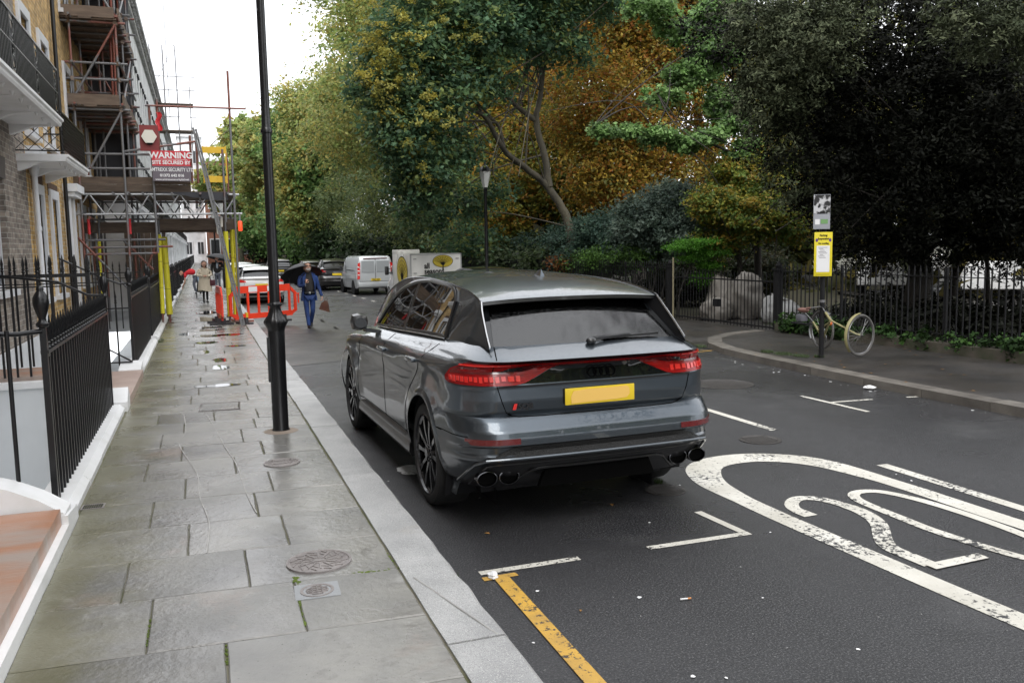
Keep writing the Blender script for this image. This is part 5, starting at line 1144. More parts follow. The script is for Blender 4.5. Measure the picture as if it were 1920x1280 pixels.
        # arch liners and lips
        for ax in (AX1, AX2):
            ln = MB(); ln.grid(lambda u, v: (sg*lerp(.955, .6, v), ax+(AR+.002)*math.cos(u), WR+(AR+.002)*math.sin(u)), rng(-.5, math.pi+.5, 22), [0, 1], flip=sg > 0); ln.add([(sg*.62, ax-AR-.1, .1), (sg*.62, ax+AR+.1, .1), (sg*.62, ax+AR+.1, .95), (sg*.62, ax-AR-.1, .95)], [(0, 1, 2, 3)])
            bld(ln, 'arch_liner', BLACKM)
            lp_ = MB(); pts = []
            for u in rng(-.42, math.pi+.42, 36):
                for rr in (AR-.012, AR+.010, AR+.05):
                    y = ax+rr*math.cos(u); z = WR+rr*math.sin(u); W_ = tabs(WID, z if z < .8 else .8+(z-.8)*.44/(belt(y)-.8))
                    e = bodyP(s_of_y(y, max(.3, z)), max(.29, z)).x if y > .52 else W_-.02*(.6-y)/.1
                    pts.append((sg*(e+(.010 if rr < AR+.04 else -.004) - (.004 if rr < AR else 0)), y, z))
            for i in range(36):
                for j in range(2): f = (i*3+j, (i+1)*3+j, (i+1)*3+j+1, i*3+j+1); lp_.f.append(f if sg > 0 else f[::-1]); lp_.m.append(0)
            lp_.v = pts; bld(lp_, 'wheel_arch', pm if hi or not suv else pm)
        # sill
        bld(MB().prism([(sg*.965, 1.46, .26), (sg*.99, 1.46, .30), (sg*.985, 1.46, .36), (sg*.955, 1.46, .42), (sg*.9, 1.46, .42), (sg*.9, 1.46, .26)], (0, 2.08, 0)), 'sill', TRIM, sm=30)
        # handles
        for y, z in ((1.33, 1.055), (2.40, 1.025)):
            hb = MB(); x_ = bodyP(s_of_y(y, 1.0), 1.03).x*sg
            hb.bbox((x_-.012, y-.11, z-.014), (x_+.012+.022*(1), y+.11, z+.018), .010) if sg > 0 else hb.bbox((x_-.034, y-.11, z-.014), (x_+.012, y+.11, z+.018), .010)
            bld(hb, 'door_handle', pm)
    # underbody so that no light leaks through
    bld(MB().box((-.72, .5, .19), (.72, 4.8, .32)).box((-.6, .5, .3), (.6, 4.7, .5)), 'underbody', BLACKM)
    # cabin: dark seats and dash
    INT = bpy.data.materials.get('interior') or mat('interior', (.035,.032,.03), .8)
    cb = MB().box((-.7, .8, .5), (.7, 3.9, .75)); [cb.bbox((x-.24, y, .7), (x+.24, y+.22, 1.38), .06).bbox((x-.12, y+.04, 1.40), (x+.12, y+.16, 1.58), .04) for x in (-.36, .36) for y in (1.45, 2.35)]; bld(cb, 'seats', INT); bld(MB().bbox((-.72, 3.25, .8), (.72, 3.95, 1.10), .05).tube([(-.52+.17*math.cos(a), 3.15+.05*math.sin(a), 1.02+.17*math.sin(a)) for a in [k*math.pi/8 for k in range(16)]], .014, 6, closed=True), 'dashboard', INT)
    # seams
    sm = MB()
    def seam(pts, r=.0045, off=-.001): sm.tube([bodyP(s, z, off) for s, z in pts], r, 5)
    for sg in (-1, 1):
        seam([(sg*.76, 1.235), (sg*.758, 1.20), (sg*.756, 1.172), (sg*.75, 1.15), (sg*.735, 1.08), (sg*.71, 1.0), (sg*.68, .90), (sg*.65, .82), (sg*.62, .795), (sg*.58, .788), (sg*.4, .785), (0, .785)])
        if hi:
            for yv, za, zb_ in ((1.60, .42, 1.2), (2.42, .42, 1.2), (3.52, .42, 1.2)):
                pts = []
                for z in rng(za, zb_, 16):
                    y = yv
                    if yv == 1.60:
                        if z < .95: dz = z-WR; y = AX1+math.sqrt(max(0, .60**2-dz*dz)); y = max(1.22, y)
                        else: y = lerp(1.22, 1.0, (z-.95)/.25)
                    if yv == 3.52: y = 3.52-.05*(z-.4)
                    pts.append((sg*s_of_y(y, z), z))
                seam(pts, .004)
            seam([(sg*s_of_y(y, .43), .43) for y in rng(1.55, 3.5, 12)], .004)
            seam([(sg*s_of_y(y, .665), .665) for y in rng(.50, .60, 3)]+[(sg*s, .672) for s in rng(1.3, .99, 5)], .004)
            # front repeater / fuel flap
    tag(bld(sm, 'panel_gap', SEAMM), kind='stuff')
    # ---- rear end
    if lamp_style == 'suv':
        for sg in (-1, 1):
            sl = rng(.31, 1.19, 40)
            top = lambda s: tab([(.3, 1.135), (.6, 1.141), (.75, 1.145), (1.02, 1.145), (1.12, 1.10), (1.19, 1.045)], abs(s)); bot = lambda s: tab([(.3, 1.113), (.53, 1.012), (.60, 1.0), (1.16, 1.008), (1.19, 1.022)], abs(s))
            mb = strip([sg*s for s in sl], bot, top, .008, 5); 
            if sg > 0: mb.f = [f[::-1] for f in mb.f]
            lo_ = bld(mb, 'rear_lamp', LAMPR, sm=30)
            mb = strip([sg*s for s in rng(.60, 1.12, 20)], lambda s: 1.075, lambda s: tab([(.6, 1.10), (.8, 1.118), (1.05, 1.118), (1.12, 1.09)], abs(s)), .0105, 2)
            if sg > 0: mb.f = [f[::-1] for f in mb.f]
            bld(mb, 'dark_lamp_inset', LAMPD, lo_, sm=30)
            for k in range(14):
                s0 = .565+k*.0415
                mb = strip([sg*s0, sg*(s0+.027)], lambda s: 1.022+.004*(k % 3), lambda s: 1.060, .013, 1)
                if sg > 0: mb.f = [f[::-1] for f in mb.f]
                bld(mb, 'lamp_segment', LAMPB, lo_)
            mb = strip([sg*s for s in rng(.62, 1.06, 12)], lambda s: 1.128, lambda s: 1.137, .0125, 1)
            if sg > 0: mb.f = [f[::-1] for f in mb.f]
            bld(mb, 'upper_light_line', LAMPB, lo_)
            mb = strip([sg*s for s in rng(.60, 1.02, 14)], lambda s: .626 if abs(s) < .98 else .645, lambda s: .664, .006, 1)
            if sg > 0: mb.f = [f[::-1] for f in mb.f]
            bld(mb, 'reflector', LAMPD)
        [bld(strip([sg*q for q in (rng(.35, .70, 10) if sg > 0 else rng(.35, .70, 10)[::-1])], lambda s: tab([(.35, 1.121), (.55, 1.083), (.70, 1.088)], abs(s)), lambda s: tab([(.35, 1.124), (.5, 1.126), (.70, 1.102)], abs(s)), .0115, 1), 'lamp_wedge', GLD, sm=30) for sg in (-1, 1)]
        bld(strip(rng(-.32, .32, 20), lambda s: 1.112, lambda s: 1.135, .008, 2), 'light_bar', LAMPR, sm=30)
        bld(strip(rng(-.62, .62, 24), lambda s: tab([(0, 1.004), (.53, 1.004), (.62, 1.01)], abs(s)), lambda s: tab([(0, 1.108), (.30, 1.108), (.50, 1.02), (.62, 1.012)], abs(s)), .003, 4), 'gloss_panel', GLD, sm=30)
        bld(strip(rng(-.70, .70, 24), lambda s: .986, lambda s: .997, .010, 1), 'panel_lip', TRIM)
        # bumper black lower part
        bld(strip(rng(-.86, .86, 30), lambda s: .50, lambda s: tab([(0, .606), (.62, .606), (.86, .50)], abs(s)), .004, 3), 'grille_strip', HONEY, sm=30)
        bld(strip(rng(-1.0, 1.0, 40), lambda s: .285, lambda s: tab([(0, .515), (.72, .515), (.80, .50), (1.0, .30)], abs(s)), .005, 4), 'diffuser', TRIM, sm=30)
        bl = MB(); pts = [bodyP(s, z, .020) for s, z in [(-1.02, .33), (-.96, .42), (-.90, .49), (-.82, .522), (-.7, .528)]+[(q, .528) for q in rng(-.6, .6, 12)]+[(.7, .528), (.82, .522), (.90, .49), (.96, .42), (1.02, .33)]]
        bl.tube(pts, .013, 8); bld(bl, 'bumper_blade', pm)
        bl = MB(); pts = [bodyP(s, z, .008) for s, z in [(-.92, .30), (-.86, .40), (-.80, .475), (-.74, .487)]+[(q, .487) for q in rng(-.6, .6, 12)]+[(.74, .487), (.80, .475), (.86, .40), (.92, .30)]]
        bl.tube(pts, .010, 8); bld(bl, 'lower_blade', TRIM)
        bld(MB().box((-.44, .10, .30), (.44, .14, .425), top=(.05, 0)), 'tow_cover', SEAMM)
        bl = MB().tube([bodyP(s, z, .012) for s, z in [(-.62, .31), (-.50, .42), (-.44, .435)]+[(q, .437) for q in rng(-.35, .35, 8)]+[(.44, .435), (.50, .42), (.62, .31)]], .009, 6); bld(bl, 'diffuser_rib', TRIM)
        for x in (-.80, -.645, .645, .80):
            pp = MB(); n_ = 24; prof = [(1.0, .05), (1.0, 0.), (.90, -.002), (.85, .004), (.84, .03)]
            vs = []
            for r_, h in prof:
                for j in range(n_): a = 2*math.pi*j/n_; vs.append((x+.073*r_*math.cos(a), .14+h-.02, .388+.052*r_*math.sin(a)))
            pp.add(vs, [(i*n_+j, i*n_+(j+1) % n_, (i+1)*n_+(j+1) % n_, (i+1)*n_+j) for i in range(4) for j in range(n_)])
            ex_ = bld(pp, 'exhaust_tip', DCHROME, sm=40); bld(MB().add([(x+.063*math.cos(2*math.pi*j/n_), .14, .388+.045*math.sin(2*math.pi*j/n_)) for j in range(n_)], [tuple(range(n_))]), 'exhaust_bore', SEAMM, ex_)
        # badge rings and lettering
        yb = bodyP(0, 1.055, .007).y
        for k in range(4): bld(MB().tube([(.025+(k-1.5)*.047+.032*math.cos(a), yb-.004, 1.052+.032*math.sin(a)) for a in [j*math.pi/12 for j in range(24)]], .0046, 6, closed=True), 'ring_badge', SEAMM)
        o = text('badge_lettering', 'SQ8', .052, DCHROME, t, (-.535, bodyP(-.5, .86, .008).y, .858), (R_(90), 0, 0), .0025, 1.15, 'CENTER', depth=.002)
        bld(MB().prism([(-.625, bodyP(-.6, .86, .006).y, .840), (-.602, bodyP(-.6, .86, .006).y, .840), (-.590, bodyP(-.6, .86, .006).y, .878), (-.613, bodyP(-.6, .86, .006).y, .878)], (0, -.004, 0)), 'badge_rhombus', LAMPB)
        # wiper
        wp = MB(); wp.ball((.0, .195, 1.25), (.04, .028, .026), 10, 6); wp.tube([(.0, .20, 1.262), (.15, .232, 1.268), (.33, .25, 1.275)], [.016, .014, .009], 6); wp.bar((.12, .236, 1.262), (.56, .258, 1.27), .012, .014); bld(wp, 'rear_wiper', TRIM)
        # fin
        fn = MB(); fn.add([(.05, 1.2, 1.655), (.09, 1.2, 1.655), (.09, 1.36, 1.667), (.05, 1.36, 1.667), (.068, 1.23, 1.715), (.074, 1.23, 1.715), (.074, 1.27, 1.712), (.068, 1.27, 1.712)], [(0, 1, 5, 4), (1, 2, 6, 5), (2, 3, 7, 6), (3, 0, 4, 7), (4, 5, 6, 7)]); bld(fn, 'roof_fin', pm)
        bld(strip(rng(-.72, .72, 24), lambda s: 1.147, lambda s: 1.158, .003, 1), 'underlip_reflection', TRIM)  # black strip painted for the dark reflection under the tailgate lip
    else:
        for sg in (-1, 1):
            mb = strip([sg*s for s in rng(.62, 1.12, 10)], lambda s: .98, lambda s: tab([(.62, 1.06), (.8, 1.12), (1.12, 1.12)], abs(s)), .008, 3)
            if sg > 0: mb.f = [f[::-1] for f in mb.f]
            bld(mb, 'rear_lamp', LAMPB if lamp_style == 'bright' else LAMPR, sm=30)
        bld(strip(rng(-.85, .85, 12), lambda s: .285, lambda s: .50, .004, 2), 'lower_bumper', TRIM)
        bld(MB().bar((0, .35, 1.27), (.4, .38, 1.28), .02, .02), 'rear_wiper', TRIM)
    if plate:
        y = bodyP(0, .90, .012).y; pz = .90 if lamp_style == 'suv' else .86
        pl = bld(MB().bbox((-.26, y-.008, pz-.056), (.26, y+.002, pz+.056), .004), 'number_plate', PLY, sm=30)
        if lamp_style == 'suv': bld(MB().prism([(x, y-.0085, pz+z) for x, z in ((-.215, -.047), (-.1, -.044), (.02, -.042), (.12, -.04), (.2, -.034), (.222, -.01), (.22, .03), (.2, .046), (.05, .043), (-.1, .044), (-.2, .036), (-.218, .0))], (0, -.002, 0)), 'plate_inset', PLY2, pl)
        else: bld(MB().box((-.2, y-.010, pz-.025), (.2, y-.0085, pz+.025)), 'plate_characters', BLACKM, pl) if False else None
    tm, rm = wheel_mesh(detail=hi, rim=rim)
    if S != (1, 1, 1): tm.transform(Matrix.Diagonal((S[0], S[2], S[2], 1))); rm.transform(Matrix.Diagonal((S[0], S[2], S[2], 1)))
    for ax in (AX1, AX2):
        put_wheel(t, tm, rm, -.845*S[0], ax*S[1], True, rr=WR*S[2]); put_wheel(t, tm, rm, .845*S[0], ax*S[1], False, rr=WR*S[2])
    return t
GREYP = paint('wet_gunmetal_paint', (.072,.088,.105), .88, .29, drops=.35)
suv = car('parked_suv', 'dark grey wet sporty suv parked at the kerb seen from behind', (2.494, 5.154, 0), R_(1.06), GREYP, hi=True)
suv.rotation_euler = (0, 0, .0185*1)
# ---- distant cars
WHP = paint('white_car_paint', (.82,.82,.82), 0., .4); BLP = paint('black_car_paint', (.012,.012,.014), .2, .3); SLP = paint('silver_car_paint', (.60,.63,.65), .5, .4)
ALR = mat('silver_alloy', (.4,.4,.4), .3, metal=.8)
k_ = .84
car('parked_hatchback', 'white hatchback parked at the left kerb behind the red barrier', (2.03, 32.4, 0), 0, WHP, (k_, .84, .80), lamp_style='bright', rim=ALR)
car('parked_car', 'pale silver car parked beyond the white hatchback', (1.95, 39.0, 0), 0, SLP, (k_, .84, .80), lamp_style='hatch')
car('parked_car', 'second silver car parked further along the left kerb', (1.95, 47.0, 0), 0, SLP, (k_, .84, .80), lamp_style='hatch')
car('parked_car', 'black car parked behind the grey suv on the park side, only its roof rails showing', (6.95, 19.8, 0), 0, BLP, (.82, .80, .83), lamp_style='hatch')
car('parked_car', 'black hatchback with a bright yellow plate parked behind the silver van', (6.0, 41.0, 0), 0, BLP, (.80, .72, .88), lamp_style='hatch', rim=ALR)
car('parked_car', 'black car with bright red tail lamp partly behind the walking man', (5.65, 46.4, 0), 0, BLP, (.80, .8, .82), lamp_style='bright', rim=ALR)
car('parked_car', 'dark car on the road left of the walking man\'s umbrella', (4.35, 52.0, 0), 0, BLP, (.82, .8, .86), lamp_style='hatch')
# ---- vans built from rounded sections
def hull(name, secs, mt, par, sm=30, n=None):
    """loft closed sections [(y, [(x,z)...])]"""
    mb = MB(); k = len(secs[0][1])
    for y, s in secs: mb.v += [(x, y, z) for x, z in s]
    for i in range(len(secs)-1):
        for j in range(k): mb.f.append((i*k+j, i*k+(j+1) % k, (i+1)*k+(j+1) % k, (i+1)*k+j)); mb.m.append(0)
    mb.f.append(tuple(range(k))[::-1]); mb.m.append(0); mb.f.append(tuple(range((len(secs)-1)*k, len(secs)*k))); mb.m.append(0)
    return mb.build(name, mt, par, sm)
def vsec(w, z0, z1, tw, r=.08):
    h = []
    for sg in (1, -1):
        pts = [(w-.02, z0), (w, z0+.12), (w, lerp(z0, z1, .42)), (lerp(w, tw, .25), lerp(z0, z1, .55)), (lerp(w, tw, .9), z1-.18), (tw-.04, z1-.06), (tw-.14, z1)]
        pts = [(sg*x, z) for x, z in pts]; h += pts if sg > 0 else pts[::-1]
    return h
van = thing('silver_van', 'silver panel van parked on the park side with red and white tail lamps', 'van', (6.83, 35.8, 0), R_(2))
W, H, Lv = .80, 1.62, 4.1
hull('body', [(.02, vsec(W-.05, .38, H-.12, W-.20)), (0.07, vsec(W-.01, .30, H-.03, W-.13)), (.14, vsec(W, .28, H, W-.10)), (Lv*.65, vsec(W, .28, H, W-.10)), (Lv*.72, vsec(W, .28, H-.02, W-.12)), (Lv*.86, vsec(W-.01, .28, H*.66, W-.08)), (Lv*.98, vsec(W-.08, .30, H*.52, W-.16)), (Lv, vsec(W-.2, .38, H*.45, W-.26))], SLP, van)
MB().bbox((-W+.06, -.03, .34), (W-.06, .06, .56), .03).build('rear_bumper', SLP, van, 30)
MB().box((-W+.22, -.002, .95), (-.05, .016, 1.42)).box((.05, -.002, .95), (W-.22, .016, 1.42)).build('rear_window', mat('van_window', (.30,.32,.33), .12), van)
MB().box((-.006, -.004, .56), (.006, .014, H-.12)).box((-W+.12, -.003, .56), (W-.12, .014, .575)).build('door_gap', SEAMM, van)
for sg in (-1, 1):
    lm = MB().prism([(sg*(W-.14), -.004, .68), (sg*(W-.03), .01, .66), (sg*(W-.07), .03, 1.32), (sg*(W-.17), .0, 1.36)], (0, .05, 0)).build('rear_lamp', LAMPB, van)
    for z in (.82, .98, 1.14): MB().prism([(sg*(W-.13), -.012, z), (sg*(W-.05), -.004, z+.02), (sg*(W-.055), -.003, z+.06), (sg*(W-.135), -.012, z+.04)], (0, .02, 0)).build('lamp_band', WH, lm)
    mm = MB().bbox((sg*(W+.06)-.06, Lv*.74, .98), (sg*(W+.06)+.06, Lv*.74+.1, 1.2), .03).build('door_mirror', TRIM, van, 30)
MB().box((-.2, -.045, .60), (.2, -.03, .69)).build('number_plate', PLY, van)
text('plate_characters', 'YB65 XEO', .075, BLACKM, van, (0, -.047, .645), (R_(90), 0, 0), .002)
MB().box((-W+.3, -.01, H-.11), (W-.3, .05, H-.08)).build('high_brake_lamp', LAMPD, van)
MB().box((-W-.003, .5, 1.02), (-W+.02, 2.2, 1.04)).box((-W-.004, 2.25, .4), (-W+.01, 2.27, 1.4)).build('side_gap', SEAMM, van)
tmv, rmv = wheel_mesh(.29, .2, detail=False, rim=ALR)
for y in (.75, 3.2):
    put_wheel(van, tmv, rmv, -W+.09, y, True, rr=.29); put_wheel(van, tmv, rmv, W-.09, y, False, rr=.29)
    MB().lathe([(.33, -.01), (.33, .03)], 24, (-W-.001, y, .30), 'x').build('arch', BLACKM, van)
# box truck
CREAM = mat('truck_box_panel', (.76,.75,.71), .45, col2=(.64,.63,.59), ns=2, stain=((.22,.2,.18), 3, .64, .8))
tr = thing('box_truck', 'dirty white box truck with a golden tree logo on its back', 'truck', (7.12, 27.0, 0))
Wt = .84
MB().bbox((-Wt, 0, .36), (Wt, 2.7, 1.72), .015).build('cargo_box', CREAM, tr, 20)
MB().bbox((-Wt, 2.1, 1.721), (-.02, 2.75, 1.86), .02).bbox((-Wt+.05, 1.2, 1.721), (-.3, 2.1, 1.80), .02).build('wind_deflector', CREAM, tr, 20)
fr_ = MB()
for x0, z0, x1, z1 in ((-Wt-.005, .36, -Wt+.03, 1.73), (Wt-.03, .36, Wt+.005, 1.73), (-Wt, 1.69, Wt, 1.73), (-Wt, .34, Wt, .40)): fr_.box((x0, -.012, z0), (x1, .01, z1))
for y in (.0, .9, 1.8, 2.66): fr_.box((-Wt-.012, y, .36), (-Wt+.002, y+.035, 1.72))
fr_.build('edge_rail', mat('truck_rail', (.42,.42,.41), .4, metal=.3), tr)
hg = MB(); [hg.box((x-.05, -.022, z), (x+.05, -.01, z+.02)) for x in (-.7, .7) for z in (.7, 1.1, 1.55)]; [hg.box((-Wt-.02, 1.0, z), (-Wt-.01, 1.1, z+.02)) for z in (.6, 1.0, 1.5)]; hg.build('hinge', SC, tr)
GOLD = mat('golden_print', (.55,.42,.03), .5)
def tree_logo(par, cx, cz, rx, rz, face):
    P = (lambda x, z, o: (cx+x, -.014-o, cz+z)) if face == 'back' else (lambda x, z, o: (-Wt-.014-o, cx-x, cz+z))
    d = (0, -.001, 0) if face == 'back' else (-.001, 0, 0)
    lg = MB().prism([P(rx*math.cos(a), rz*math.sin(a), 0) for a in [k*math.pi/20 for k in range(40)]], d).build('logo_ground', BLACKM, par)
    MB().prism([P(rx*.95*math.cos(a), rz*.94*math.sin(a), .002) for a in [k*math.pi/20 for k in range(40)]], d).build('logo_crown', GOLD, lg)
    mb = MB()
    for k in range(-4, 5):
        a = math.pi/2+k*.36; pts = [P(0, -rz*.7, .004), P(rx*.45*math.cos(a)*.6, -rz*.3+rz*.4*max(0, math.sin(a)), .004), P(rx*.85*math.cos(a), rz*.05+rz*.75*math.sin(a), .004)]; mb.tube(pts, [.014, .009, .004], 4)
    for q in (.35, .6, .85):
        mb.tube([P(rx*q*math.cos(a), -rz*.1+rz*q*.95*math.sin(a), .004) for a in rng(.3, math.pi-.3, 12)], .004, 4)
    mb.tube([P(0, -rz*1.45, .004), P(0, -rz*.7, .004)], [.03, .018], 4)
    mb.build('logo_tree', BLACKM, lg)
    return lg
tree_logo(tr, .22, 1.48, .34, .20, 'back'); tree_logo(tr, 1.2, 1.15, .8, .5, 'side')
text('lettering', 'all', .25, BLACKM, tr, (-.40, -.016, 1.33), (R_(90), 0, 0), .006, .85, 'LEFT'); text('lettering', 'seasons', .25, BLACKM, tr, (-.40, -.016, 1.16), (R_(90), 0, 0), .006, .85, 'LEFT')
cabh = hull('cab', [(2.8, vsec(.74, .3, 1.5, .64)), (3.4, vsec(.76, .28, 1.52, .62)), (3.9, vsec(.76, .28, 1.15, .66)), (4.5, vsec(.7, .3, .82, .6)), (4.6, vsec(.6, .34, .72, .5))], WHP, tr)
MB().add([(-.765, 2.95, .98), (-.765, 3.55, .98), (-.70, 3.4, 1.36), (-.70, 2.98, 1.38)], [(0, 1, 2, 3)]).build('side_window', GLD, tr)
m_ = MB().bbox((-1.0, 3.3, .98), (-.86, 3.38, 1.28), .03).build('door_mirror', TRIM, tr, 30); MB().bar((-.76, 3.36, 1.06), (-.9, 3.34, 1.06), .03).bar((-.76, 3.36, 1.2), (-.9, 3.34, 1.2), .02).build('mirror_arm', TRIM, m_)
for y in (.6, 3.9): put_wheel(tr, tmv, rmv, -Wt+.16, y, True, rr=.29); put_wheel(tr, tmv, rmv, Wt-.16, y, False, rr=.29)
# ------------------------------------------------------------ people
def skin_mesh(name, verts, edges, mt, par, sub=2, root=0):
    """verts: {key: (pos, radius or (rx, ry))}"""
    keys = list(verts); idx = {k: i for i, k in enumerate(keys)}
    me = bpy.data.meshes.new(name); me.from_pydata([verts[k][0] for k in keys], [(idx[a], idx[b]) for a, b in edges], []); o = bpy.data.objects.new(name, me); C.objects.link(o)
    md = o.modifiers.new('skin', 'SKIN'); md.use_smooth_shade = True
    sk = me.skin_vertices[0].data if me.skin_vertices else None
    if sk is None: me.skin_vertices.new() if hasattr(me.skin_vertices, 'new') else None; sk = me.skin_vertices[0].data
    for i, k in enumerate(keys):
        r = verts[k][1]; sk[i].radius = r if isinstance(r, tuple) else (r, r); sk[i].use_root = (i == root)
    sb = o.modifiers.new('sub', 'SUBSURF'); sb.levels = sub; sb.render_levels = sub
    dg = bpy.context.evaluated_depsgraph_get(); dg.update(); m2 = bpy.data.meshes.new_from_object(o.evaluated_get(dg)); bpy.data.objects.remove(o)
    m2.materials.clear(); m2.materials.append(mt); m2.polygons.foreach_set('use_smooth', [True]*len(m2.polygons)); m2.name = name
    q = bpy.data.objects.new(name, m2); C.objects.link(q); q.parent = par; return q
SKIN = mat('skin', (.50,.28,.20), .5, bump=.1); HAIRG = mat('grey_hair', (.22,.19,.16), .8, bump=.6, bs=60); HAIRB = mat('dark_hair', (.015,.012,.01), .6, bump=.6, bs=60)
BLUE = mat('blue_suit_cloth', (.008,.036,.15), .8, col2=(.004,.016,.07), ns=6, bump=.6, bs=7, coord='obj'); DKT = mat('dark_jumper', (.02,.018,.018), .85); SHOE = mat('black_shoe', (.01,.01,.01), .3)
LEATH = mat('brown_leather', (.085,.03,.014), .35, col2=(.05,.018,.009), ns=9, bump=.4); CREAMC = mat('cream_coat_cloth', (.55,.48,.37), .85, col2=(.44,.38,.29), ns=5, bump=.5, bs=9)
REDT = mat('red_shirt', (.60,.02,.03), .8); JEAN = mat('grey_trousers', (.11,.12,.15), .85); UMB = mat('umbrella_cloth', (.010,.010,.012), .55)
def head(par, c, r, hair, face=-1, tilt=0., glasses=False, beard=False, long=False):
    """head with face towards -y (face=-1)"""
    c = Vector(c)
    vs = MB(); n_, m_ = 18, 12; P = []
    def hp(x, y, z):
        # x right, y forward(face), z up, unit head 1 = half height
        w = .72*math.sqrt(max(0, 1-z*z))*(1-.18*max(0, -z)); return w
    for i in range(m_+1):
        th = math.pi*i/m_; z = math.cos(th); wx = .70*math.sin(th)*(1-.22*max(0, -z)**1.2); wy = .86*math.sin(th)*(1-.10*max(0, -z))
        for j in range(n_):
            a = 2*math.pi*j/n_; x, y = wx*math.cos(a), wy*math.sin(a)
            if y > .3 and abs(x) < .25 and -.25 < z < .25: y += .10*(1-abs(x)/.25)*(1 if z < .05 else .3)
            if y > .3 and .05 < z < .3 and .12 < abs(x) < .45: y -= .05
            P.append((x, y, z))
    for i in range(m_):
        for j in range(n_): vs.f.append((i*n_+j, (i+1)*n_+j, (i+1)*n_+(j+1) % n_, i*n_+(j+1) % n_)); vs.m.append(0)
    ct, st_ = math.cos(tilt), math.sin(tilt)
    def X(p): x, y, z = p; y2 = y*ct+z*st_; z2 = -y*st_+z*ct; return (c.x+x*r*(-face)*1, c.y+face*y2*r, c.z+z2*r)
    vs.v = [X(p) for p in P]
    hd_ = vs.build('head', SKIN, par, 60)
    nb = MB(); nb.ball((0, 0, 0), 1, 8, 6); nb.v = [X((p[0]*.10, .90+p[1]*.14, -.05+p[2]*.2)) for p in nb.v]
    for sg in (-1, 1):
        e = MB(); e.ball((0, 0, 0), 1, 8, 6); k = len(nb.v); nb.v += [X((sg*.70+p[0]*.07, -.02+p[1]*.13, -.02+p[2]*.2)) for p in e.v]; nb.f += [tuple(i+k for i in f) for f in e.f]; nb.m += e.m
    nb.build('nose_and_ears', SKIN, hd_, 60)
    fe = MB()
    for sg in (-1, 1): q = MB(); q.ball((0, 0, 0), 1, 8, 5); k = len(fe.v); fe.v += [X((sg*.29+p[0]*.11, .80+p[1]*.05, .09+p[2]*.05)) for p in q.v]; fe.f += [tuple(i+k for i in f) for f in q.f]; fe.m += q.m
    q = MB(); q.ball((0, 0, 0), 1, 8, 5); k = len(fe.v); fe.v += [X((p[0]*.22, .80+p[1]*.06, -.42+p[2]*.035)) for p in q.v]; fe.f += [tuple(i+k for i in f) for f in q.f]; fe.m += q.m
    fe.build('eyes_and_mouth', mat('face_dark', (.06,.03,.025), .5) if 'face_dark' not in bpy.data.materials else bpy.data.materials['face_dark'], hd_, 60)
    if glasses:
        g = MB()
        for sg in (-1, 1): g.tube([X((sg*.30+.22*math.cos(a), .93, .08+.15*math.sin(a))) for a in [k*math.pi/6 for k in range(12)]], .0045, 4, closed=True); g.tube([X((sg*.52, .9, .1)), X((sg*.72, .1, .1))], .004, 4)
        g.tube([X((-.08, .97, .1)), X((.08, .97, .1))], .004, 4); g.build('glasses', SHOE, hd_)
    if beard:
        b = MB(); b.ball((0, 0, 0), 1, 12, 8); b.v = [X((p[0]*.52, .38+p[1]*.42, -.62+p[2]*.34)) for p in b.v]; b.build('beard', mat('grey_beard', (.26,.23,.21), .9, bump=.6, bs=80), hd_, 60)
    h = MB(); n2 = 18
    for i in range(9):
        th = math.pi*.62*i/8; z = math.cos(th)
        for j in range(n2):
            a = 2*math.pi*j/n2; x, y = .76*math.sin(th)*math.cos(a), .92*math.sin(th)*math.sin(a)
            zz = z*1.06
            if y > .2: zz = max(zz, .42+.2*y)
            elif long: zz = zz if z > .1 else z*2.6
            h.v.append(X((x*1.1, y*1.08-.07, zz+.03*math.sin(a*5+i))))
    for i in range(8):
        for j in range(n2): h.f.append((i*n2+j, (i+1)*n2+j, (i+1)*n2+(j+1) % n2, i*n2+(j+1) % n2)); h.m.append(0)
    h.build('hair', hair, hd_, 60)
    return hd_
def hand(par, wrist, dirv, up, side, curl=.6, s=1., mt=None):
    """palm plus five bent fingers; dirv = wrist to fingers, up = back of hand, side = thumb side"""
    W_ = Vector(wrist); d = Vector(dirv).normalized(); u = Vector(up); u = (u-d*u.dot(d)).normalized(); sd = d.cross(u); sd = sd if sd.dot(Vector(side)) > 0 else -sd
    V = {}; E_ = []
    V['w'] = (tuple(W_), (.024*s, .016*s)); V['p'] = (tuple(W_+d*.05*s), (.036*s, .013*s)); V['k'] = (tuple(W_+d*.085*s), (.036*s, .012*s)); E_ += [('w', 'p'), ('p', 'k')]
    o = skin_mesh('hand', V, E_, mt or SKIN, par, 1)
    for i, L_ in enumerate((.070, .078, .072, .058)):
        b0 = W_+d*.078*s+sd*(.026-.0175*i)*s; a = 0; p = b0; V = {0: (tuple(p), .0085*s)}; E_ = []
        for k in range(3):
            a += curl; p = p+(d*math.cos(a)-u*math.sin(a))*L_*s/2.6; V[k+1] = (tuple(p), (.0085-.0012*k)*s); E_.append((k, k+1))
        skin_mesh('finger', V, E_, mt or SKIN, o, 1)
    p = W_+d*.02*s+sd*.022*s; V = {0: (tuple(p), .011*s)}; dd = (d*.6+sd*.7-u*.2).normalized(); E_ = []
    for k in range(2): p = p+dd*.032*s; V[k+1] = (tuple(p), .0095*s); E_.append((k, k+1)); dd = (dd+d*.4-u*.4*curl-sd*.3).normalized()
    skin_mesh('thumb', V, E_, mt or SKIN, o, 1)
    return o
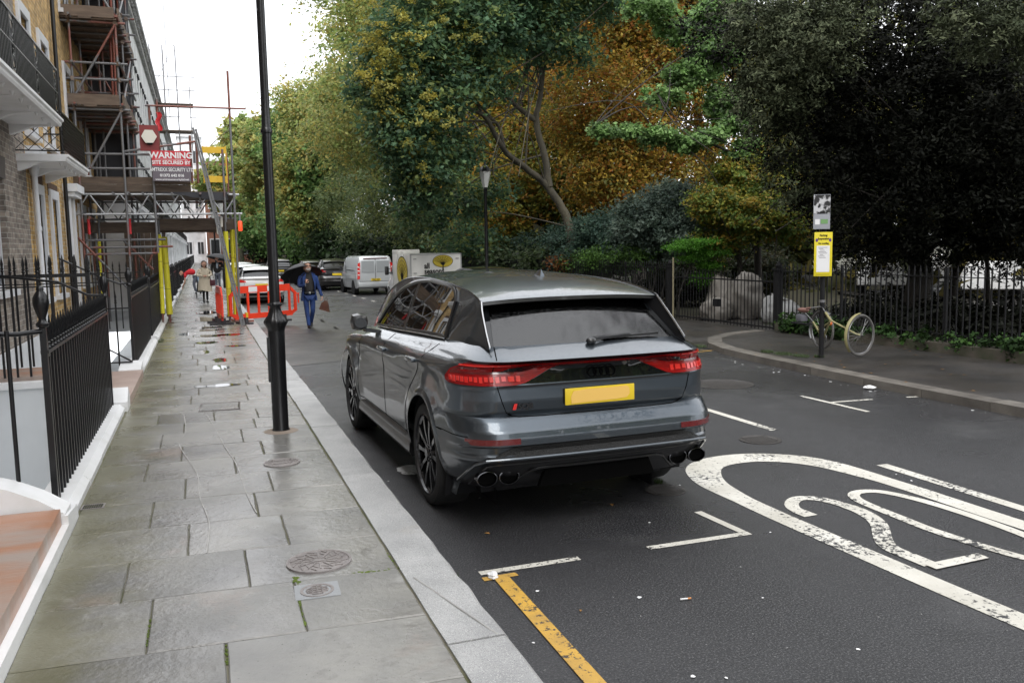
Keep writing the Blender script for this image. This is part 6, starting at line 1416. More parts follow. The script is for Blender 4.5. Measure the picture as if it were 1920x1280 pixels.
def shoe(par, x, y, z, face=-1, pitch=0.):
    mb = MB(); mb.ball((0, 0, 0), (.045, .13, .045), 12, 8); mb.v = [(p[0]*(1-.2*max(0, p[1]/.13)), p[1], max(p[2]*(1-.35*max(0, p[1]/.13)), -.028)) for p in mb.v]
    cp, sp_2 = math.cos(pitch), math.sin(pitch)
    mb.v = [(x+p[0], y+face*(p[1]*cp-p[2]*sp_2+.045), z+.03+p[2]*cp+p[1]*sp_2) for p in mb.v]; return mb.build('shoe', SHOE, par, 50)
def umbrella(label, c, rx, h, tiltx=0., tilty=0., stick=None, n=8):
    t = thing('umbrella', label, 'umbrella', tuple(c)); t.rotation_euler = (tiltx, tilty, 0)
    mb = MB(); R2 = 7; k = n*4
    for i in range(R2+1):
        q = i/R2
        for j in range(k):
            a = 2*math.pi*j/k; sc_ = 1-.06*abs(math.sin(a*n/2))*q; mb.v.append((rx*q*sc_*math.cos(a), rx*q*sc_*math.sin(a), h*(1-q**1.9)-.04*abs(math.sin(a*n/2))*0*q))
    for i in range(R2):
        for j in range(k): mb.f.append((i*k+j, (i+1)*k+j, (i+1)*k+(j+1) % k, i*k+(j+1) % k)); mb.m.append(0)
    nf = len(mb.f); mb.add([(p[0]*.995, p[1]*.995, p[2]-.006) for p in mb.v], [f[::-1] for f in mb.f])
    mb.build('canopy', UMB, t, 40)
    rb = MB(); [rb.tube([(rx*q*math.cos(2*math.pi*j/n), rx*q*math.sin(2*math.pi*j/n), h*(1-q**1.9)-.012) for q in (0, .3, .6, .85, 1)], .004, 4) for j in range(n)]; rb.build('ribs', BLACK, t)
    if stick: MB().tube([(0, 0, h+.04), (0, 0, -stick)], .006, 6).build('shaft', CHROME, t); MB().lathe([(.004, h), (.01, h+.01), (.004, h+.06)], 8).build('tip', BLACK, t)
    return t
# walking man, 1.62 m tall in this street's scale, facing the camera (-y)
mx_, my_ = 2.47, 21.7
man = thing('person', 'man in a blue suit and dark jumper walking along the road under a black umbrella', 'person', (mx_, my_, 0), R_(4))
s = .93
T_ = {'pel': ((0, 0, .86*s), (.135*s, .10*s)), 'lh': ((.085*s, 0, .80*s), (.095*s, .09*s)), 'rh': ((-.085*s, 0, .80*s), (.095*s, .09*s)), 'lk': ((.075*s, -.05, .45*s), .066*s), 'rk': ((-.075*s, -.03, .45*s), .068*s),
      'la': ((.05*s, .13, .13*s), .052*s), 'ra': ((-.055*s, -.10, .09*s), .052*s), 'le': ((.048*s, .15, .10*s), .055*s), 're': ((-.055*s, -.10, .045*s), .056*s)}
skin_mesh('trousers', T_, [('pel', 'lh'), ('lh', 'lk'), ('lk', 'la'), ('la', 'le'), ('pel', 'rh'), ('rh', 'rk'), ('rk', 'ra'), ('ra', 're')], BLUE, man)
shoe(man, -.055*s, -.11, .0, -1, -.05); shoe(man, .048*s, .14, .05, -1, -.5)
B_ = {'h': ((0, 0, .90*s), (.15*s, .10*s)), 'w': ((0, 0, 1.05*s), (.145*s, .10*s)), 'c': ((0, .0, 1.28*s), (.17*s, .115*s)), 'sh': ((0, .01, 1.42*s), (.14*s, .085*s)), 'n': ((0, .0, 1.50*s), .055*s), 'nt': ((0, -.02, 1.58*s), .05*s)}
skin_mesh('body', B_, [('h', 'w'), ('w', 'c'), ('c', 'sh'), ('sh', 'n'), ('n', 'nt')], DKT, man)
# jacket: open front shell plus sleeves
jk = MB()
def jp(u, v):   # u around from one front edge to the other, v down
    a = lerp(R_(-40), R_(220), u); z = lerp(1.47, .72, v)*s
    rx = tabs([(0, .10), (.08, .185), (.3, .205), (.55, .175), (.75, .195), (1, .215)], v)*s; ry = tabs([(0, .075), (.1, .115), (.3, .135), (.55, .12), (1, .15)], v)*s
    fl = .03*max(0, v-.5)
    return (rx*math.cos(a), ry*math.sin(a)+.01+(-fl if math.sin(a) < 0 else fl)+.008*math.sin(a*7+v*6), z)
jk.grid(jp, rng(0, 1, 28), rng(0, 1, 14)); jk.grid(lambda u, v: tuple(Vector(jp(u, v))*Vector((1, 1, 1)) if False else (jp(u, v)[0]*.97, jp(u, v)[1]*.97, jp(u, v)[2]-.002)), rng(0, 1, 28), rng(0, 1, 14), flip=True)
jk.build('jacket', BLUE, man, 50)
lap = MB()
for sg in (-1, 1): lap.prism([(sg*.06, -.09, 1.46*s), (sg*.15, -.10, 1.36*s), (sg*.155, -.115, 1.22*s), (sg*.14, -.12, 1.0*s), (sg*.11, -.125, 1.2*s)], (0, -.008, 0))
lap.build('lapels', BLUE, man, 30)
# right arm (image left) bent up holding the umbrella, left arm down with the bag
skin_mesh('sleeve', {0: ((-.17*s, .0, 1.38*s), .075*s), 1: ((-.235*s, .0, 1.25*s), .06*s), 2: ((-.25*s, -.03, 1.10*s), .055*s), 3: ((-.17*s, -.17, 1.12*s), .046*s), 4: ((-.115*s, -.22, 1.18*s), .042*s)}, [(0, 1), (1, 2), (2, 3), (3, 4)], BLUE, man)
skin_mesh('sleeve', {0: ((.17*s, .0, 1.38*s), .075*s), 1: ((.225*s, .0, 1.2*s), .06*s), 2: ((.265*s, .0, 1.05*s), .052*s), 3: ((.315*s, -.06, .86*s), .044*s), 4: ((.325*s, -.07, .83*s), .042*s)}, [(0, 1), (1, 2), (2, 3), (3, 4)], BLUE, man)
MB().box((-.12, -.112, .915*s), (.12, -.098, .955*s)).build('belt', SHOE, man); MB().box((-.025, -.118, .91*s), (.025, -.11, .96*s)).build('buckle', CHROME, man)
hand(man, (-.11*s, -.23, 1.19*s), (.25, -.2, 1), (-.3, -1, 0), (1, 0, 0), .9, .95); hand(man, (.325*s, -.075, .82*s), (.1, -.05, -1), (1, 0, 0), (0, -1, 0), .8, .95)
head(man, (-.02, -.07, 1.60*s), .125, HAIRG, -1, -.38, True, True)
um_ = umbrella('black umbrella held low behind the head of the walking man', (mx_-.13, my_+.24, 1.30), .52, .26, R_(-26), R_(-6), .0)
MB().tube([(0, 0, 0), (-.01, .42, .38)], .006, 6).tube([(0, -.0, -.06), (0, 0, .02)], .013, 8).build('handle', CHROME, um_)
bpy.context.view_layer.update(); hh_ = [o for o in um_.children if o.name.startswith('handle')][0]; hh_.matrix_parent_inverse = um_.matrix_world.inverted(); hh_.location = (mx_-.10, my_-.24, 1.08)
um_st = thing('umbrella_strap', 'thin umbrella cord hanging at the left of the umbrella', 'strap', (2.0, 21.6, 1.05)); MB().tube([(0, 0, .18), (.02, 0, 0), (.02, 0, -.12)], .006, 5).build('cord', BLACK, um_st)
bg_ = thing('briefcase', 'brown leather satchel carried in the walking man\'s left hand', 'bag', (mx_+.36, my_-.08, .54), R_(-20)); bg_.scale = (.85, .85, .85); bg_.rotation_euler = (0, R_(14), R_(-15))
MB().add([(-.13, -.04, -.14), (.16, -.05, -.16), (.18, .05, -.16), (-.14, .05, -.14), (-.10, -.025, .06), (.10, -.025, .07), (.10, .025, .07), (-.10, .025, .06), (-.02, -.015, .14), (.05, -.015, .145), (.05, .015, .145), (-.02, .015, .14)], [(0, 3, 2, 1), (0, 1, 5, 4), (1, 2, 6, 5), (2, 3, 7, 6), (3, 0, 4, 7), (4, 5, 9, 8), (5, 6, 10, 9), (6, 7, 11, 10), (7, 4, 8, 11), (8, 9, 10, 11)]).build('body', LEATH, bg_)
MB().tube([(-.03, 0, .13), (-.03, 0, .2), (.0, 0, .235), (.04, 0, .2), (.04, 0, .13)], .009, 6).build('handle', LEATH, bg_); MB().prism([(-.10, -.053, .02), (.11, -.053, .03), (.02, -.06, -.10)], (0, -.004, 0)).build('flap', mat('dark_leather', (.07,.02,.01), .4), bg_)
# woman in the cream coat
p_ = (.1, 32.5)
wo_ = thing('person', 'woman in a cream knee length coat with dark bobbed hair walking on the pavement', 'person', (*p_, ZP), R_(3))
skin_mesh('legs', {'p': ((0, 0, .70), (.12, .09)), 'l': ((.06, 0, .60), .07), 'r': ((-.06, 0, .60), .07), 'lk': ((.06, -.02, .38), .05), 'rk': ((-.055, 0, .38), .05), 'la': ((.06, -.06, .07), .033), 'ra': ((-.055, .08, .08), .033)}, [('p', 'l'), ('l', 'lk'), ('lk', 'la'), ('p', 'r'), ('r', 'rk'), ('rk', 'ra')], BLACKM, wo_)
shoe(wo_, .06, -.06, 0); shoe(wo_, -.055, .07, .02, -1, -.3)
ct_ = MB(); ct_.grid(lambda u, v: (lerp(.12, .24, v**1.3)*math.cos(u)*(1+.18*math.sin(v*3)), lerp(.09, .17, v)*math.sin(u)*(1+.06*math.sin(u*5+v*4)), lerp(1.22, .42, v)+.03*math.sin(u*2)), rng(0, 2*math.pi, 26), rng(0, 1, 10)); ct_.build('coat', CREAMC, wo_, 50)
skin_mesh('coat_top', {0: ((0, 0, .85), (.15, .11)), 1: ((0, 0, 1.1), (.165, .11)), 2: ((0, 0, 1.22), (.12, .08)), 3: ((.17, 0, 1.15), .065), 4: ((.23, -.02, .98), .058), 5: ((.10, -.17, .93), .05), 6: ((-.17, 0, 1.15), .065), 7: ((-.24, -.02, .97), .058), 8: ((-.08, -.17, .95), .05)}, [(0, 1), (1, 2), (1, 3), (3, 4), (4, 5), (1, 6), (6, 7), (7, 8)], CREAMC, wo_)
hand(wo_, (.08, -.18, .93), (-1, -.1, .1), (0, -1, .3), (0, 0, 1), .5, .85); hand(wo_, (-.06, -.18, .95), (1, -.1, -.1), (0, -1, .3), (0, 0, 1), .5, .85)
skin_mesh('neck', {0: ((0, 0, 1.2), .05), 1: ((0, -.01, 1.30), .045)}, [(0, 1)], SKIN, wo_, 1); head(wo_, (0, -.02, 1.37), .115, HAIRB, -1, -.2, long=True)
hb = thing('handbag', 'dark red handbag hanging from the shoulder of the woman in the cream coat', 'bag', (p_[0]+.26, p_[1]-.05, ZP+.72)); MB().bbox((-.09, -.05, -.13), (.09, .05, .09), .03).build('body', mat('maroon_leather', (.07,.01,.02), .4), hb, 30); MB().tube([(-.06, 0, .08), (-.09, 0, .4), (-.12, 0, .5), (.0, 0, .4), (.06, 0, .08)], .01, 5).build('strap', SHOE, hb)
# bending person in a red shirt
q_ = (-.45, 40.0)
rd = thing('person', 'person in a red shirt and grey trousers bending down towards the railings', 'person', (*q_, ZP))
skin_mesh('trousers', {'p': ((.22, 0, .82), (.13, .12)), 'l': ((.22, -.06, .74), .09), 'lk': ((.12, -.07, .42), .07), 'la': ((.20, -.07, .08), .05), 'r': ((.24, .06, .74), .09), 'rk': ((.32, .08, .42), .07), 'ra': ((.38, .08, .08), .05)}, [('p', 'l'), ('l', 'lk'), ('lk', 'la'), ('p', 'r'), ('r', 'rk'), ('rk', 'ra')], JEAN, rd)
skin_mesh('shirt', {0: ((.22, 0, .88), (.14, .13)), 1: ((.02, 0, .98), (.17, .16)), 2: ((-.18, 0, .93), (.16, .15)), 3: ((-.20, -.16, .86), .07), 4: ((-.21, -.18, .70), .055), 5: ((-.20, .16, .86), .07), 6: ((-.21, .18, .70), .055)}, [(0, 1), (1, 2), (2, 3), (3, 4), (2, 5), (5, 6)], REDT, rd)
skin_mesh('arm', {0: ((-.21, -.18, .72), .042), 1: ((-.24, -.17, .5), .036), 2: ((-.34, -.1, .3), .03)}, [(0, 1), (1, 2)], SKIN, rd, 1); skin_mesh('arm', {0: ((-.21, .18, .72), .042), 1: ((-.24, .17, .5), .036), 2: ((-.34, .1, .3), .03)}, [(0, 1), (1, 2)], SKIN, rd, 1)
hand(rd, (-.34, -.1, .30), (-.3, .2, -1), (-1, 0, 0), (0, 1, 0), .6, .9); hand(rd, (-.34, .1, .30), (-.3, -.2, -1), (-1, 0, 0), (0, -1, 0), .6, .9)
head(rd, (-.36, 0, .90), .115, HAIRB, -1, -.5); [shoe(rd, x, y, 0) for x, y in ((.19, -.09), (.38, .06))]
lc = thing('cloth', 'pale blue cloth hanging at the hip of the person in red', 'cloth', (q_[0]+.27, q_[1]-.14, ZP+.5)); MB().grid(lambda u, v: (u*.18+.05*v, .02*math.sin(u*9), .3-v*.4), rng(0, 1, 6), rng(0, 1, 4)).build('fabric', mat('pale_blue_cloth', (.35,.5,.65), .9), lc)
# person under the second umbrella further back
d_ = (.72, 43.0)
dk = thing('person', 'person in a dark jacket under an umbrella behind the woman in cream', 'person', (*d_, ZP))
skin_mesh('trousers', {'p': ((0, 0, .8), (.13, .1)), 'l': ((.07, 0, .74), .08), 'lk': ((.07, -.03, .42), .06), 'la': ((.07, .05, .08), .045), 'r': ((-.07, 0, .74), .08), 'rk': ((-.07, 0, .42), .06), 'ra': ((-.07, -.08, .05), .045)}, [('p', 'l'), ('l', 'lk'), ('lk', 'la'), ('p', 'r'), ('r', 'rk'), ('rk', 'ra')], JEAN, dk)
skin_mesh('jacket', {0: ((0, 0, .8), (.17, .12)), 1: ((0, 0, 1.15), (.19, .13)), 2: ((0, 0, 1.32), (.13, .09)), 3: ((.2, 0, 1.25), .07), 4: ((.25, -.05, 1.05), .06), 5: ((.12, -.18, 1.1), .05), 6: ((-.2, 0, 1.25), .07), 7: ((-.25, 0, 1.0), .06), 8: ((-.25, -.08, .8), .045)}, [(0, 1), (1, 2), (1, 3), (3, 4), (4, 5), (1, 6), (6, 7), (7, 8)], DKT, dk)
skin_mesh('shirt_front', {0: ((0, -.10, 1.0), .06), 1: ((0, -.10, 1.3), .05)}, [(0, 1)], mat('pale_shirt', (.45,.5,.58), .8), dk, 1)
hand(dk, (.12, -.19, 1.1), (0, 0, 1), (0, -1, 0), (-1, 0, 0), .9, .9); hand(dk, (-.25, -.09, .78), (0, 0, -1), (-1, 0, 0), (0, -1, 0), .6, .9)
head(dk, (0, -.03, 1.49), .12, HAIRB, -1, -.1); [shoe(dk, x, y, 0) for x, y in ((.07, .05), (-.07, -.09))]
umbrella('black umbrella of the person behind the woman in cream', (d_[0]+.12, d_[1]-.1, ZP+1.44), .62, .26, R_(-6), R_(14), .5)
pr_ = thing('pushchair', 'dark pushchair behind the legs of the woman in cream', 'pushchair', (-.05, 36.0, ZP)); MB().lathe([(.10, -.02), (.10, .02)], 14, (-.16, 0, .10), 'x').lathe([(.10, -.02), (.10, .02)], 14, (.2, 0, .10), 'x').bar((-.16, 0, .1), (-.1, .4, .8), .02).bar((.2, 0, .1), (.15, .4, .8), .02).bbox((-.14, .0, .22), (.18, .3, .55), .04).build('frame', BLACKM, pr_)
# ------------------------------------------------------------ trees
LEAF = leaf_mat('leaf', .5, .5); LEAFG = leaf_mat('glossy_leaf', .62, .05, .12)
BARK = mat('bark', (.085,.075,.05), .9, col2=(.045,.04,.03), ns=3, bump=1., bs=18, coord='pos', stretch=(1,1,.35)); BARKD = mat('dark_bark', (.04,.035,.03), .9, bump=.8, bs=18, coord='pos')
PLANEB = mat('plane_bark', (.17,.16,.12), .85, col2=(.09,.09,.06), ns=4, coord='pos', bump=.4)
def leaves(name, par, lobes, total, size, pal, seed, mt=LEAF, clump=(.35, .14), aspect=.55, droop=.25, per=40, inner=.25, palw=None):
    """lobes: [(centre, (rx,ry,rz), weight)]; many leaf-sized faces in clumps spread through the lobes"""
    rs = np.random.RandomState(seed); cs = []; w = np.array([l[2]*l[1][0]*l[1][2] for l in lobes]); w = w/w.sum(); ncl = max(1, int(total/per))
    which = rs.choice(len(lobes), ncl, p=w)
    dirs = rs.normal(size=(ncl, 3)); dirs /= np.linalg.norm(dirs, axis=1)[:, None]
    rad = 1-(1-inner)*rs.rand(ncl)**2.2*.75; rad *= rs.uniform(.86, 1.1, ncl)
    cen = np.array([list(lobes[i][0]) for i in which])+dirs*rad[:, None]*np.array([lobes[i][1] for i in which])
    n = ncl*per; ci = np.repeat(np.arange(ncl), per)
    cr_ = clump[0]*rs.uniform(.6, 1.4, ncl)
    off = rs.normal(size=(n, 3))*cr_[ci][:, None]*np.array([.6, .6, .34])
    # sprays: clumps stretched outwards
    o2 = dirs[ci]*(rs.normal(size=n)*cr_[ci]*.45)[:, None]; o2[:, 2] -= np.abs(o2[:, 2])*droop
    pos = cen[ci]+off+o2; pos[:, 2] -= droop*np.linalg.norm(off[:, :2], axis=1)
    nrm = rs.normal(size=(n, 3))*.55+dirs[ci]*.45+np.array([0, 0, .75]); nrm /= np.linalg.norm(nrm, axis=1)[:, None]
    t = np.cross(nrm, rs.normal(size=(n, 3))); t /= np.linalg.norm(t, axis=1)[:, None]+1e-9; b = np.cross(nrm, t)
    s = size*rs.uniform(.55, 1.35, n)[:, None]
    V = np.empty((n, 4, 3)); V[:, 0] = pos-t*s; V[:, 1] = pos+b*s*aspect-nrm*s*.18; V[:, 2] = pos+t*s; V[:, 3] = pos-b*s*aspect-nrm*s*.12
    me = bpy.data.meshes.new(name); me.vertices.add(4*n); me.vertices.foreach_set('co', V.reshape(-1)); me.loops.add(4*n); me.loops.foreach_set('vertex_index', np.arange(4*n, dtype=np.int32))
    me.polygons.add(n); me.polygons.foreach_set('loop_start', np.arange(0, 4*n, 4, dtype=np.int32)); me.polygons.foreach_set('loop_total', np.full(n, 4, dtype=np.int32)); me.update(calc_edges=True)
    pal = np.array(pal); k = rs.choice(len(pal), ncl, p=palw)
    col = pal[k][ci]; mixm = rs.rand(n) < .22; col[mixm] = pal[rs.choice(len(pal), mixm.sum(), p=palw)]
    col = col*(rs.uniform(.7, 1.3, n)*np.repeat(rs.uniform(.75, 1.25, ncl), per))[:, None]
    ca = me.color_attributes.new('tint', 'FLOAT_COLOR', 'CORNER'); arr = np.ones((n, 4, 4)); arr[:, :, :3] = col[:, None, :]; ca.data.foreach_set('color', arr.reshape(-1))
    me.materials.append(mt); o = bpy.data.objects.new(name, me); C.objects.link(o)
    if par: o.parent = par
    return o
def L3(px, py, Y, r, rz=None, w=1., ry=None):
    p = at(px, py, Y); return (tuple(p), (r, ry or r, rz or r*.8), w)
def LX(px, py, X, rp, rzp=None, w=1.):
    """lobe at street offset X, sized in photo pixels"""
    d = AX_R*(px-960)/FPX + AX_D*(py-640)/FPX + AX_F; Y = X*d.y/d.x; p = at(px, py, Y); k = (p-Vector((0, 0, CAM_H))).length/FPX
    return (tuple(p), (rp*k, rp*k, (rzp or rp*.8)*k), w)
def limbs(par, paths, mt=BARK, name='trunk', n=10):
    mb = MB(); tr_ = random.Random(len(paths)*13+int(paths[0][0][0][0]*7) % 97)
    for pts, rs in paths:
        P = [Vector(p) for p in pts]; q = []; rr = []
        for i in range(len(P)-1):
            for j in range(5):
                u = j/5; c = P[max(i-1, 0)]; d = P[min(i+2, len(P)-1)]; a, b = P[i], P[i+1]
                q.append(.5*((2*a)+(-c+b)*u+(2*c-5*a+4*b-d)*u*u+(-c+3*a-3*b+d)*u**3)+Vector((tr_.uniform(-1, 1), tr_.uniform(-1, 1), 0))*rs[0]*.12*(1 if i+j else 0)); rr.append(lerp(rs[0], rs[1], (i+u)/(len(P)-1)))
        q.append(P[-1]); rr.append(rs[1]); mb.tube(q, rr, n)
    return mb.build(name, mt, par, 60)
def twigs(starts, ends, n, seed, r=(.05, .012)):
    """branches from points along a limb to points of the crown"""
    q = random.Random(seed); out = []
    for _ in range(n):
        a = Vector(q.choice(starts)); b = Vector(q.choice(ends)); b = b+Vector((q.gauss(0, .8), q.gauss(0, .8), q.gauss(0, .7))); m_ = a.lerp(b, .5)+Vector((q.gauss(0, .3), q.gauss(0, .3), q.uniform(-.1, .5)))
        out.append(([tuple(a), tuple(m_), tuple(b)], (r[0]*q.uniform(.6, 1.2), r[1])))
    return out
def tree(name, label, base, trunk, tr_, lobes, total, size, pal, seed, mt=LEAF, bark=BARK, extra=[], tw=14, twr=(.06, .012), group=None, **kw):
    t = thing(name, label, 'tree' if 'shrub' not in name and 'bush' not in name else 'shrub', (0, 0, 0), 0, group)
    paths = [(trunk, tr_)]+list(extra)
    st = [p for pts, _ in paths for p in pts[1:]]
    paths += twigs(st, [l[0] for l in lobes], tw, seed, twr)
    limbs(t, paths, bark); cr_ = leaves('crown', t, lobes, total, size, pal, seed, mt, **kw); return t
G1, G2, G3 = (.075,.115,.030), (.05,.085,.025), (.12,.15,.035)
PLANE = [(.30,.34,.11), (.24,.30,.09), (.37,.37,.12), (.38,.32,.09), (.18,.25,.075)]
DKG = [(.026,.055,.030), (.034,.068,.036), (.045,.085,.04), (.024,.05,.02), (.20,.17,.03)]
# far avenue of plane trees along the park
def plane(x, y, h, r, seed, label, n=26000, size=.15, px_=None):
    q = random.Random(seed); lob = []
    for k in range(15):
        a = q.random()*6.28; zz = q.uniform(.28, .98); rr = r*math.sin(math.pi*min(.93, zz*.8+.12))*q.uniform(.35, .75)
        lob.append(((x+rr*math.cos(a), y+rr*math.sin(a), h*zz), (r*q.uniform(.28, .45),)*2+(r*q.uniform(.22, .36),), 1.))
    tr_ = [(x, y, -.2), (x+.1, y, h*.2), (x-.3, y+.2, h*.45), (x+.2, y, h*.8)]
    ex = [([(x, y, h*.22), (x+q.uniform(-2, 2), y+q.uniform(-2, 2), h*.5), (x+q.uniform(-4, 4), y+q.uniform(-3, 3), h*.8)], (.2, .05)) for _ in range(3)]
    return tree('plane_tree', label, (x, y), tr_, (.38, .09), lob, n, size, PLANE, seed, LEAF, PLANEB, ex, 16, (.1, .02), clump=(.75, .2), per=36)
plane(11.9, 46, 25, 7.2, 11, 'tall pale green plane tree rising highest behind the lamp post', 110000, .10)
plane(14.5, 63, 24, 7.5, 12, 'second plane tree of the avenue beyond the white hatchback', 45000, .16)
plane(11.3, 84, 18.5, 6.2, 13, 'third plane tree of the avenue, over the parked cars', 36000, .18)
plane(9.6, 108, 20, 6.5, 14, 'fourth plane tree of the avenue, right of the scaffold pole', 22000, .32)
plane(6.0, 140, 22, 7.2, 15, 'farthest plane tree of the avenue, beside the yellow loading gate', 16000, .42)
plane(21, 52, 23, 8, 16, 'plane tree deep in the park behind the dark pagoda tree', 24000, .22)
plane(24, 38, 21, 8, 17, 'plane tree standing behind the copper tree', 26000, .20)
plane(30, 26, 20, 8, 18, 'plane tree far behind the copper and evergreen trees', 20000, .20)
# tree with the leaning forked trunk, dark blue green leaves with yellow sprays
b = at(1080, 470, 27.2); Yp = 27.2
tk = [tuple(at(1085, 500, Yp)), tuple(at(1066, 425, Yp)), tuple(at(1050, 385, Yp)), tuple(at(1022, 345, Yp)), tuple(at(985, 315, Yp-.4)), tuple(at(945, 280, Yp-1)), tuple(at(905, 215, Yp-1.6)), tuple(at(850, 200, Yp-2))]
tk[0] = (tk[0][0], tk[0][1], -.1)
ex = [([tuple(at(1030, 350, Yp)), tuple(at(1020, 290, Yp)), tuple(at(1005, 225, Yp)), tuple(at(1015, 170, Yp)), tuple(at(1010, 100, Yp)), tuple(at(990, 20, Yp))], (.13, .05)),
      ([tuple(at(1007, 228, Yp)), tuple(at(970, 200, Yp)), tuple(at(935, 165, Yp-.5)), tuple(at(880, 120, Yp-1)), tuple(at(800, 90, Yp-1))], (.10, .03)),
      ([tuple(at(1015, 170, Yp)), tuple(at(1025, 110, Yp)), tuple(at(1060, 60, Yp)), tuple(at(1050, -40, Yp))], (.07, .03)),
      ([tuple(at(945, 280, Yp-1)), tuple(at(930, 230, Yp-1)), tuple(at(870, 205, Yp-1.5)), tuple(at(790, 210, Yp-2))], (.06, .025)),
      ([tuple(at(905, 215, Yp-1.6)), tuple(at(880, 160, Yp-1.6)), tuple(at(860, 60, Yp-1.6))], (.05, .02))]
lob = [L3(770, 250, 24.3, 1.15), L3(730, 170, 24.6, 1.1), L3(800, 330, 24.6, 1., .8), L3(820, 160, 24.6, 1.2), L3(760, 80, 24.8, 1.2), L3(900, 60, 25, 1.4), L3(990, 40, 26, 1.4), L3(900, 150, 25.4, .9, .6), L3(850, 280, 25.6, .8, .7), L3(870, 370, 27.4, .9, .6), L3(1060, 90, 27, 1.0, .7, .6), L3(820, 10, 25.4, 1.6), L3(980, -60, 26, 2.2), L3(1100, -30, 27, 1.7, 1.1), L3(700, 110, 25.5, .8, .7, .7), L3(790, 400, 26.5, .8, .6, .8), L3(930, 350, 27.6, .7, .45, .4), L3(870, 440, 28.8, 1.2, .5, .5), L3(740, 330, 25.2, .6, .5, .5)]
tree('pagoda_tree', 'dark blue green tree with a leaning forked trunk and dangling yellow flower sprays', b, tk, (.17, .05), lob, 66000, .085, [(.065,.125,.07), (.085,.16,.085), (.12,.20,.09), (.05,.10,.05), (.16,.20,.06)], 31, LEAF, BARK, ex, 34, (.035, .01), clump=(.32, .12), per=30, inner=.25)
ysp = leaves('yellow_flower_sprays', bpy.data.objects['pagoda_tree'], [L3(735, 60, 23.7, 1.0, 1.6), L3(715, 150, 23.6, .6, 1.0), L3(790, 230, 23.3, .9, 1.2, .5), L3(760, 300, 23.5, .8, .8, .25), L3(840, 70, 23.8, 1.0, 1., .3)], 6500, .045, [(.34,.29,.05), (.38,.36,.09), (.26,.26,.06)], 32, LEAF, clump=(.13, .1), per=40)
# copper and amber tree behind
CP = [(.34,.17,.03), (.30,.22,.04), (.24,.21,.045), (.40,.26,.04), (.30,.12,.025), (.18,.19,.05), (.42,.30,.05)]
b2 = at(1200, 480, 31)
lob = [L3(1120, 180, 30, 1.9), L3(1200, 90, 31, 2.0), L3(1120, 300, 30, 1.3, 1.0), L3(1190, 250, 30.5, 1.6), L3(1280, 160, 31.5, 1.9), L3(1150, 350, 30.5, 1.6, 1.0), L3(1240, 330, 31, 1.5, 1.1), L3(1150, 20, 31.5, 2.1), L3(1300, 40, 32, 2.1), L3(1240, -60, 32, 2.8), L3(1320, 280, 32, 1.5), L3(1050, 120, 32.5, 1.1), L3(1080, 240, 31.5, 1.1)]
tree('copper_tree', 'amber and copper leaved tree filling the middle of the park', b2, [(b2.x, 31, -.1), (b2.x-.1, 31, 2.5), (b2.x+.2, 31, 5), (b2.x, 31, 9)], (.3, .09), lob, 96000, .078, CP, 41, LEAF, BARKD, [([tuple(at(1190, 380, 31)), tuple(at(1130, 300, 30.5)), tuple(at(1110, 150, 30.5))], (.12, .04)), ([tuple(at(1215, 360, 31)), tuple(at(1270, 220, 31)), tuple(at(1290, 90, 31))], (.12, .04))], 40, (.05, .012), clump=(.5, .14), per=26, inner=.3, droop=.15)
b6 = at(985, 480, 36)
tree('yellowing_maple', 'yellow green maple glowing between the forked trunk and the park lamp', b6, [(b6.x, 36, -.1), (b6.x+.2, 36, 2.5), (b6.x-.2, 36, 5.5), (b6.x, 36, 9)], (.22, .07), [L3(1060, 370, 34, 1.5, 1.0), L3(960, 330, 35, 1.7, 1.2), L3(900, 390, 34, 1.3, .9), L3(1000, 250, 36, 1.7, 1.4), L3(950, 420, 34, 1.3, .6), L3(1080, 320, 35, 1.3, 1.0), L3(900, 250, 37, 1.8, 1.4), L3(960, 150, 38, 2.2, 1.6), L3(1020, 60, 39, 2.4, 1.6), L3(880, 60, 39, 2.4)], 52000, .095, [(.24,.25,.05), (.32,.29,.05), (.17,.20,.05), (.36,.24,.04), (.12,.16,.04), (.33,.17,.03)], 42, LEAF, BARKD, [([(b6.x, 36, 3), (b6.x-2, 36, 5.5), (b6.x-3, 36, 8)], (.1, .03)), ([(b6.x, 36, 3), (b6.x+2, 36, 5.5), (b6.x+2.5, 36, 9)], (.1, .03))], 26, (.05, .012), clump=(.5, .14), per=26, inner=.3, droop=.15)
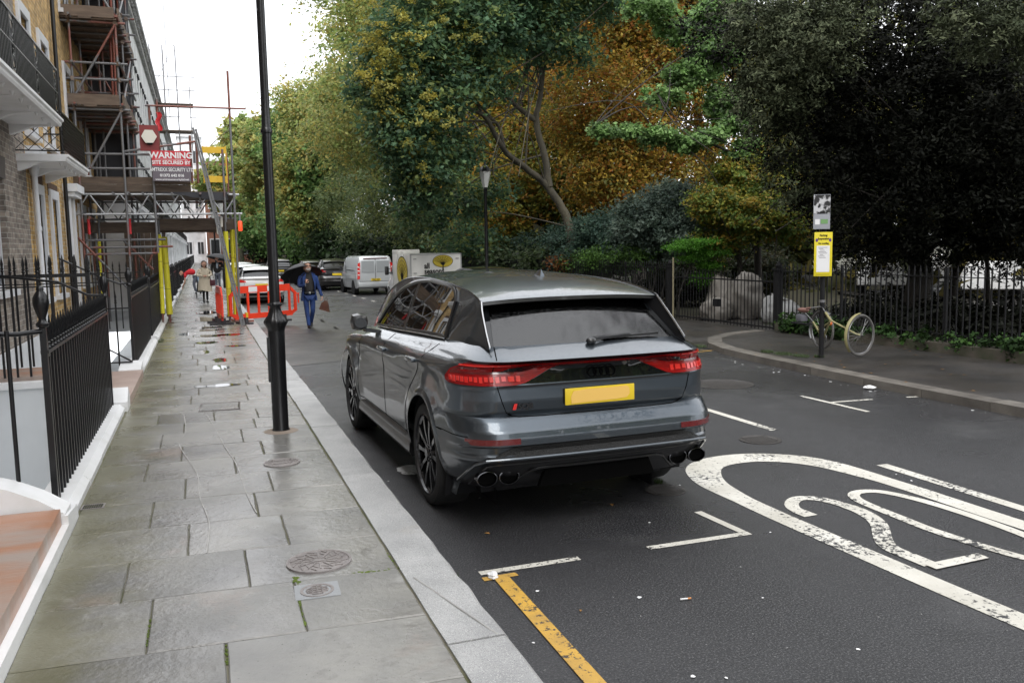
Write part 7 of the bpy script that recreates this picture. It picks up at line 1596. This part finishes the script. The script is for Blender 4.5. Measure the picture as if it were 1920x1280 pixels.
# ginkgo-like pale green branches in front of it
lob = [L3(1130, 243, 20, .30, .11), L3(1180, 246, 20, .35, .13), L3(1230, 255, 19.8, .42, .18), L3(1290, 268, 19.6, .45, .22), L3(1330, 255, 19.8, .40, .2), L3(1370, 235, 20, .4, .2), L3(1240, 180, 20.5, .55, .25, .6), L3(1290, 140, 20.5, .6, .35, .7), L3(1340, 100, 20.4, .7, .5, .7), L3(1270, 60, 20.6, .6, .3, .5), L3(1220, 15, 20.6, .7, .3, .7), L3(1350, 30, 20.6, .8, .5), L3(1360, 190, 20.4, .5, .5), L3(1400, 290, 20, .5, .4)]
b3 = at(1420, 480, 20.6)
tree('ginkgo_tree', 'pale green ginkgo sending a long level branch in front of the amber leaves', b3, [(b3.x, 20.6, -.1), (b3.x, 20.6, 2), (b3.x-.2, 20.6, 4.2), (b3.x-.6, 20.6, 7.5)], (.12, .05), lob, 42000, .05, [(.20,.34,.11), (.26,.40,.15), (.15,.26,.08), (.12,.20,.08)], 51, LEAF, BARKD, [([tuple(at(1400, 300, 20.3)), tuple(at(1320, 265, 20)), tuple(at(1230, 245, 20)), tuple(at(1110, 240, 20))], (.04, .01)), ([tuple(at(1395, 250, 20.3)), tuple(at(1330, 150, 20.4)), tuple(at(1230, 170, 20.4))], (.035, .01))], 16, (.02, .006), clump=(.13, .06), per=36, inner=.1, droop=.1, aspect=.8)
# holm oak: huge near-black evergreen on the right
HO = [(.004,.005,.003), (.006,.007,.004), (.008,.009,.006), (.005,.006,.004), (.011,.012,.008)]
HO_LIT = [(.085,.10,.055), (.06,.075,.04), (.11,.125,.07), (.045,.055,.03)]  # paler oak leaf palette, the lit parts of the crown put into colour
b4 = at(1690, 560, 16)
lob = [L3(1560, 150, 13.8, 1.5), L3(1480, 90, 14.2, 1.2), L3(1450, 180, 14.4, .9), L3(1520, 280, 14, 1.2), L3(1560, 380, 14.2, .9), L3(1640, 320, 14, 1.5), L3(1700, 180, 13.8, 1.9), L3(1800, 330, 13.6, 1.6), L3(1850, 180, 13.2, 1.9), L3(1700, 440, 14.4, 1.3, .8), L3(1830, 450, 14, 1.3, .8), L3(1620, 20, 14, 1.8), L3(1780, 20, 13.6, 2.2), L3(1950, 250, 12.8, 2.), L3(1940, 420, 13, 1.4), L3(1400, 40, 15, 1.2), L3(1620, 470, 15, 1.0, .5), L3(1600, 220, 14.8, 1.6), L3(2080, 300, 12.5, 2.4), L3(2050, 50, 12.5, 2.4), L3(1760, 250, 15.5, 2.2), L3(1900, 350, 15.5, 2.2), L3(1640, 380, 15.8, 1.8)]
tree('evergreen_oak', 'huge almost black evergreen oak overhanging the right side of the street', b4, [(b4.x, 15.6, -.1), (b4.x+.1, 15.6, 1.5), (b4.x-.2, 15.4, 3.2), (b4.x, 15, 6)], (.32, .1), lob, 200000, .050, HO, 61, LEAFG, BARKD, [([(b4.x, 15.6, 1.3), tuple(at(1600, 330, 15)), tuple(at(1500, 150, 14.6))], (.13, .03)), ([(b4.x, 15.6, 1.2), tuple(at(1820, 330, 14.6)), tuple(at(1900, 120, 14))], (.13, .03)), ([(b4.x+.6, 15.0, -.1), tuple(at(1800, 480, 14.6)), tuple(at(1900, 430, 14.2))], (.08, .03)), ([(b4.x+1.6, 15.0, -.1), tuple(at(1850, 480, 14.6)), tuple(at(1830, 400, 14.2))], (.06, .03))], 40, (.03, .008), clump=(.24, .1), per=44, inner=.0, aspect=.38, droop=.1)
oak = bpy.data.objects['evergreen_oak']
leaves('lit_leaves', oak, [L3(1480, 130, 13.2, .8, .7), L3(1500, 60, 13.0, .9, .8), L3(1430, 170, 13.6, .7, .6), L3(1560, 100, 12.9, .7, .6, .5), L3(1450, 250, 13.8, .6, .6, .5), L3(1420, 30, 13.8, .8, .6), L3(1480, 330, 13.9, .6, .6, .4), L3(1560, 20, 12.8, .8, .5, .6), L3(1850, 60, 10.6, .75, .42, 1.3), L3(1900, 25, 10.4, .6, .4, 1.2), L3(1790, 20, 10.8, .5, .3, .7), L3(1930, 120, 10.4, .45, .25, .7)], 36000, .042, HO_LIT, 62, LEAFG, clump=(.13, .07), per=36, aspect=.35, inner=.2)
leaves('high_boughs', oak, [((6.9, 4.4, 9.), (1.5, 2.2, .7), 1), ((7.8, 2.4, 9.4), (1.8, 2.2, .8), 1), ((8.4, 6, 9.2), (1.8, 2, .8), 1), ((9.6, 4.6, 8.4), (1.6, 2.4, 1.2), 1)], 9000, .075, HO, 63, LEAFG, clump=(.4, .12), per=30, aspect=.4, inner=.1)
limbs(oak, [([(b4.x, 15.2, 5), (11.5, 9, 8.6), (9.2, 5, 8.9), (6.8, 4.2, 9)], (.12, .03))], BARKD, 'high_branch')
limbs(oak, [([tuple(at(1960, -60, 10.8)), tuple(at(1880, 30, 10.6)), tuple(at(1830, 70, 10.6))], (.03, .008))], BARKD, 'low_branch')
# yellowing shrub tree, grey green shrub, dark conifers, undergrowth
b5 = at(1400, 560, 19)
tree('small_tree', 'yellowing light green small tree behind the park gate', b5, [(b5.x, 19.4, -.1), (b5.x+.05, 19.4, 1.2), (b5.x, 19.4, 2.8)], (.09, .04), [L3(1400, 400, 19.2, .9, .7), L3(1340, 380, 19.4, .6, .45), L3(1450, 350, 19.4, .7, .55), L3(1480, 420, 19, .6, .5), L3(1390, 330, 19.8, .8, .5), L3(1340, 450, 19.6, .6, .4, .6), L3(1450, 290, 19.8, .6, .5), L3(1500, 350, 19.2, .5, .5)], 46000, .05, [(.24,.28,.05), (.17,.25,.06), (.34,.30,.05), (.12,.19,.05), (.36,.25,.05)], 71, LEAF, BARKD, [], 14, (.025, .008), clump=(.2, .08), per=36, inner=.2)
def shrub(label, lob, n, size, pal, seed, mt=LEAF, name='shrub', **kw):
    c = lob[0][0]; t = thing(name, label, 'shrub'); st = [([(c[0]+random.Random(seed+k).uniform(-.4, .4), c[1], -.1), (l[0][0], l[0][1], l[0][2]*.6), l[0]], (.03, .01)) for k, l in enumerate(lob[:6])]
    limbs(t, st, BARKD, 'stems', 6); kw.setdefault('clump', (.2, .08)); kw.setdefault('per', 36); leaves('foliage', t, lob, n, size, pal, seed, mt, **kw); return t
shrub('grey green rounded shrub in the park behind the gate post', [LX(1235, 410, 12.2, 75, 52), LX(1190, 440, 12.2, 47, 40), LX(1290, 440, 12.4, 47, 36), LX(1260, 370, 12.6, 45, 32), LX(1215, 465, 12.1, 47, 28)], 30000, .055, [(.12,.165,.135), (.09,.13,.105), (.16,.21,.165), (.07,.105,.075)], 72)
shrub('low dark feathery conifer beside the forked tree trunk', [LX(1130, 420, 12.3, 60, 28), LX(1075, 445, 12.3, 55, 28), LX(1170, 455, 12.2, 50, 28), LX(1110, 475, 12.1, 60, 24), LX(1010, 460, 12.6, 50, 26)], 26000, .055, [(.035,.07,.05), (.05,.09,.07), (.07,.12,.08)], 73, clump=(.25, .06), droop=.5)
shrub('fresh green fern like shrub low behind the railing', [LX(1150, 480, 11.8, 50, 18), LX(1100, 488, 11.8, 42, 15), LX(1200, 475, 11.8, 38, 18)], 14000, .045, [(.10,.20,.04), (.07,.14,.035)], 74)
shrub('rusty orange patch of dying foliage above the railing', [LX(1075, 488, 11.6, 40, 9)], 4000, .04, [(.28,.11,.035), (.20,.08,.03)], 75)
shrub('pale grey green willow like shrub behind the silver van', [LX(740, 360, 12.5, 80, 75), LX(690, 300, 12.5, 62, 58), LX(780, 430, 12.5, 55, 42), LX(700, 430, 12.5, 65, 40), LX(650, 370, 12.5, 58, 50, .8), LX(830, 450, 12.3, 48, 24, .8), LX(660, 240, 13, 58, 56)], 60000, .11, [(.15,.20,.09), (.20,.25,.13), (.11,.16,.065), (.25,.28,.09)], 76, clump=(.5, .14), droop=.5, aspect=.35)
tree('roadside_tree', 'mid green tree overhanging the parked cars left of the willow', (12, 90), [(12, 95, -.1), (12, 95, 3), (11.5, 95, 8)], (.3, .1), [LX(560, 400, 10.5, 70, 55), LX(500, 430, 9.5, 58, 38), LX(610, 330, 11.5, 75, 62), LX(520, 330, 10, 68, 55), LX(600, 445, 11.5, 65, 36), LX(470, 400, 9.5, 48, 42), LX(560, 260, 11, 65, 56)], 60000, .24, [(.11,.20,.06), (.15,.25,.075), (.08,.15,.045)], 77, clump=(1., .3))
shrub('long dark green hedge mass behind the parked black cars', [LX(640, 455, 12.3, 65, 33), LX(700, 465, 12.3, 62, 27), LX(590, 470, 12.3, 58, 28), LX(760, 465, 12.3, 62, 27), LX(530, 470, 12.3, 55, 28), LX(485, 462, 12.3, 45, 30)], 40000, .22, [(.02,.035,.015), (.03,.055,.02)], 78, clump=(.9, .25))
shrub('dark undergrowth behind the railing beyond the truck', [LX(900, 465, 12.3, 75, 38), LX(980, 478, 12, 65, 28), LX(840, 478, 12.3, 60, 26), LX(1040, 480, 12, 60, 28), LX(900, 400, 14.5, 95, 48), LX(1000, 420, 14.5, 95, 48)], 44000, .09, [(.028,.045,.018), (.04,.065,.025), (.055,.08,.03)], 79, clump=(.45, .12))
shrub('dark shrub behind the pile of rubble bags', [L3(1330, 520, 23.5, 1.0, .7), L3(1420, 510, 23, 1.0, .8), L3(1270, 520, 24, 1.0, .7), L3(1390, 460, 25, 1.4, .8)], 30000, .06, [(.022,.03,.014), (.03,.04,.018), (.05,.045,.02)], 80)
# small bright acer with a stake
ac = thing('young_maple', 'small bright green layered maple beside the gate post', 'tree'); pa = at(1275, 600, 19.6)
limbs(ac, [([(pa.x, 19.7, 0), (pa.x+.05, 19.7, .6), (pa.x+.25, 19.6, 1.2), (pa.x+.5, 19.5, 1.6)], (.025, .012)), ([(pa.x, 19.7, .5), (pa.x+.2, 19.7, 1.1), (pa.x+.05, 19.7, 1.6)], (.015, .008))], BARKD, 'trunk', 6)
leaves('crown', ac, [L3(1310, 452, 19.4, .62, .05), L3(1280, 462, 19.5, .45, .04), L3(1335, 472, 19.4, .5, .05, .8), L3(1300, 482, 19.5, .4, .05, .6), L3(1330, 496, 19.5, .38, .06, .6), L3(1315, 520, 19.5, .3, .12, .5), L3(1345, 458, 19.5, .4, .04)], 15000, .026, [(.10,.27,.03), (.13,.33,.04), (.07,.19,.025)], 81, LEAF, clump=(.11, .03), per=36, droop=.2)
stake = thing('tree_stake', 'pale timber stake standing beside the gate post and young maple', 'stake'); s0 = at(1262, 602, 18.9); MB().tube([(s0.x, 18.9, -.05), (s0.x, 18.9, 1.56)], .022, 8).build('pole', mat('pale_timber', (.24,.21,.13), .8), stake)
# foliage behind the camera for what the car mirrors
plane(14, -8, 15, 5.5, 91, 'broad park tree standing behind the camera on the right', 9000, .3); plane(15, -22, 18, 7, 92, 'tall park tree far behind the camera', 7000, .4)
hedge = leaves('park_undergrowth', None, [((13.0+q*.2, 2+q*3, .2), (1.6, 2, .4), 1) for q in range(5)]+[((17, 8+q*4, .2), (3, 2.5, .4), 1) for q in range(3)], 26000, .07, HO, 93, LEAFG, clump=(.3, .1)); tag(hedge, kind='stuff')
wood = leaves('distant_wood', None, [((26+8*math.sin(k*1.7), 22+k*5, 3+2.5*math.sin(k*2.1)), (5, 4, 4.), 1) for k in range(15)]+[((34+4*math.sin(k), 8+k*5, 6), (4, 4, 5.), 1) for k in range(9)]+[((17, 34+k*8, 1.6), (4, 5, 2.2), 1) for k in range(10)], 42000, .40, [(.06,.07,.025), (.09,.09,.03), (.13,.11,.03), (.05,.06,.02)], 94, LEAF, clump=(1.1, .3), per=36, inner=.0); tag(wood, kind='stuff')

# ------------------------------------------------------------ park railing, gate, signs, bicycle, bags
XG = 11.15
pb = MB().box((-.009, -.009, 0), (.009, .009, 1.12)); pb.lathe([(.02, 1.12), (.012, 1.16), (.003, 1.22)], 5); pbm = pb.mesh('bar', BLACKM)
STONE = mat('park_plinth', (.10,.085,.068), .75, col2=(.05,.055,.03), ns=3, coord='pos', bump=.5, bs=20)
def park_fence(label, y0, y1, z0=.1, parts_=True, pl=.16):
    t = thing('park_railing', label, 'railing'); n = int((y1-y0)/.125)
    if parts_:
        for k in range(n+1): part('bar', pbm, t, (XG, y0+k*(y1-y0)/n, z0+pl))
    else:
        mb = MB(); [mb.box((XG-.009, y0+k*.14, z0+pl), (XG+.009, y0+k*.14+.018, z0+pl+1.2)) for k in range(int((y1-y0)/.14))]; tag(mb.build('bars', BLACKM, t), kind='stuff')
    for z in (z0+pl+.12, z0+pl+1.04): MB().bar((XG, y0, z), (XG, y1, z), .035, .014).build('rail', BLACKM, t)
    nn = max(1, int((y1-y0)/1.4)) if parts_ else 1
    for k in range(nn):
        a = y0+k*(y1-y0)/nn; b_ = y0+(k+1)*(y1-y0)/nn-.006
        MB().box((XG-.16, a, -.1), (XG+.12, b_, z0+pl), .006).build('plinth_stone', STONE, t)
    for k in range(int((y1-y0)/2.4)+1): yy = min(y1, y0+k*2.4); MB().bar((XG+.02, yy, z0), (XG+.02, yy, z0+1.35), .04).build('stay', BLACKM, t)
    return t
park_fence('black park railing behind the bicycle and sign post', 1.0, 14.75)
park_fence('black park railing beyond the gate, behind the grey suv', 19.3, 34.0)
park_fence('distant park railing running behind the parked cars', 34.1, 120, parts_=False)
park_fence('park railing beside and behind the camera', -22, .9, parts_=False)
gate = thing('park_gate', 'black iron double gate closing the park entrance in front of the rubble bags', 'gate')
for k in range(1, 34):
    y = 14.85+k*.13
    if abs(y-17.1) > .08: part('bar', pbm, gate, (XG, y, .06), scale=(.8, .8, 1.0))
MB().bar((XG, 14.85, .12), (XG, 19.2, .12), .03).bar((XG, 14.85, 1.08), (XG, 19.2, 1.08), .03).build('gate_frame', BLACKM, gate); MB().box((XG-.05, 17.0, .45), (XG+.05, 17.2, .62)).build('lock', BLACKM, gate)
for i, (y, lab) in enumerate(((14.85, 'right'), (19.2, 'left'))):
    gp = thing('gate_post', 'square black iron gate post at the %s of the park gate' % lab, 'post', (XG, y, 0)); MB().box((-.07, -.07, 0), (.07, .07, 1.32)).build('shaft', BLACKM, gp); MB().box((-.09, -.09, 1.32), (.09, .09, 1.36)).lathe([(.05, 1.36), (.07, 1.42), (.02, 1.5)], 8).build('cap', BLACKM, gp)
# pale stones of the plinth corner
cp_ = thing('plinth_kerb', 'pale worn stone kerb at the foot of the railing left of the gate', 'kerb'); MB().box((XG-.35, 19.35, 0), (XG+.1, 20.9, .14), .01).build('stone', KERB, cp_)
BAGM = mat('woven_sack', (.27,.25,.225), .7, col2=(.17,.155,.135), ns=3, bump=.8, bs=9, coord='pos')
for i, (px, py, Y, r, rz, lab) in enumerate(((1400, 560, 18.3, .46, .62, 'largest bulging grey rubble bag, right in the pile behind the gate'), (1355, 540, 19.2, .42, .6, 'tall grey rubble bag in the middle of the pile behind the gate'), (1345, 590, 18.4, .42, .32, 'low grey rubble bag at the left of the pile behind the gate'), (1455, 585, 17.0, .32, .36, 'white rubble bag right of the gate post'), (1480, 592, 16.6, .3, .3, 'small white rubble bag farthest right behind the railing'))):
    p = at(px, py, Y); mb = MB(); mb.ball((0, 0, 0), (r*1.15, r, rz*1.15), 44, 30)
    mb.v = [tuple(Vector(q)*(1+.26*noise.noise(Vector(q)*2.2+Vector((i*9, 0, 0)))-.16*abs(noise.noise(Vector(q)*5+Vector((i*5, 0, 0))))-.13*abs(noise.noise(Vector(q)*12+Vector((i*5, 3, 0)))))) for q in mb.v]; mb.v = [(q[0], q[1], max(q[2], -rz*.72)) for q in mb.v]
    bag = thing('rubble_bag', lab, 'bag', (p.x, Y, rz*.72+.02)); mb.build('sack', BAGM if i < 3 else mat('white_rubble_sack%d' % i, (.42,.42,.41), .7, bump=.6, bs=9), bag, 60); MB().tube([(-.12, 0, rz*.9), (-.16, .02, rz*1.12), (.0, .05, rz*1.05), (.1, .03, rz*.9)], .016, 5).build('strap', BAGM, bag)
# signs
sp2 = thing('sign_post', 'black post by the bicycle carrying a yellow parking notice and a torn grey plate', 'sign', (9.0, 10.9, .1))
MB().lathe([(.038, 0), (.038, 2.3), (.03, 2.5)], 14).build('post', BLACKM, sp2, 40); MB().lathe([(.045, .86), (.045, .90)], 14).build('post_band', SC, sp2)
YS = mat('yellow_notice', (.72,.60,.02), .45); GS = mat('grey_plate', (.34,.35,.38), .5); GRS = mat('green_label', (.16,.32,.12), .6); PUR = mat('purple_print', (.12,.05,.2), .6)
TORN = mat('torn_poster', (.55,.55,.56), .7, col2=(.02,.02,.02), ns=9, nd=4, contrast=(.47,.53))
fc = math.atan2(9.0, 10.9)*-1+R_(2)
pn = bpy.data.objects.new('yellow_notice', None); C.objects.link(pn); pn.parent = sp2; pn.location = (-.05, -.055, 1.60); pn.rotation_euler = (0, 0, R_(-24))
MB().bbox((-.135, -.012, -.335), (.135, .0, .335), .006).build('notice_board', YS, pn, 30); MB().box((-.10, -.014, -.27), (.095, -.0125, .13)).build('notice_sheet', WH, pn)
for s_, sz, z in (('Parking', .042, .285), ('Suspension', .042, .235), ('No Loading', .036, .165)): text('lettering', s_, sz, BLACKM, pn, (0, -.0135, z), (R_(90), 0, 0), .0012, .9)
for k in range(8): MB().box((-.075+(k % 3)*.012, -.0155, .10-k*.022), (.06-(k*7 % 4)*.02, -.0145, .106-k*.022)).build('print_line', GREYS, pn)
for x in (-.10, .10): MB().prism([(x+.02*math.cos(a), -.0135, .215+.026*math.sin(a)) for a in [k*math.pi/6 for k in range(12)]], (0, -.001, 0)).build('round_symbol', PUR, pn)
MB().box((-.1, -.0135, -.31), (.1, -.0125, -.305)).build('print_line', BLACKM, pn)
pn2 = bpy.data.objects.new('grey_plate', None); C.objects.link(pn2); pn2.parent = sp2; pn2.location = (-.09, -.055, 2.24); pn2.rotation_euler = (0, 0, R_(-24))
MB().bbox((-.125, -.012, -.26), (.125, 0, .26), .006).build('plate', GS, pn2, 30); MB().box((-.12, -.0145, -.03), (.12, -.0125, .255)).build('torn_poster', TORN, pn2); MB().box((-.1, -.0145, -.19), (-.03, -.0125, -.11)).build('white_label', WH, pn2); MB().box((-.015, -.0145, -.18), (.09, -.0125, -.11)).build('green_label', GRS, pn2)
text('lettering', 'Pay by phone', .03, BLACKM, pn2, (0, -.0155, -.005), (R_(90), 0, 0), .0008)
# bicycle
bk = thing('bicycle', 'old cream town bicycle with a brown saddle leaning against the sign post', 'bicycle')
CRB = mat('cream_bike_paint', (.34,.31,.15), .4); TYR = mat('grey_tyre', (.11,.105,.10), .7); BRN = mat('brown_saddle', (.20,.10,.08), .5); CHR = mat('bike_chrome', (.28,.28,.28), .3, metal=1.)
fw = Vector((9.50, 10.62, .45)); rw_ = Vector((9.60, 11.62, .45)); r_w = .325
fdir = Vector((.72, -.62, 0)).normalized(); fdir = (Vector((1, .18, 0))).normalized()      # front wheel plane seen nearly side on
rdir = (rw_-fw); rdir.z = 0; rdir.normalize()
def wheel(c, d, name, lean=0.):
    w = bpy.data.objects.new(name, None); C.objects.link(w); w.parent = bk; up = Vector((0, 0, 1))
    P = lambda a, r: c+d*r*math.cos(a)+up*r*math.sin(a)
    MB().tube([P(a, r_w-.018) for a in rng(0, 2*math.pi, 40)[:-1]], .018, 8, closed=True).build('tyre', TYR, w, 60); MB().tube([P(a, r_w-.042) for a in rng(0, 2*math.pi, 40)[:-1]], .008, 6, closed=True).build('rim', CHR, w, 60)
    mb = MB(); nn = d.cross(up)
    for k in range(28): a = k*2*math.pi/28; mb.tube([c+nn*.02*(1 if k % 2 else -1), P(a, r_w-.045)], .0014, 3)
    mb.tube([c-nn*.05, c+nn*.05], .014, 8); mb.build('spokes', CHR, w); return w
wheel(fw, fdir, 'wheel'); wheel(rw_, rdir, 'wheel')
def guard(c, d, a0, a1, mt):
    nn = d.cross(Vector((0, 0, 1))); mb = MB(); A = rng(a0, a1, 18)
    mb.grid(lambda u, v: tuple(c+d*(r_w+.022-.006*v*v)*math.cos(u)+Vector((0, 0, 1))*(r_w+.022-.006*v*v)*math.sin(u)+nn*.026*v), A, [-1, -.4, .4, 1]); mb.grid(lambda u, v: tuple(c+d*(r_w+.020-.006*v*v)*math.cos(u)+Vector((0, 0, 1))*(r_w+.020-.006*v*v)*math.sin(u)+nn*.026*v), A, [-1, -.4, .4, 1], flip=True); return mb.build('mudguard', mt, bk, 60)
guard(fw, fdir, R_(95), R_(225), CRB); guard(rw_, rdir, R_(-30), R_(130), CHR)
hd2 = at(1547, 585, 10.85); hd1 = at(1557, 600, 10.8); bb = at(1543, 634, 11.15); stp = at(1524, 603, 11.3); sad = at(1507, 584, 11.35)
for a, b_, r_, nm in ((hd2, hd1, .020, 'head_tube'), (hd1, bb, .017, 'down_tube'), (hd1-Vector((0, 0, .02)), bb.lerp(stp, .45), .015, 'top_tube'), (bb, stp, .016, 'seat_tube'), (bb, rw_, .010, 'chain_stay'), (bb.lerp(stp, .8), rw_, .008, 'seat_stay')): MB().tube([a, b_], r_, 8).build(nm, CRB, bk, 60)
MB().tube([hd1, hd1.lerp(fw, .5)+Vector((0, 0, -.01)), hd1.lerp(fw, .85)+Vector((0, 0, -.015)), fw], .014, 8).build('fork', CRB, bk, 60)
MB().tube([stp, sad], .012, 8).build('seat_post', CHR, bk, 60); MB().tube([hd2, hd2+Vector((-.03, .02, .06))], .012, 8).build('stem', CHR, bk, 60)
hb0 = hd2+Vector((-.03, .02, .06)); MB().tube([hb0+Vector((-.13, .12, .0)), hb0+Vector((-.08, -.04, .03)), hb0, hb0+Vector((.1, .04, .04)), hb0+Vector((.14, .16, .0))], .010, 8).build('handlebar', CHR, bk, 60)
MB().tube([hb0+Vector((-.13, .12, 0)), hb0+Vector((-.14, .20, -.01))], .017, 8).tube([hb0+Vector((.14, .16, 0)), hb0+Vector((.15, .23, -.01))], .017, 8).build('grip', BRN, bk, 60)
sd_ = MB(); sd_.ball((0, 0, 0), (.07, .13, .05), 14, 9); sd_.v = [(sad.x+p[0]*(1 if p[1] > 0 else .55), sad.y+p[1], sad.z+.03+p[2]*(1 if p[2] < 0 else .7)) for p in sd_.v]; sd_.build('saddle', BRN, bk, 60)
MB().tube([bb+Vector((-.1, -.1, -.13)), bb, bb+Vector((.1, .1, .13))], .009, 6).lathe([(.085, -.004), (.085, .004)], 20, tuple(bb), 'x').build('crank', CHR, bk, 40)
MB().box((-.12, 11.35, .78), (.12, 11.75, .80)); rk = MB(); rk.bar(stp+Vector((0, .1, -.05)), stp+Vector((.02, .5, -.05)), .12, .02); rk.tube([stp+Vector((.02, .4, -.05)), rw_], .006, 5); rk.build('rear_rack', BLACKM, bk); MB().bbox(tuple(sad+Vector((-.07, -.02, -.16))), tuple(sad+Vector((.08, .12, -.04))), .03).build('saddle_bag', mat('grey_bag', (.12,.12,.14), .7), bk, 30)
MB().ball(tuple(at(1557, 606, 11.0)), (.03, .03, .035), 8, 6).build('orange_reflector', mat('orange_reflector', (.6,.14,.02), .3), bk, 60)
MB().box((9.3, 10.665, .38), (9.32, 10.67, .50)).build('white_reflector', WH, bk)
# ivy and grass tufts
iv = leaves('ivy', None, [((XG-.15, 14.2-k*.35, .32), (.18, .3, .16), 1) for k in range(5)]+[((XG-.05, 12.2-k*.5, .34), (.12, .3, .16), .6) for k in range(24)], 9000, .035, [(.025,.055,.015), (.04,.085,.02), (.015,.03,.01)], 95, LEAFG, clump=(.09, .05), per=30, aspect=.8); tag(iv, kind='stuff')
def tuft(name, pts, n, h, seed, col=(.04,.07,.015)):
    q = random.Random(seed); mb = MB()
    for _ in range(n):
        x, y, z, r = q.choice(pts); a = q.random()*6.28; d = r*q.random()**.5; x += d*math.cos(a); y += d*math.sin(a)*1.5; a = q.random()*6.28; w = .004; L_ = h*q.uniform(.5, 1.3); b_ = (x+math.cos(a)*L_*.5, y+math.sin(a)*L_*.5, z+L_*.8)
        mb.add([(x-w*math.sin(a), y+w*math.cos(a), z), (x+w*math.sin(a), y-w*math.cos(a), z), b_], [(0, 1, 2)])
    return tag(mb.build(name, mat(name+'_green', col, .6), None), kind='stuff')
tuft('grass_tufts', [(8.75, 11.5, .1, .12), (8.82, 11.15, .1, .10), (8.7, 11.85, .1, .09), (9.0, 10.95, .1, .06), (8.5, 13.6, .02, .12)], 1400, .05, 3)
tuft('kerbside_weeds', [(1.27, 4.62, .005, .03), (1.26, 9.4, .005, .03), (-.86, 19.0, .12, .08), (-.84, 18.6, .12, .06), (1.27, 10.3, .005, .02), (3.35, 5.95, .005, .03)], 420, .035, 4)
tuft('park_grass', [(11.9+k*.5, 15+k % 5, .02, .5) for k in range(16)], 3000, .08, 5, (.05,.09,.02))
# pale vehicles beyond the square seen through the oak's lower gaps
for i, (px, Y, w_, h_, lab) in enumerate(((1660, 24, 1.9, 1.7, 'white van glimpsed through the oak branches just right of the yellow notice'), (1735, 25, 1.7, 1.3, 'white vehicle glimpsed low through the dark oak branches'), (1860, 20, 1.8, 1.2, 'pale car glimpsed through the railing at the far right'))):
    p = at(px, 540, Y); t = thing('glimpsed_van' if i < 2 else 'glimpsed_car', lab, 'van' if i < 2 else 'car', (p.x, Y, 0), R_(-45))
    hull('body', [(0, vsec(w_/2-.05, .35, h_*.9, w_/2-.2)), (.1, vsec(w_/2, .3, h_, w_/2-.15)), (2.6, vsec(w_/2, .3, h_, w_/2-.15)), (3.4, vsec(w_/2, .3, h_*.62, w_/2-.15)), (3.9, vsec(w_/2-.1, .32, h_*.5, w_/2-.2))], WHP, t)
    MB().box((-w_/2-.004, .5, h_*.6), (-w_/2+.1, 2.4, h_*.82)).build('side_windows', GLD, t)
    for y in (.7, 3.0): put_wheel(t, tmv, rmv, -w_/2+.1, y, True, rr=.29); put_wheel(t, tmv, rmv, w_/2-.1, y, False, rr=.29)
frs = sheet('far_square_road', [(17, -5), (40, -5), (40, 26), (22, 26), (19, 18)], .01, ASPH2)
